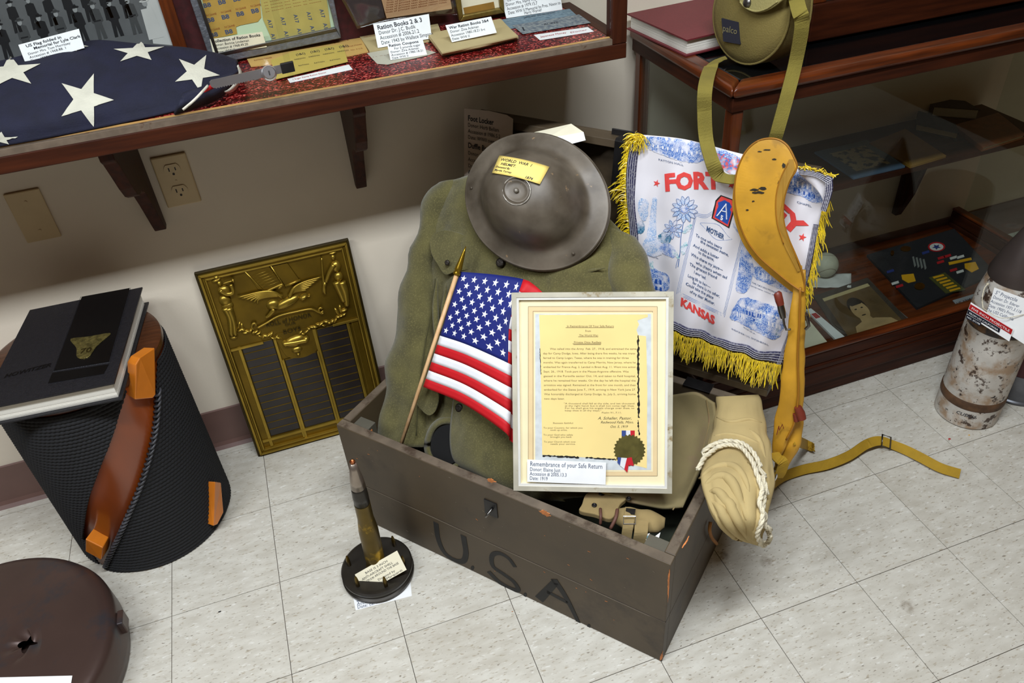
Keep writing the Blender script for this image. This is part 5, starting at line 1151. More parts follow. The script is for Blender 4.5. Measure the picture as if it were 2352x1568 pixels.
def wins(x0, y0, dx, dy, n, w_, h, m_, rows=1, ry=(0, 9)):
    for r_ in range(rows):
        for k in range(n):
            x, y = x0 + dx * k + ry[0] * r_, y0 + dy * k + ry[1] * r_; D_([(x, y), (x + w_, y + w_ * .25), (x + w_ - .5, y + h + w_ * .25), (x - .5, y + h)], m_, 'window_print', 0, .0026, 0)
wins(1500, 330, 11, 2.2, 9, 4, 7, 'print_white'); wins(1600, 346, 9, 3, 6, 4, 6, 'print_white'); wins(1492, 340, 10, 4, 8, 5, 2.5, 'print_white')
wins(1820, 412, 11, 3, 5, 4, 12, 'print_white'); wins(1824, 430, 11, 4, 5, 3, 8, 'deep_blue'); wins(1486, 636, 10, 2, 4, 5, 10, 'deep_blue'); wins(1486, 652, 10, 2, 4, 5, 8, 'deep_blue')
wins(1700, 696, 9, 3.2, 11, 5, 5, 'print_white'); wins(1716, 712, 6, 1.6, 3, 3, 9, 'deep_blue'); wins(1740, 718, 5, 1.6, 2, 3, 9, 'deep_blue'); wins(1694, 714, 5, 2, 4, 2.4, 12, 'print_white'); wins(1764, 736, 8, 3, 4, 4, 10, 'print_white')
wins(1744, 622, 8, 2.6, 8, 2.2, 12, 'print_white'); wins(1484, 460, 3, 0, 1, 1, 1, 'print_white')
for k in range(7): sline(PS, [(1494 - k * 1.0, 470 + k * 13), (1509, 472 + k * 13)], .0003, 'line_blue', pw, 'tower_course', n=4)
# poem panel: triple rule
def inset(k): return [(1597 + k * 1.2, 488 + k * 3.4), (1555 + k * 3.2, 674 - k * 1.6), (1664 - k * 1.2, 727 - k * 3.4), (1712 - k * 3.2, 538 + k * 1.6)]
for k in (0, 1.1, 2.2):
    A, B, Cc, Dd = inset(k); sline(PS, [A, B], .00045, 'line_blue', pw, 'panel_rule'); sline(PS, [B, Cc], .00045, 'line_blue', pw, 'panel_rule'); sline(PS, [Cc, Dd], .00045, 'line_blue', pw, 'panel_rule')
    sline(PS, [A, (1622, 493 + k * 3), (1638, 484 + k * 3)], .00045, 'line_blue', pw, 'panel_rule'); sline(PS, [Dd, (1696, 530 + k * 2), (1684, 512 + k * 3)], .00045, 'line_blue', pw, 'panel_rule')
# shoulder patch print
D_([(1656, 447), (1684, 457), (1689, 480), (1676, 524), (1635, 500), (1644, 460)], 'stencil_black', 'patch_border', 0, .0024); D_([(1657, 450), (1682, 459), (1686, 480), (1674, 520), (1638, 499), (1647, 462)], 'print_red', 'patch_field', 0, .0028)
D_([(1664, 458), (1671, 462), (1676, 464), (1682, 474), (1678, 480), (1682, 486), (1673, 515), (1642, 497), (1648, 478), (1650, 472), (1650, 464), (1657, 461)], 'deep_blue', 'patch_arch', 0, .0032)
flat('patch_letter', srgb(232, 234, 240))
for q, w_ in (([(1668, 466), (1656, 482), (1647, 494)], .0013), ([(1667, 466), (1669, 484), (1670, 503)], .0013), ([(1656, 482), (1668, 485)], .0010)): sline(PS, q, w_, 'patch_letter', pw, 'patch_letter', .0036)
stext(PS, '5', (1654, 502), (.9, .43), (.1, -1), 15, 'patch_letter', pw, .004, bold=.04)
# lettering
stext(PS, 'FORT', (1529, 437), (1, -.03), (-.06, -1), 52, 'print_red', pw, .0026, fit=128, sub=2, arc=3, bold=.05)
stext(PS, 'RILEY', (1694, 418), (.74, .67), (.62, -.74), 52, 'print_red', pw, .0026, fit=190, sub=2, bold=.05)
stext(PS, 'KANSAS', (1563, 699), (.87, .49), (.1, -1), 25, 'print_red', pw, .0026, fit=92, sub=1, bold=.05)
for (x, y, r_) in ((1509, 420, 9), (1680, 424, 9), (1843, 544, 10)): D_(star5(x, y, r_, .3), 'print_red', 'star_print', 0, .0026, 1)
for s, o_, ux, sz, ft in (('PATTON HALL', (1514, 368), (.97, .22), 7, 58), ('CHAPEL', (1832, 466), (.95, .28), 8, 33), ('WASHINGTON', (1484, 586), (.96, .28), 6, 30), ('THE OGDEN MONUMENT', (1730, 650), (.92, .4), 7, 72), ('the geographic center of U.S.', (1718, 652), (.92, .4), 5, 76), ('REPLICA', (1710, 752), (.86, .5), 7, 32), ('INSIGNIA U.S. ENGINEERS', (1682, 756), (.91, .41), 7, 90)):
    stext(PS, s, o_, ux, (-ux[1], -ux[0]), sz, 'caption_ink', pw, .0024, fit=ft)
stext(PS, 'MOTHER', (1623, 528), (.88, .47), (.2, -1), 15, 'caption_ink', pw, .0026, fit=46, bold=.03)
cl = []
for k in range(14): a = 2 * pi * k / 14; cl.append((1645 + 38 * cos(a) * .88 - 10 * sin(a) * .1, 531 + 38 * cos(a) * .46 + 14 * sin(a)))
sline(PS, smooth2([(x + 3 * cos(5 * i), y + 3 * sin(5 * i)) for i, (x, y) in enumerate(cl)] , 40) + [], .00045, 'line_blue', pw, 'cloud_line', n=60)
for s, x, y, ft in (('To one who bears', 1599, 542, 66), ('the sweetest name,', 1610, 556, 70), ('And adds a luster', 1593, 565, 66), ('to the same,', 1604, 580, 42), ('Who shares my joys—', 1588, 586, 80), ('who cheers when sad', 1598, 604, 80), ('The greatest friend', 1584, 608, 70), ('I ever had.', 1593, 626, 34), ('Long life to her—', 1579, 634, 60), ('for there is no other,', 1590, 650, 72), ('Could take the place', 1575, 653, 72), ('of my dear Mother.', 1584, 670, 66)):
    stext(PS, s, (x, y), (.89, .45), (.2, -.98), 9.5, 'caption_ink', pw, .0024, fit=ft, bold=.012)

# ------------------------------------------------------------------ mustard inflatable life vest hung over the lid corner
mat('vest_rubber', srgb(196, 144, 34), .6, var=.16, scale=13, wear=srgb(126, 92, 26), wscale=11, w0=.60, w1=.76, bump=.25, bscale=26)
mat('vest_dark', srgb(150, 98, 14), .55, var=.15, scale=10); mat('vest_web', srgb(168, 132, 24), .8, var=.1, scale=30, bump=.3, bscale=400); mat('red_rubber', srgb(112, 44, 30), .45, var=.1)
lv = thing('life_vest', 'mustard yellow collar life vest hung over the lid corner', 'life vest', onL(1800, 900, .05))
def arc_off(x, y, base): return base + .012 * sin(max(0, min(1, (y - 320) / 330)) * pi)
OUT = [(1740, 324), (1778, 318), (1806, 332), (1824, 362), (1830, 386), (1812, 420), (1800, 464), (1800, 508), (1811, 548), (1828, 588), (1842, 625), (1848, 668), (1822, 656), (1782, 624), (1744, 590), (1714, 550), (1696, 505), (1687, 455), (1691, 400), (1710, 352)]
def lobe(out, base, th, m, name, bulge=.010):
    q = smooth2(out, 90); bm = bmesh.new(); cx_ = sum(p[0] for p in q) / len(q)
    vv = [bm.verts.new((x, y, 0)) for x, y in q]; bm.faces.new(vv); bmesh.ops.triangulate(bm, faces=bm.faces[:])
    for _ in range(3):
        ed = [e for e in bm.edges if e.calc_length() > 16 and len(e.link_faces) == 2]
        if ed: bmesh.ops.subdivide_edges(bm, edges=ed, cuts=1); bmesh.ops.triangulate(bm, faces=bm.faces[:])
    bmesh.ops.smooth_vert(bm, verts=[v for v in bm.verts if not v.is_boundary], factor=.5, use_axis_x=True, use_axis_y=True)
    bm.verts.index_update(); bd = [v for v in bm.verts if v.is_boundary]
    def dist(v): return min(math.hypot(v.co.x - w_.co.x, v.co.y - w_.co.y) for w_ in bd)
    hv_ = [min(1, dist(v) / 30) for v in bm.verts]; P = []; n_ = len(bm.verts)
    for v, h in zip(bm.verts, hv_): P.append(onL(v.co.x, v.co.y, arc_off(v.co.x, v.co.y, base) + th / 2 + bulge * math.sqrt(h)))
    for v, h in zip(bm.verts, hv_): P.append(P[v.index] - LN * (th + 2 * bulge * math.sqrt(h)))
    F = [tuple(v.index for v in f.verts) for f in bm.faces]; F += [tuple(n_ + i for i in f[::-1]) for f in F]
    for e in bm.edges:
        if e.is_boundary: a, b_ = e.verts[0].index, e.verts[1].index; F.append((a, b_, n_ + b_, n_ + a))
    bm.free(); return MB().add(P, F).build(name, m, lv, smooth=True, autos=50)
lobe([(x - 1 if y < 420 else x - 5, y + (2 if y < 420 else 13)) for x, y in OUT], .040, .006, 'vest_rubber', 'back_panel', .002)
lobe(OUT, .062, .006, 'vest_rubber', 'front_panel', .0022)
MB().tube([onL(x, y, arc_off(x, y, .0685)) for x, y in smooth2([(1812, 372), (1798, 398), (1786, 432), (1782, 470), (1786, 515), (1800, 560)], 40, closed=False)], .0012, 6).build('seam', 'vest_dark', lv, smooth=True)
MB().tube([onL(x, y, arc_off(x, y, .0655)) for x, y in smooth2(OUT, 110)], .0016, 6, closed=True).build('edge_binding', 'vest_dark', lv, smooth=True)
mat('vest_side', srgb(160, 118, 34), .65, var=.18, scale=14)
slab([onL(x, y, arc_off(x, y, .0690)) for x, y in smooth2([(1812, 366), (1798, 396), (1786, 432), (1782, 470), (1786, 515), (1800, 560), (1818, 596), (1832, 624)], 30, closed=False) + smooth2([(1838, 622), (1826, 588), (1810, 548), (1799, 508), (1799, 464), (1810, 422), (1824, 392), (1822, 366)], 30, closed=False)], .0006, LN, 'side_gusset', 'vest_side', lv)
mat('scuff_black', srgb(34, 28, 14), .7)
random.seed(3)
for (x, y, w_, h) in ((1734, 436, 12, 3), (1752, 432, 10, 4), (1742, 442, 16, 3), (1730, 462, 4, 2), (1716, 482, 4, 2), (1800, 380, 5, 7), (1762, 344, 9, 2), (1778, 366, 6, 2), (1745, 348, 5, 1.5), (1788, 424, 2, 9)):
    q = [(x + w_ * cos(a) * random.uniform(.5, 1.1), y + h * sin(a) * random.uniform(.5, 1.2)) for a in [2 * pi * k / 12 for k in range(12)]]
    slab([onL(a, b_, arc_off(a, b_, .0682)) for a, b_ in q], .0004, LN, 'scuff', 'scuff_black', lv)
def VL(xl, xr, y, off, d, dy=0): return (onL(xl, y, off), onL(xr, y + dy, off), LN, d)
loft(dense([VL(1822, 1848, 620, .044, .003), VL(1822, 1850, 660, .052, .005), VL(1818, 1850, 710, .052, .008), VL(1814, 1849, 780, .05, .012), VL(1812, 1848, 860, .046, .013), VL(1808, 1847, 930, .044, .013), VL(1800, 1843, 990, .044, .012), VL(1784, 1832, 1035, .044, .010), VL(1780, 1812, 1070, .046, .006)], 6), 'lower_panel', 'vest_rubber', lv, n=20, wob=.004)
loft(dense([VL(1822, 1840, 610, .046, .002), VL(1820, 1840, 665, .056, .003), VL(1816, 1838, 715, .064, .004), VL(1806, 1837, 780, .066, .005), VL(1797, 1834, 850, .066, .006), VL(1789, 1833, 920, .064, .007), VL(1778, 1826, 975, .062, .007), VL(1772, 1808, 1015, .062, .006), VL(1772, 1794, 1050, .060, .003)], 6), 'lower_panel', 'vest_rubber', lv, n=20, wob=.004)
MB().tube([onL(x, y, .072) for x, y in smooth2([(1838, 660), (1836, 740), (1832, 820), (1834, 900), (1826, 965), (1806, 1010)], 30, closed=False)], .0022, 6).build('panel_edge', 'vest_dark', lv, smooth=True)
def cyl(px, r_, off, m, name, n=14): return MB().tube([onL(x, y, off) for x, y in px], r_, n).build(name, m, lv, smooth=True, autos=50)
cyl([(1784, 671), (1786, 674), (1790, 690), (1793, 700)], [.005, .0075, .0075, .0066], .085, 'red_rubber', 'mouth_tube'); cyl([(1792, 698), (1796, 716), (1799, 730)], [.0062, .0066, .005], .085, 'steel', 'inflator_valve')
cyl([(1799, 730), (1801, 745), (1806, 757), (1816, 756)], .0022, .083, 'steel', 'inflator_arm'); cyl([(1852, 724), (1856, 738), (1858, 748), (1850, 756)], .003, .07, 'steel', 'inflator_arm')
cyl([(1832, 934), (1838, 948), (1842, 962)], [.007, .009, .0085], .072, 'red_rubber', 'mouth_tube'); cyl([(1828, 950), (1830, 966)], .006, .07, 'red_rubber', 'mouth_tube')
MB().tube([onL(x, y, .0795) for x, y in ((1784, 998), (1789, 978), (1790, 988), (1797, 974), (1800, 984))], .0009, 5).build('painted_mark', 'red_rubber', lv)
# webbing: waist loop, floor strap with slide buckle, stub
wv_ = lambda P: (CAM - P).normalized()
lp_ = spl([onL(1778, 1040, .07), onL(1786, 1052, .08), onL(1798, 1062, .08), onL(1794, 1082, .075), onL(1786, 1096, .07)], 20)
MB().ribbon(lp_, RT, .022, .003).build('web_loop', 'vest_web', lv)
MB().tube(spl([onL(1780, 1080, .075), onL(1784, 1092, .078), onL(1778, 1104, .075), onL(1772, 1112, .07)], 12), .002, 6).build('snap_hook', 'chrome', lv, smooth=True)
fp_ = [(1772, 1112, .075), (1800, 1094, .022), (1845, 1078, .016), (1900, 1066, .018), (1950, 1046, .022), (1990, 1020, .026), (2022, 1012, .022), (2052, 1022, .012), (2082, 1034, .012), (2118, 1052, .014), (2160, 1074, .012), (2205, 1088, .010)]
P = spl([onL(1796, 1040, .05), onL(1784, 1078, .052)] + [onZ(x, y, z) for x, y, z in fp_], 80); wv2 = []
for i in range(80):
    t = i / 79; wv2.append((Vector((.1, .45, .9)) * (1 - t) + Vector((.35, .7, .35)) * t) if t < .55 else Vector((.3, .75, .45)))
MB().ribbon(P, wv2, .023, .0022).build('floor_strap', 'vest_web', lv)
kb = min(range(80), key=lambda i: math.hypot(topx(P[i])[0] - 2033, topx(P[i])[1] - 1024)); bkp = P[kb]; tdir = (P[kb + 2] - P[kb - 2]).normalized(); wd_ = (wv2[kb] - tdir * wv2[kb].dot(tdir)).normalized(); nn_ = tdir.cross(wd_)
for o_ in (.0022, -.0022): pass
MB().tube([bkp + tdir * .011 * a + wd_ * .015 * b_ + nn_ * .003 for a, b_ in ((-1, -1), (1, -1), (1, 1), (-1, 1))], .0022, 8, closed=True).build('slide_buckle', 'steel', lv, smooth=True)
MB().ribbon(spl([onL(1812, 1000, .04), onL(1830, 1012, .03), onZ(1850, 1020, .035), onZ(1868, 1028, .018), onZ(1866, 1032, .012)], 12), Vector((.2, .6, .8)), [.024] * 6 + [.024 - .002 * k for k in range(6)], .004).build('strap_stub', 'vest_web', lv)

# ------------------------------------------------------------------ canteen pouch with shoulder strap
mat('pouch_canvas', srgb(112, 98, 48), .85, var=.10, scale=14, bump=.25, bscale=350); mat('pouch_flap', srgb(146, 136, 84), .85, var=.08, scale=14, bump=.25, bscale=350); mat('strap_web', srgb(122, 110, 42), .9, var=.08, scale=30, bump=.3, bscale=420)
po = thing('canteen_pouch', 'olive round canteen pouch on the glass case corner', 'pouch', (.71, .41, CZ))
pn = Vector((cos(radians(197)), sin(radians(197)), .10)).normalized(); pu = Vector((-pn.y, pn.x, 0)).normalized(); pv = pn.cross(pu)
PB = onZ(1703, 147, CZ); PB.z = CZ + .001
R_p = .092; pc_ = PB + pv * R_p + pn * .004
PM = frame(pc_, pu, pv)
def outl(s): return [(R_p * .98 * s * cos(a) * (1.0 if sin(a) < 0 else 1.0 - .06 * sin(a)), R_p * s * sin(a) * (1 if sin(a) < 0 else 1.35)) for a in [2 * pi * k / 48 for k in range(48)]]
mb = MB(); Pq = []
for s, z in ((.0, .016), (.5, .014), (.8, .008), (.95, .001), (1.0, -.008), (1.02, -.035), (1.0, -.062), (.94, -.070), (.0, -.074)):
    Pq += [PM @ Vector((x, y, z)) for x, y in (outl(s) if s else [(0, 0)] * 48)]
mb.add(Pq, [(j * 48 + i, j * 48 + (i + 1) % 48, (j + 1) * 48 + (i + 1) % 48, (j + 1) * 48 + i) for j in range(8) for i in range(48)]).build('pouch_body', 'pouch_canvas', po, smooth=True)
for z, s in ((-.003, .985), (-.066, .985)): MB().tube([PM @ Vector((x, y, z)) for x, y in outl(s)], .0028, 8, closed=True).build('piping', 'pouch_canvas', po, smooth=True)
POS = surf([[Pq[j * 48 + (i % 48)] for i in range(49)] for j in range(7)])
onpf = lambda x, y, off: onp(x, y, pc_ + pn * (.016 + off), pn)
fq = smooth2([(1690, -40), (1700, 8), (1712, 20), (1735, 30), (1762, 24), (1790, 6), (1815, -20), (1815, -60), (1750, -70)], 50)
slab([onpf(x, y, .012) for x, y in fq], .006, pn, 'flap', 'pouch_flap', po, bev=.002)
MB().tube([onpf(x, y, .013) for x, y in smooth2([(1700, 4), (1712, 17), (1735, 26), (1760, 20), (1786, 3)], 30, closed=False)], .0018, 6).build('flap_binding', 'pouch_flap', po, smooth=True)
MB().lathe([(.0085, 0), (.009, .002), (.007, .0045), (.003, .0055), (0, .0056)], 22, frame(onpf(1717, 6, .012), pu, pv)).build('snap_button', 'steel', po, smooth=True)
flat('patch_navy', srgb(36, 36, 46)); flat('patch_thread', srgb(120, 112, 78))
pq = [onpf(x, y, .0005) for x, y in ((1657, 42), (1696, 51), (1699, 102), (1661, 95))]
npn = ((pq[1] - pq[0]).cross(pq[3] - pq[0])).normalized(); npn = npn if npn.dot(CAM - pq[0]) > 0 else -npn
lb = slab(pq, .006, pn, 'logo_patch', 'patch_navy', po)
lettering('palco', frame(onpf(1659, 71, .0012), pq[1] - pq[0], pq[0] - pq[3]), .017, 'patch_thread', lb, sx=1.0)
stp = spl([Vector((.785, .43, CZ + .17)), onZ(1832, 12, CZ + .13), onZ(1842, 55, CZ + .10), onY(1828, 140, .28), onY(1808, 220, .262), onY(1786, 300, .25), onY(1772, 350, .25), onL(1768, 400, .06)], 60)
MB().ribbon(stp, [Vector((.6, -.4, .1))] * 12 + [RT] * 48, .026, .0022).build('strap', 'strap_web', po)
stq = spl([onZ(1668, 132, CZ + .012), onZ(1652, 138, CZ + .008), onZ(1634, 152, CZ + .004), onY(1620, 200, .27), onY(1618, 260, .255), onY(1622, 320, .24), onL(1636, 372, .06), onL(1652, 404, .05), onL(1680, 412, .052), onL(1700, 408, .052)], 70)
MB().ribbon(stq, [Vector((.2, -.9, .3)) if i < 16 else (RT if i < 50 else RT * (1 - (i - 50) / 20) + UP * ((i - 50) / 20)) for i in range(70)], [.026] * 50 + [.026 - .0006 * k for k in range(20)], .0022).build('strap', 'strap_web', po)
# ------------------------------------------------------------------ bronze roll-of-honor plaque leaning on the wall
QO = Vector((-.470, .640, .0005)); QU = Vector((1, 0, 0)); QV = Vector((0, .064, .527)).normalized(); QN = QU.cross(QV).normalized(); QW, QH = .350, .531
QM = frame(QO, QU, QV)
def onQ(x, y, off=0): return onp(x, y, QO + QN * off, QN)
def qq(x, y): p = QM.inverted() @ onQ(x, y); return (p.x, p.y)
mat('bronze', srgb(112, 88, 22), .36, .75, var=.2, scale=14, bump=.06, bscale=90); mat('bronze_bright', srgb(158, 130, 48), .32, .75, var=.15, scale=20); mat('bronze_dark', srgb(58, 46, 12), .5, .6, var=.2, scale=20); mat('name_strip_black', srgb(34, 28, 26), .3, var=.25, scale=20)
pq_ = thing('honor_plaque', 'bronze Roll of Honor plaque with eagle and soldiers in relief', 'plaque', QO + QU * QW / 2)
def qbox(name, x0, x1, y0, y1, z0, z1, m, bev=.001, parent=pq_): return MB().prism([(x0, y0), (x1, y0), (x1, y1), (x0, y1)], z1 - z0, QM, z0).build(name, m, parent, bev=bev)
qbox('back_panel', .002, QW - .002, .002, QH - .002, -.011, -.004, 'bronze')
for (w0, w1, z1, m_) in ((0, .006, .0, 'bronze_dark'), (.006, .012, .006, 'bronze_bright'), (.012, .017, .002, 'bronze'), (.017, .021, .0045, 'bronze_bright')):
    O = [(w0, w0), (QW - w0, w0), (QW - w0, QH - w0), (w0, QH - w0)]; I = [(w1, w1), (QW - w1, w1), (QW - w1, QH - w1), (w1, QH - w1)]
    for k in range(4): MB().prism([O[k], O[(k + 1) % 4], I[(k + 1) % 4], I[k]], z1 + .011, QM, -.011).build('frame_moulding', m_, pq_, bev=.0012)
qbox('relief_ground', .021, QW - .021, .325, QH - .021, -.004, -.002, 'bronze', 0)
# name columns
cols = [((555, 797), (626, 783), (619, 1003), 13), ((655, 827), (727, 812), (700, 983), 10), ((727, 757), (793, 740), (771, 966), 13)]
for (tl_, tr_, bl_, nrow) in cols:
    x0, y1 = qq(*tl_); x1, _ = qq(*tr_); _, y0 = qq(*bl_); x1 = min(x1, QW - .03)
    qbox('column_ground', x0 - .002, x1 + .002, y0 - .002, y1 + .002, -.004, -.003, 'bronze_dark', 0)
    st_ = (y1 - y0) / nrow
    for k in range(nrow):
        qbox('name_strip', x0, x1, y0 + k * st_ + .0012, y0 + (k + 1) * st_ - .0012, -.003, -.0012, 'name_strip_black', .0004)
        qbox('strip_divider', x0, x1, y0 + (k + 1) * st_ - .0011, y0 + (k + 1) * st_ + .0011, -.003, -.0006, 'bronze', .0003)
    qbox('column_rail', x0 - .010, x0 - .002, y0 - .03, y1 + .002, -.004, .001, 'bronze_bright', .001); qbox('column_rail', x1 + .002, x1 + .009, y0 - .03, y1 + .002, -.004, .001, 'bronze_bright', .001)
xl_, yb_ = qq(619, 1003)
qbox('bottom_rail', .022, QW - .022, yb_ - .012, yb_ - .004, -.004, .002, 'bronze_bright', .001)
qbox('side_pilaster', .022, .040, yb_ - .004, .318, -.004, -.001, 'bronze', .001); qbox('side_pilaster', QW - .038, QW - .022, .03, .318, -.004, -.001, 'bronze', .001)
qbox('cornice', .021, QW * .28, .318, .324, -.004, .003, 'bronze_bright', .001); qbox('cornice', QW * .76, QW - .021, .318, .324, -.004, .003, 'bronze_bright', .001)
# relief helpers
def blob(mb, cx, cy, rx, ry, rot, h, n=14, m_=5):
    c = qq(cx, cy); k = .00093
    P = []; F = []
    for j in range(m_ + 1):
        t = pi / 2 * j / m_
        for i in range(n):
            a = 2 * pi * i / n; x, y = rx * k * cos(a) * cos(t), ry * k * sin(a) * cos(t); P.append(QM @ Vector((c[0] + x * cos(rot) - y * sin(rot), c[1] + x * sin(rot) + y * cos(rot), -.002 + h * sin(t))))
    for j in range(m_):
        for i in range(n): F.append((j * n + i, j * n + (i + 1) % n, (j + 1) * n + (i + 1) % n, (j + 1) * n + i))
    mb.add(P, F)
def rod(mb, p, r_, h=.003, n=8):
    P = [QM @ Vector((*qq(x, y), h)) for x, y in smooth2(p, 4 * len(p), closed=False)] if len(p) > 2 else [QM @ Vector((*qq(x, y), h)) for x, y in p]
    N_ = len(P); rr = [r_[0] + (r_[-1] - r_[0]) * i / (N_ - 1) for i in range(N_)] if isinstance(r_, list) else r_
    mb.tube(P, rr, n)
def limb(mb, p, r0, r1, h=.004): rod(mb, p, [r0, r1], h)
bg_ = MB()  # bugler at left
blob(bg_, 497, 643, 13, 5, .25, .008); blob(bg_, 497, 636, 8, 7, .1, .010); blob(bg_, 504, 650, 7, 8, 0, .009); blob(bg_, 515, 668, 16, 15, .2, .010); blob(bg_, 517, 690, 15, 16, .1, .010); blob(bg_, 523, 703, 15, 12, .2, .009)
limb(bg_, [(505, 664), (520, 672), (535, 668), (530, 650)], .006, .004, .007); limb(bg_, [(517, 705), (528, 730), (531, 770)], .009, .005); limb(bg_, [(525, 705), (536, 735), (540, 768)], .009, .005)
blob(bg_, 537, 774, 12, 5, .1, .008); limb(bg_, [(513, 648), (524, 644), (532, 642)], .0015, .002, .008); limb(bg_, [(532, 642), (537, 640)], .003, .006, .008)
bg_.build('bugler_relief', 'bronze_bright', pq_, smooth=True)
so_ = MB()
blob(so_, 764, 580, 12, 4, .05, .008); blob(so_, 765, 590, 7, 9, 0, .009); blob(so_, 772, 612, 13, 16, -.1, .010); blob(so_, 778, 635, 12, 14, 0, .010); limb(so_, [(766, 605), (755, 625), (748, 645)], .006, .004, .007); limb(so_, [(772, 645), (780, 665), (790, 690)], .010, .006); limb(so_, [(784, 645), (793, 670), (797, 700)], .010, .006)
blob(so_, 790, 712, 10, 5, .1, .008); limb(so_, [(738, 590), (741, 630), (746, 672)], .0018, .0035, .006); limb(so_, [(746, 645), (742, 668)], .004, .004, .005)
so_.build('rifleman_relief', 'bronze_bright', pq_, smooth=True)
fl_ = MB()
for pts in ([(563, 623), (615, 607), (648, 652), (612, 668), (592, 664)], [(622, 612), (660, 603), (690, 645), (655, 656)]):
    fl_.prism([qq(x, y) for x, y in pts], .003, QM, -.002)
fl_.build('flag_relief', 'bronze', pq_, bev=.001)
ff = MB(); 
for k in range(6): rod(ff, [(577 + k * 5.5, 634 + k * 5), (622 + k * 5.5, 618 + k * 5)], .0007, .0018, 5)
rod(ff, [(562, 622), (610, 672)], .0016, .002); rod(ff, [(622, 610), (655, 660)], .0016, .002); rod(ff, [(612, 668), (648, 652), (640, 662)], .003, .002); rod(ff, [(655, 656), (690, 642)], .003, .002)
ff.build('flag_fold_relief', 'bronze_bright', pq_, smooth=True)
eg = MB()
blob(eg, 660, 694, 36, 13, .28, .012); blob(eg, 628, 700, 18, 15, 0, .010); blob(eg, 697, 682, 13, 8, .35, .012); blob(eg, 709, 678, 6, 3, .3, .010)
for k in range(6): limb(eg, [(648, 680 - k * .5), (625, 668 + k * 2), (595, 669 + k * 3.2), (546 + k * 9, 681 + k * 3)], .0045, .0016, .005 - k * .0005)
for k in range(6): limb(eg, [(664, 680), (676, 658 + k * 2), (700, 645 + k * 4), (738 - k * 7, 634 + k * 6)], .0045, .0016, .005 - k * .0005)
limb(eg, [(630, 708), (618, 722), (610, 728)], .006, .002)
eg.build('eagle_relief', 'bronze_bright', pq_, smooth=True)
sc2 = MB()
rod(sc2, [(590, 752), (612, 740), (640, 724), (680, 714), (714, 708), (734, 716), (742, 712)], .0022, .004)
for (cx, cy, s) in ((586, 745, 1), (738, 708, -1)):
    rod(sc2, [(cx + s * (10 - 2.1 * t) * cos(t * s + 2), cy + (10 - 2.1 * t) * sin(t * s + 2)) for t in [k * .42 for k in range(11)]], .0024, .005)
sc2.build('scroll_relief', 'bronze_bright', pq_, smooth=True)
random.seed(8)
for (x0, y0, x1, y1) in ((552, 760, 640, 775), (690, 765, 790, 722)):
    lf = MB()
    for k in range(16):
        t = k / 15; x, y = x0 + (x1 - x0) * t, y0 + (y1 - y0) * t + random.uniform(-5, 5); blob(lf, x, y, random.uniform(7, 12), random.uniform(3, 5), random.uniform(-.9, .9), .007, 8, 3)
    for (x, y) in (((548, 748), (556, 752)) if x0 < 600 else ((774, 716), (782, 710))): blob(lf, x, y, 4, 13, random.uniform(-.6, .6), .005, 8, 3)
    lf.build('laurel_relief', 'bronze_bright', pq_, smooth=True)
cr_ = MB()
cr_.prism([qq(x, y) for x, y in smooth2([(632, 770), (660, 762), (712, 752), (728, 758), (730, 800), (712, 815), (690, 822), (662, 820), (645, 800)], 30)], .003, QM, -.003)
cr_.build('cartouche_plate', 'bronze', pq_, bev=.001)
cs = MB(); blob(cs, 678, 782, 30, 16, .15, .012); rod(cs, [(650, 788), (676, 784), (706, 778)], .006, .006); blob(cs, 655, 788, 9, 10, 0, .013); blob(cs, 703, 777, 9, 10, 0, .013); blob(cs, 682, 802, 15, 10, .1, .009); blob(cs, 685, 812, 6, 6, 0, .010)
cs.build('swag_relief', 'bronze_bright', pq_, smooth=True)
for s, x, y, x1, y1, sz in (('ROLL of HONOR', 612, 752, 716, 727, .0155), ('OUR', 655, 750, 680, 744, .010), ('BOYS', 651, 768, 692, 758, .015)):
    p, q2 = onQ(x, y, .0005), onQ(x1, y1, .0005); V_, F_ = text_geo(s, sz, bold=.01); kx = (q2 - p).length / max(v.x for v in V_); Ml = frame(p, q2 - p, QV)
    MB().add([Ml @ Vector((v.x * kx, v.y, 0)) for v in V_], F_).build('lettering', 'bronze_dark', pq_)

# ------------------------------------------------------------------ round wooden stool wrapped in black woven panels
SC = Vector((-.719, .545)); SR = .166; SZ = .500
def oncyl(x, y, R_):
    d = ray(x, y); o = Vector((CAM.x - SC.x, CAM.y - SC.y)); a = d.x ** 2 + d.y ** 2; b = 2 * (o.x * d.x + o.y * d.y); c = o.x ** 2 + o.y ** 2 - R_ ** 2; D2 = b * b - 4 * a * c
    t = (-b - math.sqrt(max(0, D2))) / (2 * a); p = CAM + d * t; return math.atan2(p.y - SC.y, p.x - SC.x), p.z
def cylp(th, z, R_): return Vector((SC.x + R_ * cos(th), SC.y + R_ * sin(th), z))
mat('stool_wood', srgb(138, 62, 14), .28, var=.18, scale=3, stretch=(3, 3, 1), coat=.4); mat('stool_block', srgb(196, 112, 30), .3, var=.12, scale=14, coat=.4); wood('stool_top', srgb(58, 30, 15), srgb(84, 46, 24), .3, 0, coat=.3)
st_ = thing('drum_stool', 'round wooden drum stool wrapped in black woven panels', 'stool', (SC.x, SC.y, 0))
MB().lathe([(SR - .004, .0008), (SR, .006), (SR, SZ - .02)], 72, Matrix.Translation((SC.x, SC.y, 0))).build('wooden_drum', 'stool_wood', st_, smooth=True, autos=50)
MB().lathe([(.0, SZ - .0195), (SR + .004, SZ - .0195), (SR + .006, SZ - .012), (SR + .004, SZ - .003), (SR - .004, SZ), (0, SZ)], 72, Matrix.Translation((SC.x, SC.y, 0))).build('top_disc', 'stool_top', st_, smooth=True, autos=50)
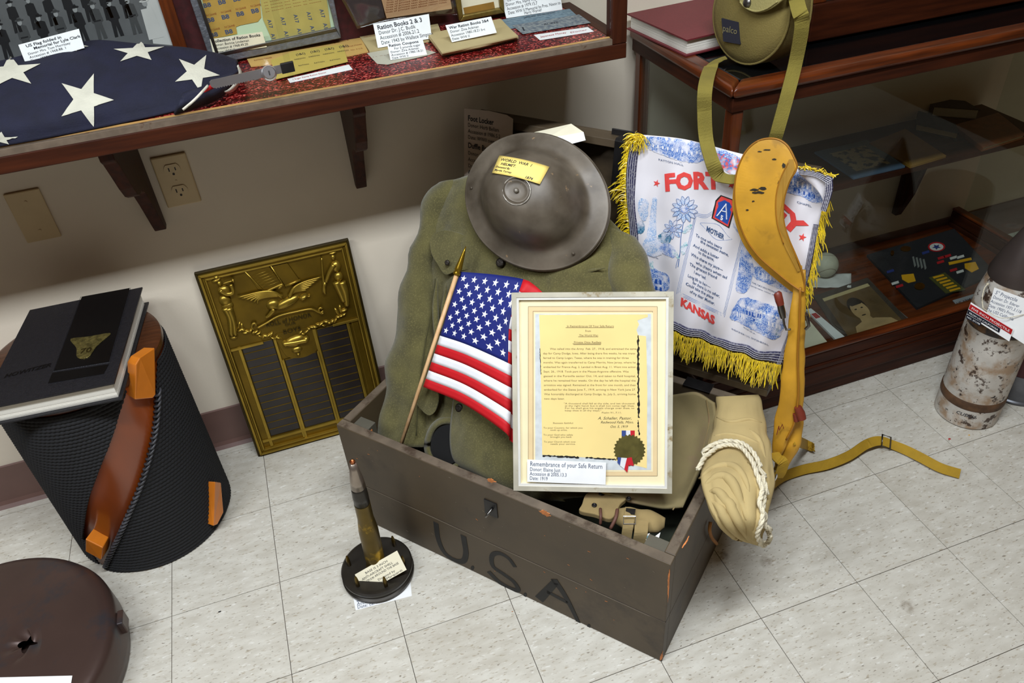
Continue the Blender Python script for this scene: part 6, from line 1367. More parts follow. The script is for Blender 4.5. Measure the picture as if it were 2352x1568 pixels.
m, nt, b = nodes_of('black_weave'); MATS['black_weave'] = m; b.inputs['Base Color'].default_value = rgb(srgb(22, 22, 24)); b.inputs['Roughness'].default_value = .85
def edge_theta(px, R_):
    q = [oncyl(x, y, R_) for x, y in smooth2(px, 60, closed=False)]; q.sort(key=lambda a: a[1])
    def f(z):
        if z <= q[0][1]: return q[0][0]
        for a, b_ in zip(q, q[1:]):
            if a[1] <= z <= b_[1]: t = (z - a[1]) / max(1e-6, b_[1] - a[1]); return a[0] * (1 - t) + b_[0] * t
        return q[-1][0]
    return f, q
eR, qR = edge_theta([(353, 712), (362, 760), (365, 820), (362, 880), (358, 960), (346, 1030), (322, 1110), (286, 1195), (252, 1270), (238, 1304)], SR + .008)
eL, qL = edge_theta([(292, 900), (280, 935), (256, 1010), (224, 1090), (200, 1160), (188, 1238)], SR + .008)
def weave(f0, f1, z0, z1, name, nth=150, rows=52, tilt=.10):
    nz_ = rows * 5; G = []
    for i in range(nz_ + 1):
        z = z0 + (z1 - z0) * i / nz_; a, b2 = f0(z), f1(z); r_ = []
        for j in range(nth + 1):
            th = a + (b2 - a) * j / nth; ph = (z + tilt * SR * .5 * sin(1.3 * (th - a))) / ((z1 - z0) / rows) * pi
            tw_ = .25 * sin(th * 260 + ph * .0)
            r_.append(cylp(th, z, SR + .004 + .0030 * abs(sin(ph)) * (1 + .35 * sin(th * 120 + (int(ph / pi) % 2) * pi))))
        G.append(r_)
    return MB().sheet(G, .003).build(name, 'black_weave', st_, smooth=True)
tb = eR(.2) + pi * .86
weave(eR, lambda z: eR(.2) + 2.35, .003, SZ - .022, 'woven_panel')
weave(lambda z: eL(z) - 2.0, eL, .012, SZ - .022, 'woven_panel')
mat('lacing_grey', srgb(60, 60, 64), .45, var=.5, scale=16)
def laces(f, zz, s, m_='lacing_grey'):
    for z in zz:
        th = f(z); P = [cylp(th + s * a, z + dz, SR + r_) for a, dz, r_ in ((-.012, -.003, .002), (-.012, -.001, .009), (.01, .001, .0125), (.05, .004, .0115), (.075, .006, .008))]
        MB().tube(spl(P, 9), .0027, 6).build('lacing', m_, st_, smooth=True)
laces(eR, [.02 + k * .0098 for k in range(42)], 1)
def block(px, R0, R1, name='wood_block'):
    F0 = [oncyl(x, y, R1) for x, y in px]; n = len(F0); P = [cylp(t, z, R1) for t, z in F0] + [cylp(t, z, R0) for t, z in F0]
    MB().add(P, [tuple(range(n)), tuple(range(2 * n - 1, n - 1, -1))] + [(i, n + i, n + (i + 1) % n, (i + 1) % n) for i in range(n)]).build(name, 'stool_block', st_, bev=.002)
block([(312, 838), (322, 822), (356, 798), (358, 906), (352, 914), (310, 918)], SR - .002, SR + .022)
block([(196, 1238), (236, 1258), (232, 1286), (196, 1266)], SR - .002, SR + .028)
block([(494, 1106), (508, 1108), (514, 1176), (500, 1204), (490, 1208)], SR + .004, SR + .024)
# yearbook lying on the stool
mat('black_leatherette', srgb(24, 23, 27), .42, var=.2, scale=160, bump=.5, bscale=420); flat('gloss_black', srgb(9, 9, 11), .18); mat('emblem_metal', srgb(140, 128, 74), .3, .8, var=.4, scale=120, bump=.6, bscale=260)
BZ = SZ + .0006; BTH = .042
bc4 = [onZ(x, y, BZ + BTH) for x, y in ((72, 711), (327, 659), (262, 879), (-45, 941))]
t, P_, Q_, up_, ct_ = book('yearbook', 'thick black yearbook with metal emblem lying on stool', [p - EZ * BTH for p in bc4], BTH, 'black_leatherette', 'page_edge', spine='L', ct=.003, over=.007)
yb = [p + EZ * .0004 for p in bc4]
def ypos(x, y, o=.0004): return onZ(x, y, BZ + BTH + o)
slab([ypos(x, y, .0006) for x, y in ((188, 681), (298, 661), (250, 830), (124, 851))], .0005, EZ, 'gloss_panel', 'gloss_black', t)
slab([ypos(x, y, .0006) for x, y in ((120, 856), (250, 836), (238, 858), (110, 880))], .0005, EZ, 'gloss_panel', 'gloss_black', t)
em = slab([ypos(x, y, .0022) for x, y in smooth2([(162, 778), (205, 772), (253, 764), (240, 778), (222, 794), (212, 808), (204, 818), (188, 823), (176, 818), (175, 798)], 40)], .0016, EZ, 'emblem', 'emblem_metal', t, bev=.0004)
lettering('70', frame(ypos(182, 812, .0028), ypos(214, 806, .0028) - ypos(182, 812, .0028), ypos(188, 790, .0028) - ypos(182, 812, .0028)), .022, 'bronze_dark', em, bold=.02)
lettering('HOWITZER', frame(ypos(8, 868, .0007), ypos(116, 841, .0007) - ypos(8, 868, .0007), ypos(14, 850, .0007) - ypos(8, 868, .0007)), .0158, 'gloss_black', t, bold=.03, shear=.3)
for q in ([(186, 681), (122, 852)], [(300, 661), (252, 831)], [(122, 853), (252, 832)]): MB().tube([ypos(x, y, .0004) for x, y in q], .0005, 4).build('tooled_line', 'black_leatherette', t)

# ------------------------------------------------------------------ round steel land mine, bottom left
mn = thing('land_mine', 'round rusty brown steel land mine on the floor', 'mine', (-1.018, .182, 0))
mat('mine_steel', srgb(72, 54, 48), .38, .35, var=.12, scale=5, wear=srgb(54, 52, 56), wscale=14, w0=.55, w1=.7, bump=.05, bscale=30)
MR = .252; MM = Matrix.Translation((-1.018, .182, 0))
MB().lathe([(MR - .006, .001), (MR, .006), (MR + .003, .03), (MR + .001, .082), (MR - .004, .094), (MR - .016, .099), (MR - .03, .1), (.12, .1005), (.1198, .098), (.119, .055), (0, .055)], 96, MM).build('steel_body', 'mine_steel', mn, smooth=True, autos=60)
hcx, hcy = (onZ(60, 1476, .1) - Vector((-1.018, .182, .1))).xy
# top plate with a punched, torn-in hole
nn_ = 96; P = []; F = []; ring = 12
for j in range(ring + 1):
    t = j / ring
    for i in range(nn_):
        a = 2 * pi * i / nn_; xo, yo = .12 * cos(a), .12 * sin(a); hr = .010 + .009 * abs(cos(2 * a + .5)) ** 3; k = t * t
        x = xo + (hcx + hr * cos(a) - xo) * t; y = yo + (hcy + hr * sin(a) - yo) * t; dd = math.hypot(x - hcx, y - hcy); P.append(MM @ Vector((x, y, .1005 - .012 * math.exp(-(dd / .026) ** 2) * (.6 + .4 * cos(4 * a)))))
for j in range(ring):
    for i in range(nn_): F.append((j * nn_ + i, j * nn_ + (i + 1) % nn_, (j + 1) * nn_ + (i + 1) % nn_, (j + 1) * nn_ + i))
MB().add(P, F).build('top_plate', 'mine_steel', mn, smooth=True)
lug = Vector((-1.018, .182, 0)) + Vector((cos(.02), sin(.02), 0)) * (MR + .002)
MB().box(lug.x - .002, lug.x + .010, lug.y - .006, lug.y + .028, .05, .085).build('side_lug', 'mine_steel', mn, bev=.002)
card('label_card', 'white card lying on the round land mine', [onZ(-40, 1556, .1014), onZ(166, 1551, .1014), onZ(158, 1600, .1014), onZ(-40, 1605, .1014)], .0006, 'white_paper', [])

# ------------------------------------------------------------------ shell trophy on a round base
TC = Vector((-.247, .169, 0)); TM = Matrix.Translation(TC)
tr_ = thing('shell_trophy', 'brass shell trophy on round black base ringed by bullets', 'trophy', TC)
mat('base_black', srgb(52, 48, 42), .35, .5, var=.2, scale=20); mat('shell_brass', srgb(98, 80, 34), .34, .7, var=.2, scale=12, wear=srgb(176, 140, 40), wscale=22, w0=.5, w1=.62); mat('shell_steel', srgb(150, 138, 126), .3, .8, var=.15, scale=20); mat('bullet_brass', srgb(104, 84, 36), .35, .8, var=.2); mat('copper', srgb(150, 90, 54), .3, .9)
MB().lathe([(.074, .0006), (.078, .004), (.0785, .010), (.074, .013), (.0735, .0195), (.077, .022), (.0775, .027), (.074, .030), (.066, .0305), (.062, .029), (0, .029)], 64, TM).build('base', 'base_black', tr_, smooth=True, autos=35)
LM = TM @ Matrix.Translation((0, 0, .0292)) @ Matrix.Rotation(radians(1.5), 4, 'Y')
MB().lathe([(.0225, 0), (.0225, .003), (.0205, .005), (.0205, .120), (.0185, .142), (.0166, .158), (.0164, .196), (.0164, .202)], 40, LM).build('cartridge_case', 'shell_brass', tr_, smooth=True, autos=40)
MB().lathe([(.0158, .2022), (.0162, .225), (.0152, .244), (.0145, .250)], 40, LM).build('shell_band', 'base_black', tr_, smooth=True)
MB().lathe([(.0150, .2502), (.0135, .272), (.0095, .300), (.0058, .318)], 40, LM).build('shell_nose', 'shell_steel', tr_, smooth=True)
MB().lathe([(.0026, .3182), (.0056, .3182), (.0056, .323), (.003, .3235), (.0028, .319)], 20, LM).build('nose_ring', 'copper', tr_, smooth=True)
bm0 = MB().lathe([(.0042, 0), (.0042, .018), (.0036, .021), (.0034, .024), (.002, .031), (0, .033)], 14); bme = bpy.data.meshes.new('bullet'); bme.from_pydata(bm0.v, [], bm0.f); bme.materials.append(MATS['bullet_brass']); bme.polygons.foreach_set('use_smooth', [True] * len(bme.polygons))
for k in range(6):
    a = radians(-82 + 60 * k); o = bpy.data.objects.new('bullet', bme); COL.objects.link(o); o.location = TC + Vector((.0605 * cos(a), .0605 * sin(a), .0296)); setp(o, tr_)
tcard = [onZ(815, 1319, .036), onZ(912, 1264, .062), onZ(934, 1308, .062), onZ(834, 1364, .036)]
tcard = [onp(x, y, TC + Vector((0, -.030, .048)), Vector((-.35, -.75, .62)).normalized()) for x, y in ((815, 1319), (912, 1264), (934, 1308), (834, 1364))]
card('label_card', 'typed cream card leaning on the shell trophy base', tcard, .0005, 'cream_paper', [('BASE IS 3 INCH', .15, .24, .20, 0, .52), ('ANTI-AIRCRAFT SHELL', .15, .42, .08, 0, .72), ('AROUND THE BASE', .15, .58, .34, 0, .56), ('45 CAL. STEM 30 MM', .15, .60, .02, 0, .30), ('Donated by', .14, .80, .36, 0, .40), ('Jack Marquardt', .14, .95, .36, 0, .54)], ink='ink')
card('label_card', 'white label card lying on floor under the shell trophy', [onZ(806, 1345, .0007), onZ(940, 1310, .0007), onZ(946, 1368, .0007), onZ(817, 1401, .0007)], .0005, 'white_paper', [('Don', .18, .70, .06, 0), ('Accession # 1987.101', .18, .84, .06, 0, .72), ('Date: ca. 1900\'s', .18, .97, .06, 0, .5)], ink='blue_ink')

# ------------------------------------------------------------------ 5-inch projectile and drum at right edge
JC = Vector((1.262, .090, 0)); JM = Matrix.Translation(JC); JR = .0725
m, nt, b = nodes_of('rusty_white'); MATS['rusty_white'] = m; N = nt.nodes; K = nt.links.new
tc = N.new('ShaderNodeTexCoord')
def nz_(s, d=6, r_=.6):
    n = N.new('ShaderNodeTexNoise'); n.inputs['Scale'].default_value = s; n.inputs['Detail'].default_value = d; n.inputs['Roughness'].default_value = r_; K(tc.outputs['Object'], n.inputs['Vector']); return n
def rp_2(n, p0, c0, p1, c1):
    r = N.new('ShaderNodeValToRGB'); e = r.color_ramp.elements; e[0].position = p0; e[0].color = rgb(c0); e[1].position = p1; e[1].color = rgb(c1); K(n.outputs[0], r.inputs[0]); return r
def mixc(f, a, bcol):
    mx = N.new('ShaderNodeMix'); mx.data_type = 'RGBA'; K(f.outputs[0], mx.inputs[0]); K(a.outputs[0] if a.type == 'VALTORGB' else a.outputs[2], mx.inputs[6]); mx.inputs[7].default_value = rgb(bcol); return mx
c = rp_2(nz_(14), .3, srgb(178, 172, 162), .7, srgb(206, 200, 190))
c = mixc(rp_2(nz_(22, 8), .46, (0, 0, 0), .62, (.8, .8, .8)), c, srgb(150, 116, 78)); c = mixc(rp_2(nz_(38, 5, .7), .565, (0, 0, 0), .61, (.95, .95, .95)), c, srgb(58, 36, 22)); c = mixc(rp_2(nz_(48, 3), .67, (0, 0, 0), .70, (1, 1, 1)), c, srgb(30, 26, 30))
K(c.outputs[2], b.inputs['Base Color']); b.inputs['Roughness'].default_value = .5
mat('rust_band', srgb(86, 58, 34), .7, var=.3, scale=50, bump=.3, bscale=90); mat('charred_paint', srgb(48, 44, 42), .6, var=.25, scale=20, wear=srgb(120, 84, 48), wscale=16, w0=.52, w1=.66); mat('nose_grey', srgb(72, 62, 58), .45, .4, var=.15, scale=10)
pj = thing('naval_projectile', 'rust-spotted white naval projectile with tags and dark nose', 'projectile', JC)
def jl(prof, m_, nm): return MB().lathe(prof, 56, JM).build(nm, m_, pj, smooth=True, autos=40)
jl([(JR - .004, .0006), (JR, .004), (JR, .058)], 'rusty_white', 'base_section'); jl([(JR - .001, .0582), (JR + .0012, .062), (JR + .0012, .080), (JR - .001, .084)], 'rust_band', 'driving_band')
jl([(JR - .0005, .0842), (JR - .001, .282)], 'rusty_white', 'body'); jl([(JR - .0008, .2822), (JR - .0012, .322)], 'charred_paint', 'scorched_band'); jl([(JR - .0012, .3222), (JR - .003, .36), (JR - .012, .408)], 'rusty_white', 'shoulder')
jl([(JR - .011, .4082), (JR - .010, .418), (JR - .016, .44), (JR - .026, .47), (JR - .045, .52), (JR - .068, .57), (0, .575)], 'nose_grey', 'nose_cap')
for s, zz, th0, sz in (('CUSILLI', .040, None, .013),):
    th0, _ = math.atan2(CAM.y - JC.y, CAM.x - JC.x), 0; V_, F_ = text_geo(s, sz, bold=.01, shear=.2)
    MB().add([JC + Vector(((JR + .0008) * cos(th0 - .25 + v.x / JR), (JR + .0008) * sin(th0 - .25 + v.x / JR), zz + v.y)) for v in V_], F_).build('handwriting', 'ink', pj)
# tags tied on with string
jd = (CAM - (JC + EZ * .3)); jd.z = 0; jd.normalize(); jn = (jd + EZ * .25).normalized()
def onJ(x, y, off): return onp(x, y, JC + EZ * .30 + jd * (JR + off), jn)
card('label_card', 'white 5-inch projectile label tied to the naval projectile', [onJ(2284, 660, .016), onJ(2366, 690, .016), onJ(2352, 790, .016), onJ(2262, 732, .016)], .0006, 'white_paper', [('5" Projectile', .16, .17, .09, 0, .62), ('Donor: Dr. Ederer', .13, .31, .09, 0, .74), ('Accession 1971.3.118', .13, .45, .09, 0, .86), ("Date: 1900's From", .13, .59, .09, 0, .72), ('The USS California', .13, .73, .09, 0, .78)], ink='blue_ink')
tg = thing('embossed_tag', 'white tag with red and black embossed label strips', 'tag', onJ(2270, 740, .024))
slab([onJ(x, y, .026) for x, y in ((2230, 694), (2328, 756), (2318, 784), (2220, 722))], .001, jn, 'tag_card', 'white_paper', tg)
flat('dymo_red', srgb(170, 22, 26), .35); flat('dymo_black', srgb(18, 22, 36), .35)
for col_, q, s in (('dymo_red', ((2229, 698), (2326, 757), (2322, 768), (2225, 709)), 'FIVE INCH PROJECTILE'), ('dymo_black', ((2224, 711), (2298, 755), (2295, 764), (2221, 720)), 'FROM USS CALIFORNIA'), ('dymo_black', ((2221, 722), (2254, 741), (2251, 749), (2218, 730)), 'NO. 371/98')):
    P = [onJ(x, y, .0275) for x, y in q]; sb = slab(P, .001, jn, 'label_strip', col_, tg); V_, F_ = text_geo(s, 1); wx = max(v.x for v in V_); u, v_ = P[1] - P[0], P[0] - P[3]
    MB().add([P[3] + jn * .0004 + u * (.05 + .9 * v.x / wx) + v_ * (.25 + .62 * v.y) for v in V_], F_).build('lettering', 'white_paper', sb)
MB().tube(spl([onJ(2272, 652, .004), onJ(2262, 660, .012), onJ(2256, 685, .02), onJ(2258, 708, .0285)], 20), .0012, 6).build('string', 'cotton_rope', tg, smooth=True)
MB().tube(spl([onJ(2258, 708, .0285), onJ(2300, 730, .03), onJ(2352, 722, .02)], 12), .0008, 6).build('string', 'cotton_rope', tg, smooth=True)
MB().lathe([(0, 0), (.004, .002), (0, .006)], 10, Matrix.Translation(onJ(2268, 654, .006))).build('string_knot', 'cotton_rope', tg, smooth=True)
dr = thing('steel_drum', 'maroon and bare steel cylinder behind the naval projectile', 'cylinder', (1.452, .125, 0)); DM = Matrix.Translation((1.452, .125, 0))
mat('drum_steel', srgb(120, 122, 128), .35, .7, var=.3, scale=14); mat('drum_maroon', srgb(70, 18, 24), .4, var=.15)
MB().lathe([(.090, .0006), (.096, .003), (.096, .008), (.092, .011), (.091, .085)], 56, DM).build('steel_base', 'drum_steel', dr, smooth=True, autos=40)
MB().lathe([(.090, .0852), (.090, .40), (.084, .42), (0, .43)], 56, DM).build('maroon_body', 'drum_maroon', dr, smooth=True, autos=40)
# specks of debris on the floor
random.seed(21)
for (x, y, r_, m_, nm, lab) in ((2038, 967, .0022, 'char_black', 'floor_crumb', 'small black crumb on the floor left of projectile'), (1883, 995, .002, 'char_black', 'floor_crumb', 'tiny black crumb on the floor by the life vest'), (505, 1404, .0035, 'char_black', 'floor_crumb', 'black crumb on the floor beside the shell trophy'), (2181, 1008, .0045, 'red_ink', 'red_chip', 'tiny red paint chip on the floor below the projectile'), (2226, 999, .003, 'gold_cloth', 'paint_flake', 'yellow flake on the floor at the projectile foot'), (1177, 1404, .0018, 'raw_wood', 'floor_crumb', 'tiny rust-coloured crumb on the floor in front of locker')):
    c0 = onZ(x, y, 0); mb = MB(); n = 8
    mb.add([c0 + Vector((r_ * cos(2 * pi * k / n) * random.uniform(.6, 1.2), r_ * .6 * sin(2 * pi * k / n) * random.uniform(.6, 1.2), .0003)) for k in range(n)] + [c0 + Vector((0, 0, .0016))], [(k, (k + 1) % n, n) for k in range(n)] + [tuple(range(n - 1, -1, -1))])
    tag(mb.build(nm, m_), lab, 'debris')
# ------------------------------------------------------------------ exhibits inside the wall display case
DZ = D + .0006; BY = .700
def dpoly(px, z, th, m, name, parent=None, **k): return slab([onZ(x, y, z) for x, y in px], th, EZ, name, m, parent, **k)
def bpoly(px, y_, th, m, name, parent=None, **k): return slab([onY(x, y, y_) for x, y in px], th, Vector((0, -1, 0)), name, m, parent, **k)
def btext(items, y_, m, parent, name='lettering', **k):
    mb = MB()
    for s, o_, ux, uy, size, fit in items:
        V_, F_ = text_geo(s, size, **k); wd = max(v.x for v in V_); kx = fit / wd if fit else 1
        mb.add([onY(o_[0] + ux[0] * v.x * kx + uy[0] * v.y, o_[1] + ux[1] * v.x * kx + uy[1] * v.y, y_) for v in V_], F_)
    return mb.build(name, m, parent)
# group photograph
ph = thing('group_photograph', 'large framed black-and-white group photograph of soldiers', 'photograph', onY(200, 100, BY))
X0, X1 = onY(-90, 100, BY).x, onY(398, 108, BY).x
mat('photo_grey', srgb(92, 94, 94), .35, var=.12, scale=20); mat('photo_light', srgb(188, 188, 182), .35, var=.06, scale=12); flat('photo_dark', srgb(34, 36, 38), .35); flat('photo_mid', srgb(68, 70, 70), .35); flat('photo_pale', srgb(140, 142, 140), .35)
MB().box(X0, X1, BY + .001, BY + .004, D + .006, 1.42).build('print', 'photo_grey', ph)
MB().box(X1 + .0002, X1 + .024, BY - .006, BY + .004, D + .0006, 1.42).build('frame_rail', 'oak_z', ph, bev=.002)
MB().box(X0, X1, BY - .006, BY + .004, D + .0006, D + .0058).build('frame_rail', 'oak_x', ph, bev=.001)
bpoly([(330, -20), (372, -20), (398, 104), (352, 100)], BY + .0008, .0002, 'photo_light', 'sky_print', ph)
def soldier(cx, hy, s, mm, hat=True, coat=None):
    k = s; q = lambda pts, m_, nm, o: bpoly([(cx + (x + y * .33) * k, hy + (y - x * .22) * k) for x, y in pts], BY + .0006 - o * .0001, .0001, m_, nm, ph)
    if coat: q([(-11, 10), (11, 10), (16, 70), (-14, 70)], coat, 'figure_print', 1)
    else:
        q([(-11, 9), (-4, 6), (4, 6), (11, 9), (13, 34), (9, 36), (8, 40), (10, 72), (2, 72), (0, 46), (-3, 72), (-10, 72), (-8, 38), (-12, 34)], mm, 'figure_print', 1); q([(-8, 31), (8, 31), (8, 34), (-8, 34)], 'photo_dark', 'belt_print', 2)
    q(ell(0, 0, 5, 6.5, 12), 'photo_pale', 'face_print', 2)
    if hat: q(ell(0, -5, 9.5, 2.6, 12), mm, 'hat_print', 3); q([(-5, -5), (-3, -11), (3, -11), (5, -5)], mm, 'hat_print', 3)
for i, (x, y) in enumerate(((-20, 20), (22, 10), (64, 2), (104, -6), (148, -12), (190, -16), (232, -20), (276, -24))): soldier(x, y, .9, 'photo_dark')
for i, (x, y) in enumerate(((-2, 62), (45, 52), (88, 42), (128, 32), (172, 22), (212, 14), (250, 8), (292, 2))): soldier(x, y, 1.05, 'photo_mid' if i % 2 else 'photo_dark')
soldier(332, 8, 1.15, 'photo_light', coat='photo_light')
# folded flag
fo = thing('folded_flag', 'dark blue folded memorial flag with large white stars', 'flag', onZ(240, 250, D))
mat('navy_cotton', srgb(18, 20, 44), .85, var=.2, scale=30, bump=.25, bscale=350); mat('star_cotton', srgb(214, 208, 190), .85, var=.06, scale=40, bump=.3, bscale=300)
def fy(x, y, Y): p = onY(x, y, Y); return p
R0 = [onZ(x, y, D + .002) for x, y in ((-90, 352), (60, 326), (240, 291), (400, 256), (480, 228), (528, 200))]
R1 = [fy(x, y, Y) for x, y, Y in ((-90, 305, .462), (60, 270, .466), (230, 240, .475), (400, 207, .500), (488, 190, .53), (540, 176, .565))]
R2 = [fy(x, y, Y) for x, y, Y in ((-90, 215, .54), (60, 185, .545), (220, 165, .55), (400, 150, .56), (492, 152, .575), (544, 156, .60))]
R3 = [fy(x, y, Y) for x, y, Y in ((-90, 165, .63), (60, 128, .635), (205, 98, .64), (390, 108, .635), (492, 124, .63), (545, 142, .635))]
R4 = [Vector((p.x, .672, p.z - .03)) for p in R3]; R5 = [Vector((p.x, .676, D + .004)) for p in R3]
FGd = patch([R0, R1, R2, R3, R4, R5], 56, 60)
FGd = [[p + Vector((0, -.5, .8)) * .004 * noise.noise(p * 18) if 3 < i < 50 else p for p in r_] for i, r_ in enumerate(FGd)]
MB().sheet(FGd, .004).build('folded_cloth', 'navy_cotton', fo, smooth=True)
# bottom ply and inner folds visible at the open end
Gm = patch([[onZ(400, 262, D + .003), onZ(500, 226, D + .003), onZ(552, 178, D + .003)], [onZ(410, 240, D + .022), onZ(505, 205, D + .02), onZ(556, 165, D + .016)], [onZ(420, 215, D + .03), onZ(505, 185, D + .03), onZ(550, 158, D + .03)]], 12, 18)
MB().sheet(Gm, .004).build('under_fold', 'navy_cotton', fo, smooth=True)
MB().ribbon(spl([onZ(546, 150, D + .05), onZ(552, 172, D + .032), onZ(540, 198, D + .016), onZ(520, 212, D + .008), onZ(500, 204, D + .014)], 24), Vector((-.3, -.7, .6)), [.004 + .010 * sin(pi * k / 23) for k in range(24)], .0012).build('white_hem', 'star_cotton', fo, smooth=True)
MB().ribbon(spl([onZ(420, 252, D + .020), onZ(448, 228, D + .03), onZ(478, 196, D + .036)], 16), Vector((-.6, -.2, .7)), .004, .001).build('white_hem', 'star_cotton', fo, smooth=True)
MB().ribbon(spl([onZ(470, 214, D + .024), onZ(482, 204, D + .028), onZ(492, 192, D + .034)], 8), Vector((-.3, -.6, .7)), .012, .001).build('red_fold', 'flag_red', fo, smooth=True)
FGS = surf(FGd)
def fstar(cx, cy, r_, rot, sy=1, sk=0):
    P0 = [(cx + x + sk * y, cy + y * sy) for x, y in star5(0, 0, r_, rot)]
    sdecal(FGS, P0, 'star_cotton', fo, 'star', .0035, 3)
fstar(196, 232, 66, .32, .95); fstar(318, 122, 60, -.1, .44, -.2); fstar(450, 170, 54, .45, .82); fstar(28, 168, 72, -.15, .55, -.1); fstar(0, 318, 44, .1, .35); fstar(172, 108, 34, .5, .4)
def pcard(name, label, px, p0, n, lines, m='white_paper', ink='ink', **k): return card(name, label, [onp(x, y, p0, Vector(n).normalized()) for x, y in px], .0005, m, lines, ink=ink, **k)
pcard('label_card', 'white memorial label resting on the folded flag', ((42, 103), (181, 66), (194, 110), (60, 149)), FGS(126, 122, .010), (0, -.9, .43), [('US Flag folded in', .19, .22, .10, 1, .58), ('Memorial for Lyle Clark', .19, .41, .20, 1, .78), ('Donor: Mrs. Tom Morrissey', .16, .59, .08, 0, .7), ('Accession # 1968.88. 1', .16, .76, .08, 0, .6), ('Date: WW I', .16, .93, .08, 0, .32)])
# framed ration books
rf = thing('framed_ration_books', 'silver frame holding yellow gasoline ration coupons', 'framed coupons', onY(640, 120, BY))
mat('pewter', srgb(120, 122, 128), .4, .5, var=.2, scale=60, bump=.5, bscale=160)
FB = BY - .001
bpoly([(445, -60), (752, -60), (778, 82), (492, 140)], FB, .003, 'pale_green', 'backing', rf)
for q in ([(416, -60), (440, -60), (500, 121), (487, 150)], [(487, 150), (500, 121), (770, 64), (784, 88)], [(738, -60), (756, -60), (784, 88), (770, 64)]): bpoly(q, FB - .010, .013, 'pewter', 'frame_rail', rf, bev=.002)
for q in ([(432, -60), (441, -60), (502, 121), (497, 130)], [(497, 130), (502, 121), (770, 64), (775, 70)]): bpoly(q, FB - .013, .003, 'steel', 'frame_bead', rf, bev=.001)
mat('coupon_tan', srgb(182, 146, 66), .6, var=.08, scale=30); mat('coupon_olive', srgb(176, 160, 86), .6, var=.07, scale=40)
bpoly([(452, -60), (592, -60), (600, 40), (592, 50), (552, 58), (542, 62), (545, 78), (484, 90)], FB - .001, .0008, 'coupon_tan', 'coupon_sheet', rf)
bpoly([(590, -60), (742, -60), (762, 78), (632, 108), (604, 44)], FB - .002, .0008, 'coupon_olive', 'coupon_sheet', rf)
ux, uy = (.98, -.19), (-.3, -.95)
it = []; it2 = []
for r_ in range(4):
    for c_ in range(4):
        x, y = 468 + c_ * 34 + r_ * 8, 18 + r_ * 34 - c_ * 7
        if (r_ == 2 and c_ > 1) or r_ > 2: continue
        it.append(('B8', (x, y), ux, uy, 14, 18)); it2.append(('N126448', (x - 2, y - 14), ux, uy, 7, 24))
btext(it, FB - .0013, 'blue_ink', rf, bold=.03); btext(it2, FB - .0013, flat('rust_ink', srgb(150, 84, 44)), rf)
it = []
for r_ in range(2):
    for c_ in range(5): it.append(('A17' if r_ == 0 or c_ == 0 else 'A16', (614 + c_ * 30 + r_ * 8, 46 + r_ * 32 - c_ * 6), (.25, .97), (.97, -.2), 12, 20))
btext(it, FB - .0023, 'blue_ink', rf, bold=.02)
btext([('-- ------ --- ---- -- ------', (606 + k * 1.5, 8 + k * 7), (.98, -.19), (-.3, -.95), 7, 130) for k in range(4)], FB - .0023, 'rust_ink', rf)
pcard('label_card', 'Collection of Ration Books label inside the silver frame', ((482, 90), (602, 73), (613, 108), (490, 126)), (0, FB - .012, 0), (0, -1, 0), [('Collection of Ration Books', .25, .25, .02, 1, .93), ('Donor: Bonnie Lindeman', .22, .48, .03, 0, .68), ('Accession # 1968.49.20', .22, .70, .04, 0, .64), ('Date: WW II', .22, .93, .05, 0, .36)], m='cream_paper')
# loose ration papers on the lining
def paper(name, label, px, z, th, m, cat='paper', lines=(), ink='rust_ink'):
    t = thing(name, label, cat, onZ(*px[0], z)); dpoly(px, z + th, th, m, 'sheet', t)
    mb = MB()
    for s, o_, ux_, size, fit in lines:
        V_, F_ = text_geo(s, size); wd = max(v.x for v in V_); kx = fit / wd; uy_ = (-.45, -.9)
        mb.add([onZ(o_[0] + ux_[0] * v.x * kx + uy_[0] * v.y * .6, o_[1] + ux_[1] * v.x * kx + uy_[1] * v.y * .6, z + th + .0003) for v in V_], F_)
    if lines: mb.build('lettering', ink, t)
    return t
U1 = (.985, -.17)
paper('ration_folder', 'manila ration book folder in front of the silver frame', [(561, 123), (820, 72), (846, 118), (800, 128), (576, 152)], DZ, .002, 'manila', 'folder', [('FUEL AND FOOD', (580, 130), U1, 7, 42), ('RATION ORDER', (584, 140), U1, 7, 42), ('Signature', (758, 100), U1, 12, 44), ('WAR STAMPS', (800, 108), U1, 6, 32), ('No. 4 U.S.', (806, 116), U1, 6, 28)])
paper('coupon_strip', 'yellow strip of ration coupons lying on manila folder', [(622, 138), (672, 118), (787, 101), (799, 141), (634, 181)], DZ + .0024, .001, 'coupon_yellow', 'coupons', [('(I&I)', (680 + k * 33, 128 - k * 6), U1, 12, 22) for k in range(4)] + [('OREGON', (676 + k * 33, 138 - k * 6), U1, 6, 26) for k in range(4)] + [('RATION', (650 + k * 36, 158 - k * 6), U1, 6, 24) for k in range(4)], 'ink')
paper('label_slip', 'white printed slip lying beside the yellow coupons', [(660, 181), (801, 148), (810, 159), (666, 190)], DZ, .0005, 'white_paper', 'slip', [('1 Sugar Stamp Ration Donor', (672, 184), (.975, -.21), 8, 80)], 'red_ink')
paper('ration_papers', 'buff ration booklet behind the Ration Books label', [(817, 70), (1000, 40), (1014, 76), (985, 92), (848, 116), (840, 104)], DZ, .004, 'buff', 'booklet', [('UNITED STATES', (828, 76), U1, 7, 34), ('WAR RATION', (836, 86), U1, 7, 28)])
paper('coupon_sheet', 'grey torn coupon sheet at the front of the case', [(843, 122), (940, 104), (1001, 120), (985, 126), (890, 148), (866, 146)], DZ, .0006, 'grey_paper', 'coupons', [('- -  -- - --', (856, 132), U1, 7, 40)])
lean = (0, -.82, .57)
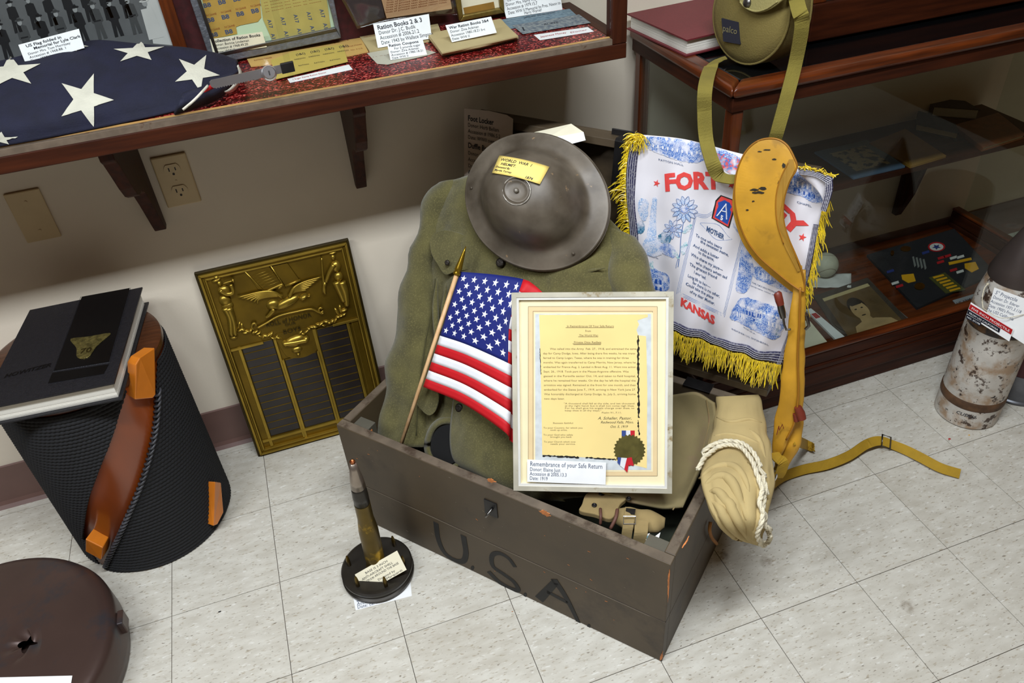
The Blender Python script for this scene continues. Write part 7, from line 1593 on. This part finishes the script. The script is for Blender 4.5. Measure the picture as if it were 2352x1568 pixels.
def stand(label, px, lines, m='white_paper', ink='ink', zb=DZ):
    p0 = onZ(*px[3], zb + .001); return pcard('label_card', label, px, p0, lean, lines, m, ink)
stand('tall Ration Books 2 and 3 label card in the case', ((857, 55), (985, 32), (992, 88), (868, 110)), [('Ration Books 2 & 3', .26, .27, .05, 1, .80), ('Donor Dr. J.C. Budik', .22, .48, .05, 0, .66), ('Accession # 2006.21.2', .22, .69, .05, 0, .70), ('Date: 1943 by Wallace Simpson', .22, .90, .05, 0, .93)], ink='ink', zb=D + .005)
stand('small Ration Coupons label card at the case front', ((889, 100), (970, 88), (981, 125), (897, 138)), [('Ration Coupons', .22, .22, .03, 1, .84), ('For 5 pounds sugar', .18, .42, .16, 0, .74), ('Donor: Zina Ackman', .18, .60, .04, 0, .80), ('Accession # 1980.18.21', .18, .78, .04, 0, .9), ('Date WW II', .18, .96, .04, 0, .46)], zb=D + .0014)
wb_ = thing('ration_book_stack', 'stack of worn tan ration books near case corner', 'booklets', onZ(1080, 90, D))
random.seed(5)
for k in range(5):
    j = lambda: random.uniform(-2, 2); z = D + .0008 + k * .0024
    dpoly([(982 + j(), 82 + j() - k * .8), (1150 + j(), 46 - k * .8), (1189 + j(), 86 - k * .8), (1102, 108 + j() - k), (1016 + j(), 126 - k * 1.2)], z + .0022, .0022, 'buff', 'booklet', wb_)
stand('War Ration Books 3 and 4 label card on tan booklets', ((1023, 58), (1128, 38), (1141, 75), (1038, 97)), [('War Ration Books 3&4', .22, .26, .06, 1, .86), ('Donor: Zina Ackman', .2, .48, .06, 0, .62), ('Accession 1980.18.21 b-c', .2, .69, .06, 0, .74), ('Date: WW II', .2, .90, .06, 0, .38)], zb=D + .0135)
# plastic sleeve with letter
sv = thing('plastic_sleeve', 'clear plastic sleeve holding a red-printed letter', 'sleeve', onY(930, 40, .66))
SYp = .675
bpoly([(860, -60), (1024, -60), (1038, 20), (888, 42)], SYp, .0006, flat('peach_paper', srgb(214, 170, 128)), 'letter', sv); bpoly([(770, -60), (862, -60), (884, 40), (820, 60)], SYp, .0006, flat('grey_print', srgb(58, 52, 56)), 'photo_card', sv)
btext([('lines of printed text about ration rules', (886 + k * .6, 30 - k * 5.5), (.985, -.17), (-.25, -.97), 5, 142) for k in range(7)], SYp - .0005, 'rust_ink', sv)
glass('plastic_film', (.97, .97, .96), .3, .12)
Gs = patch([[onY(750, -60, SYp - .004), onY(900, -60, SYp - .004), onY(1042, -60, SYp - .004)], [onY(796, 20, SYp - .006), onY(910, 0, SYp - .006), onY(1046, 0, SYp - .006)], [onY(820, 66, SYp - .004), onY(930, 42, SYp - .012), onY(1050, 34, SYp - .004)]], 16, 20)
Gs = [[p + Vector((0, -1, 0)) * .003 * noise.noise(p * 30) for p in r_] for r_ in Gs]; MB().sheet(Gs, .0005).build('film', 'plastic_film', sv, smooth=True)
# small gilt frame, certificate label, banknotes
gf = thing('gilt_picture_frame', 'small gilt frame with cream mount in the case', 'picture frame', onY(1100, 40, .69))
mat('gilt_frame', srgb(128, 108, 52), .35, .6, var=.25, scale=60)
bpoly([(1040, -60), (1150, -60), (1156, 26), (1056, 44)], .692, .003, 'cream_paper', 'mount', gf); bpoly([(1064, 18), (1134, 4), (1137, 20), (1067, 32)], .6915, .0006, 'ochre_cover', 'print', gf)
for q in ([(1034, -60), (1052, -60), (1064, 36), (1056, 50)], [(1056, 50), (1064, 36), (1150, 19), (1160, 30)], [(1142, -60), (1152, -60), (1160, 30), (1150, 19)]): bpoly(q, .682, .012, 'gilt_frame', 'frame_rail', gf, bev=.002)
stand('Framed Certificate label card at back right of case', ((1148, -18), (1282, -44), (1292, 22), (1163, 42)), [('Framed Certificate', .2, .22, .04, 1, .6), ('USA Honors Memory of Harry F. Warner', .17, .40, .08, 0, .88), ('Donor: Mrs. Harry Warner', .17, .56, .04, 0, .6), ('Accession # 1979.15.7', .17, .72, .04, 0, .52), ('Date: WW II Memorial by Pres. Nixon to', .17, .88, .04, 0, .9), ('Harry Warner', .17, 1.0, .3, 0, .3)])
mat('note_blue', srgb(128, 150, 160), .7, col2=srgb(88, 112, 128), scale=120); mat('note_grey', srgb(146, 152, 150), .7, col2=srgb(84, 96, 110), scale=130)
paper('banknote', 'pale blue invasion banknote under the grey one', [(1145, 46), (1308, 20), (1330, 40), (1172, 66)], DZ, .0004, 'note_blue', 'banknote', [('JAPANESE GOVERNMENT', (1204, 42), U1, 8, 74)], 'ink')
paper('banknote', 'grey-blue one unit banknote lying on top', [(1176, 58), (1330, 33), (1357, 52), (1201, 78)], DZ + .0008, .0004, 'note_grey', 'banknote', [('1', (1196, 72), U1, 22, 10), ('RUPEE', (1250, 58), U1, 9, 34)], 'ink')
paper('label_slip', 'white slip with red print below the banknotes', [(1226, 80), (1350, 62), (1364, 72), (1240, 92)], DZ, .0005, 'white_paper', 'slip', [('Japanese Money', (1242, 86), U1, 9, 60), ('Donor', (1310, 76), U1, 7, 40)], 'red_ink')
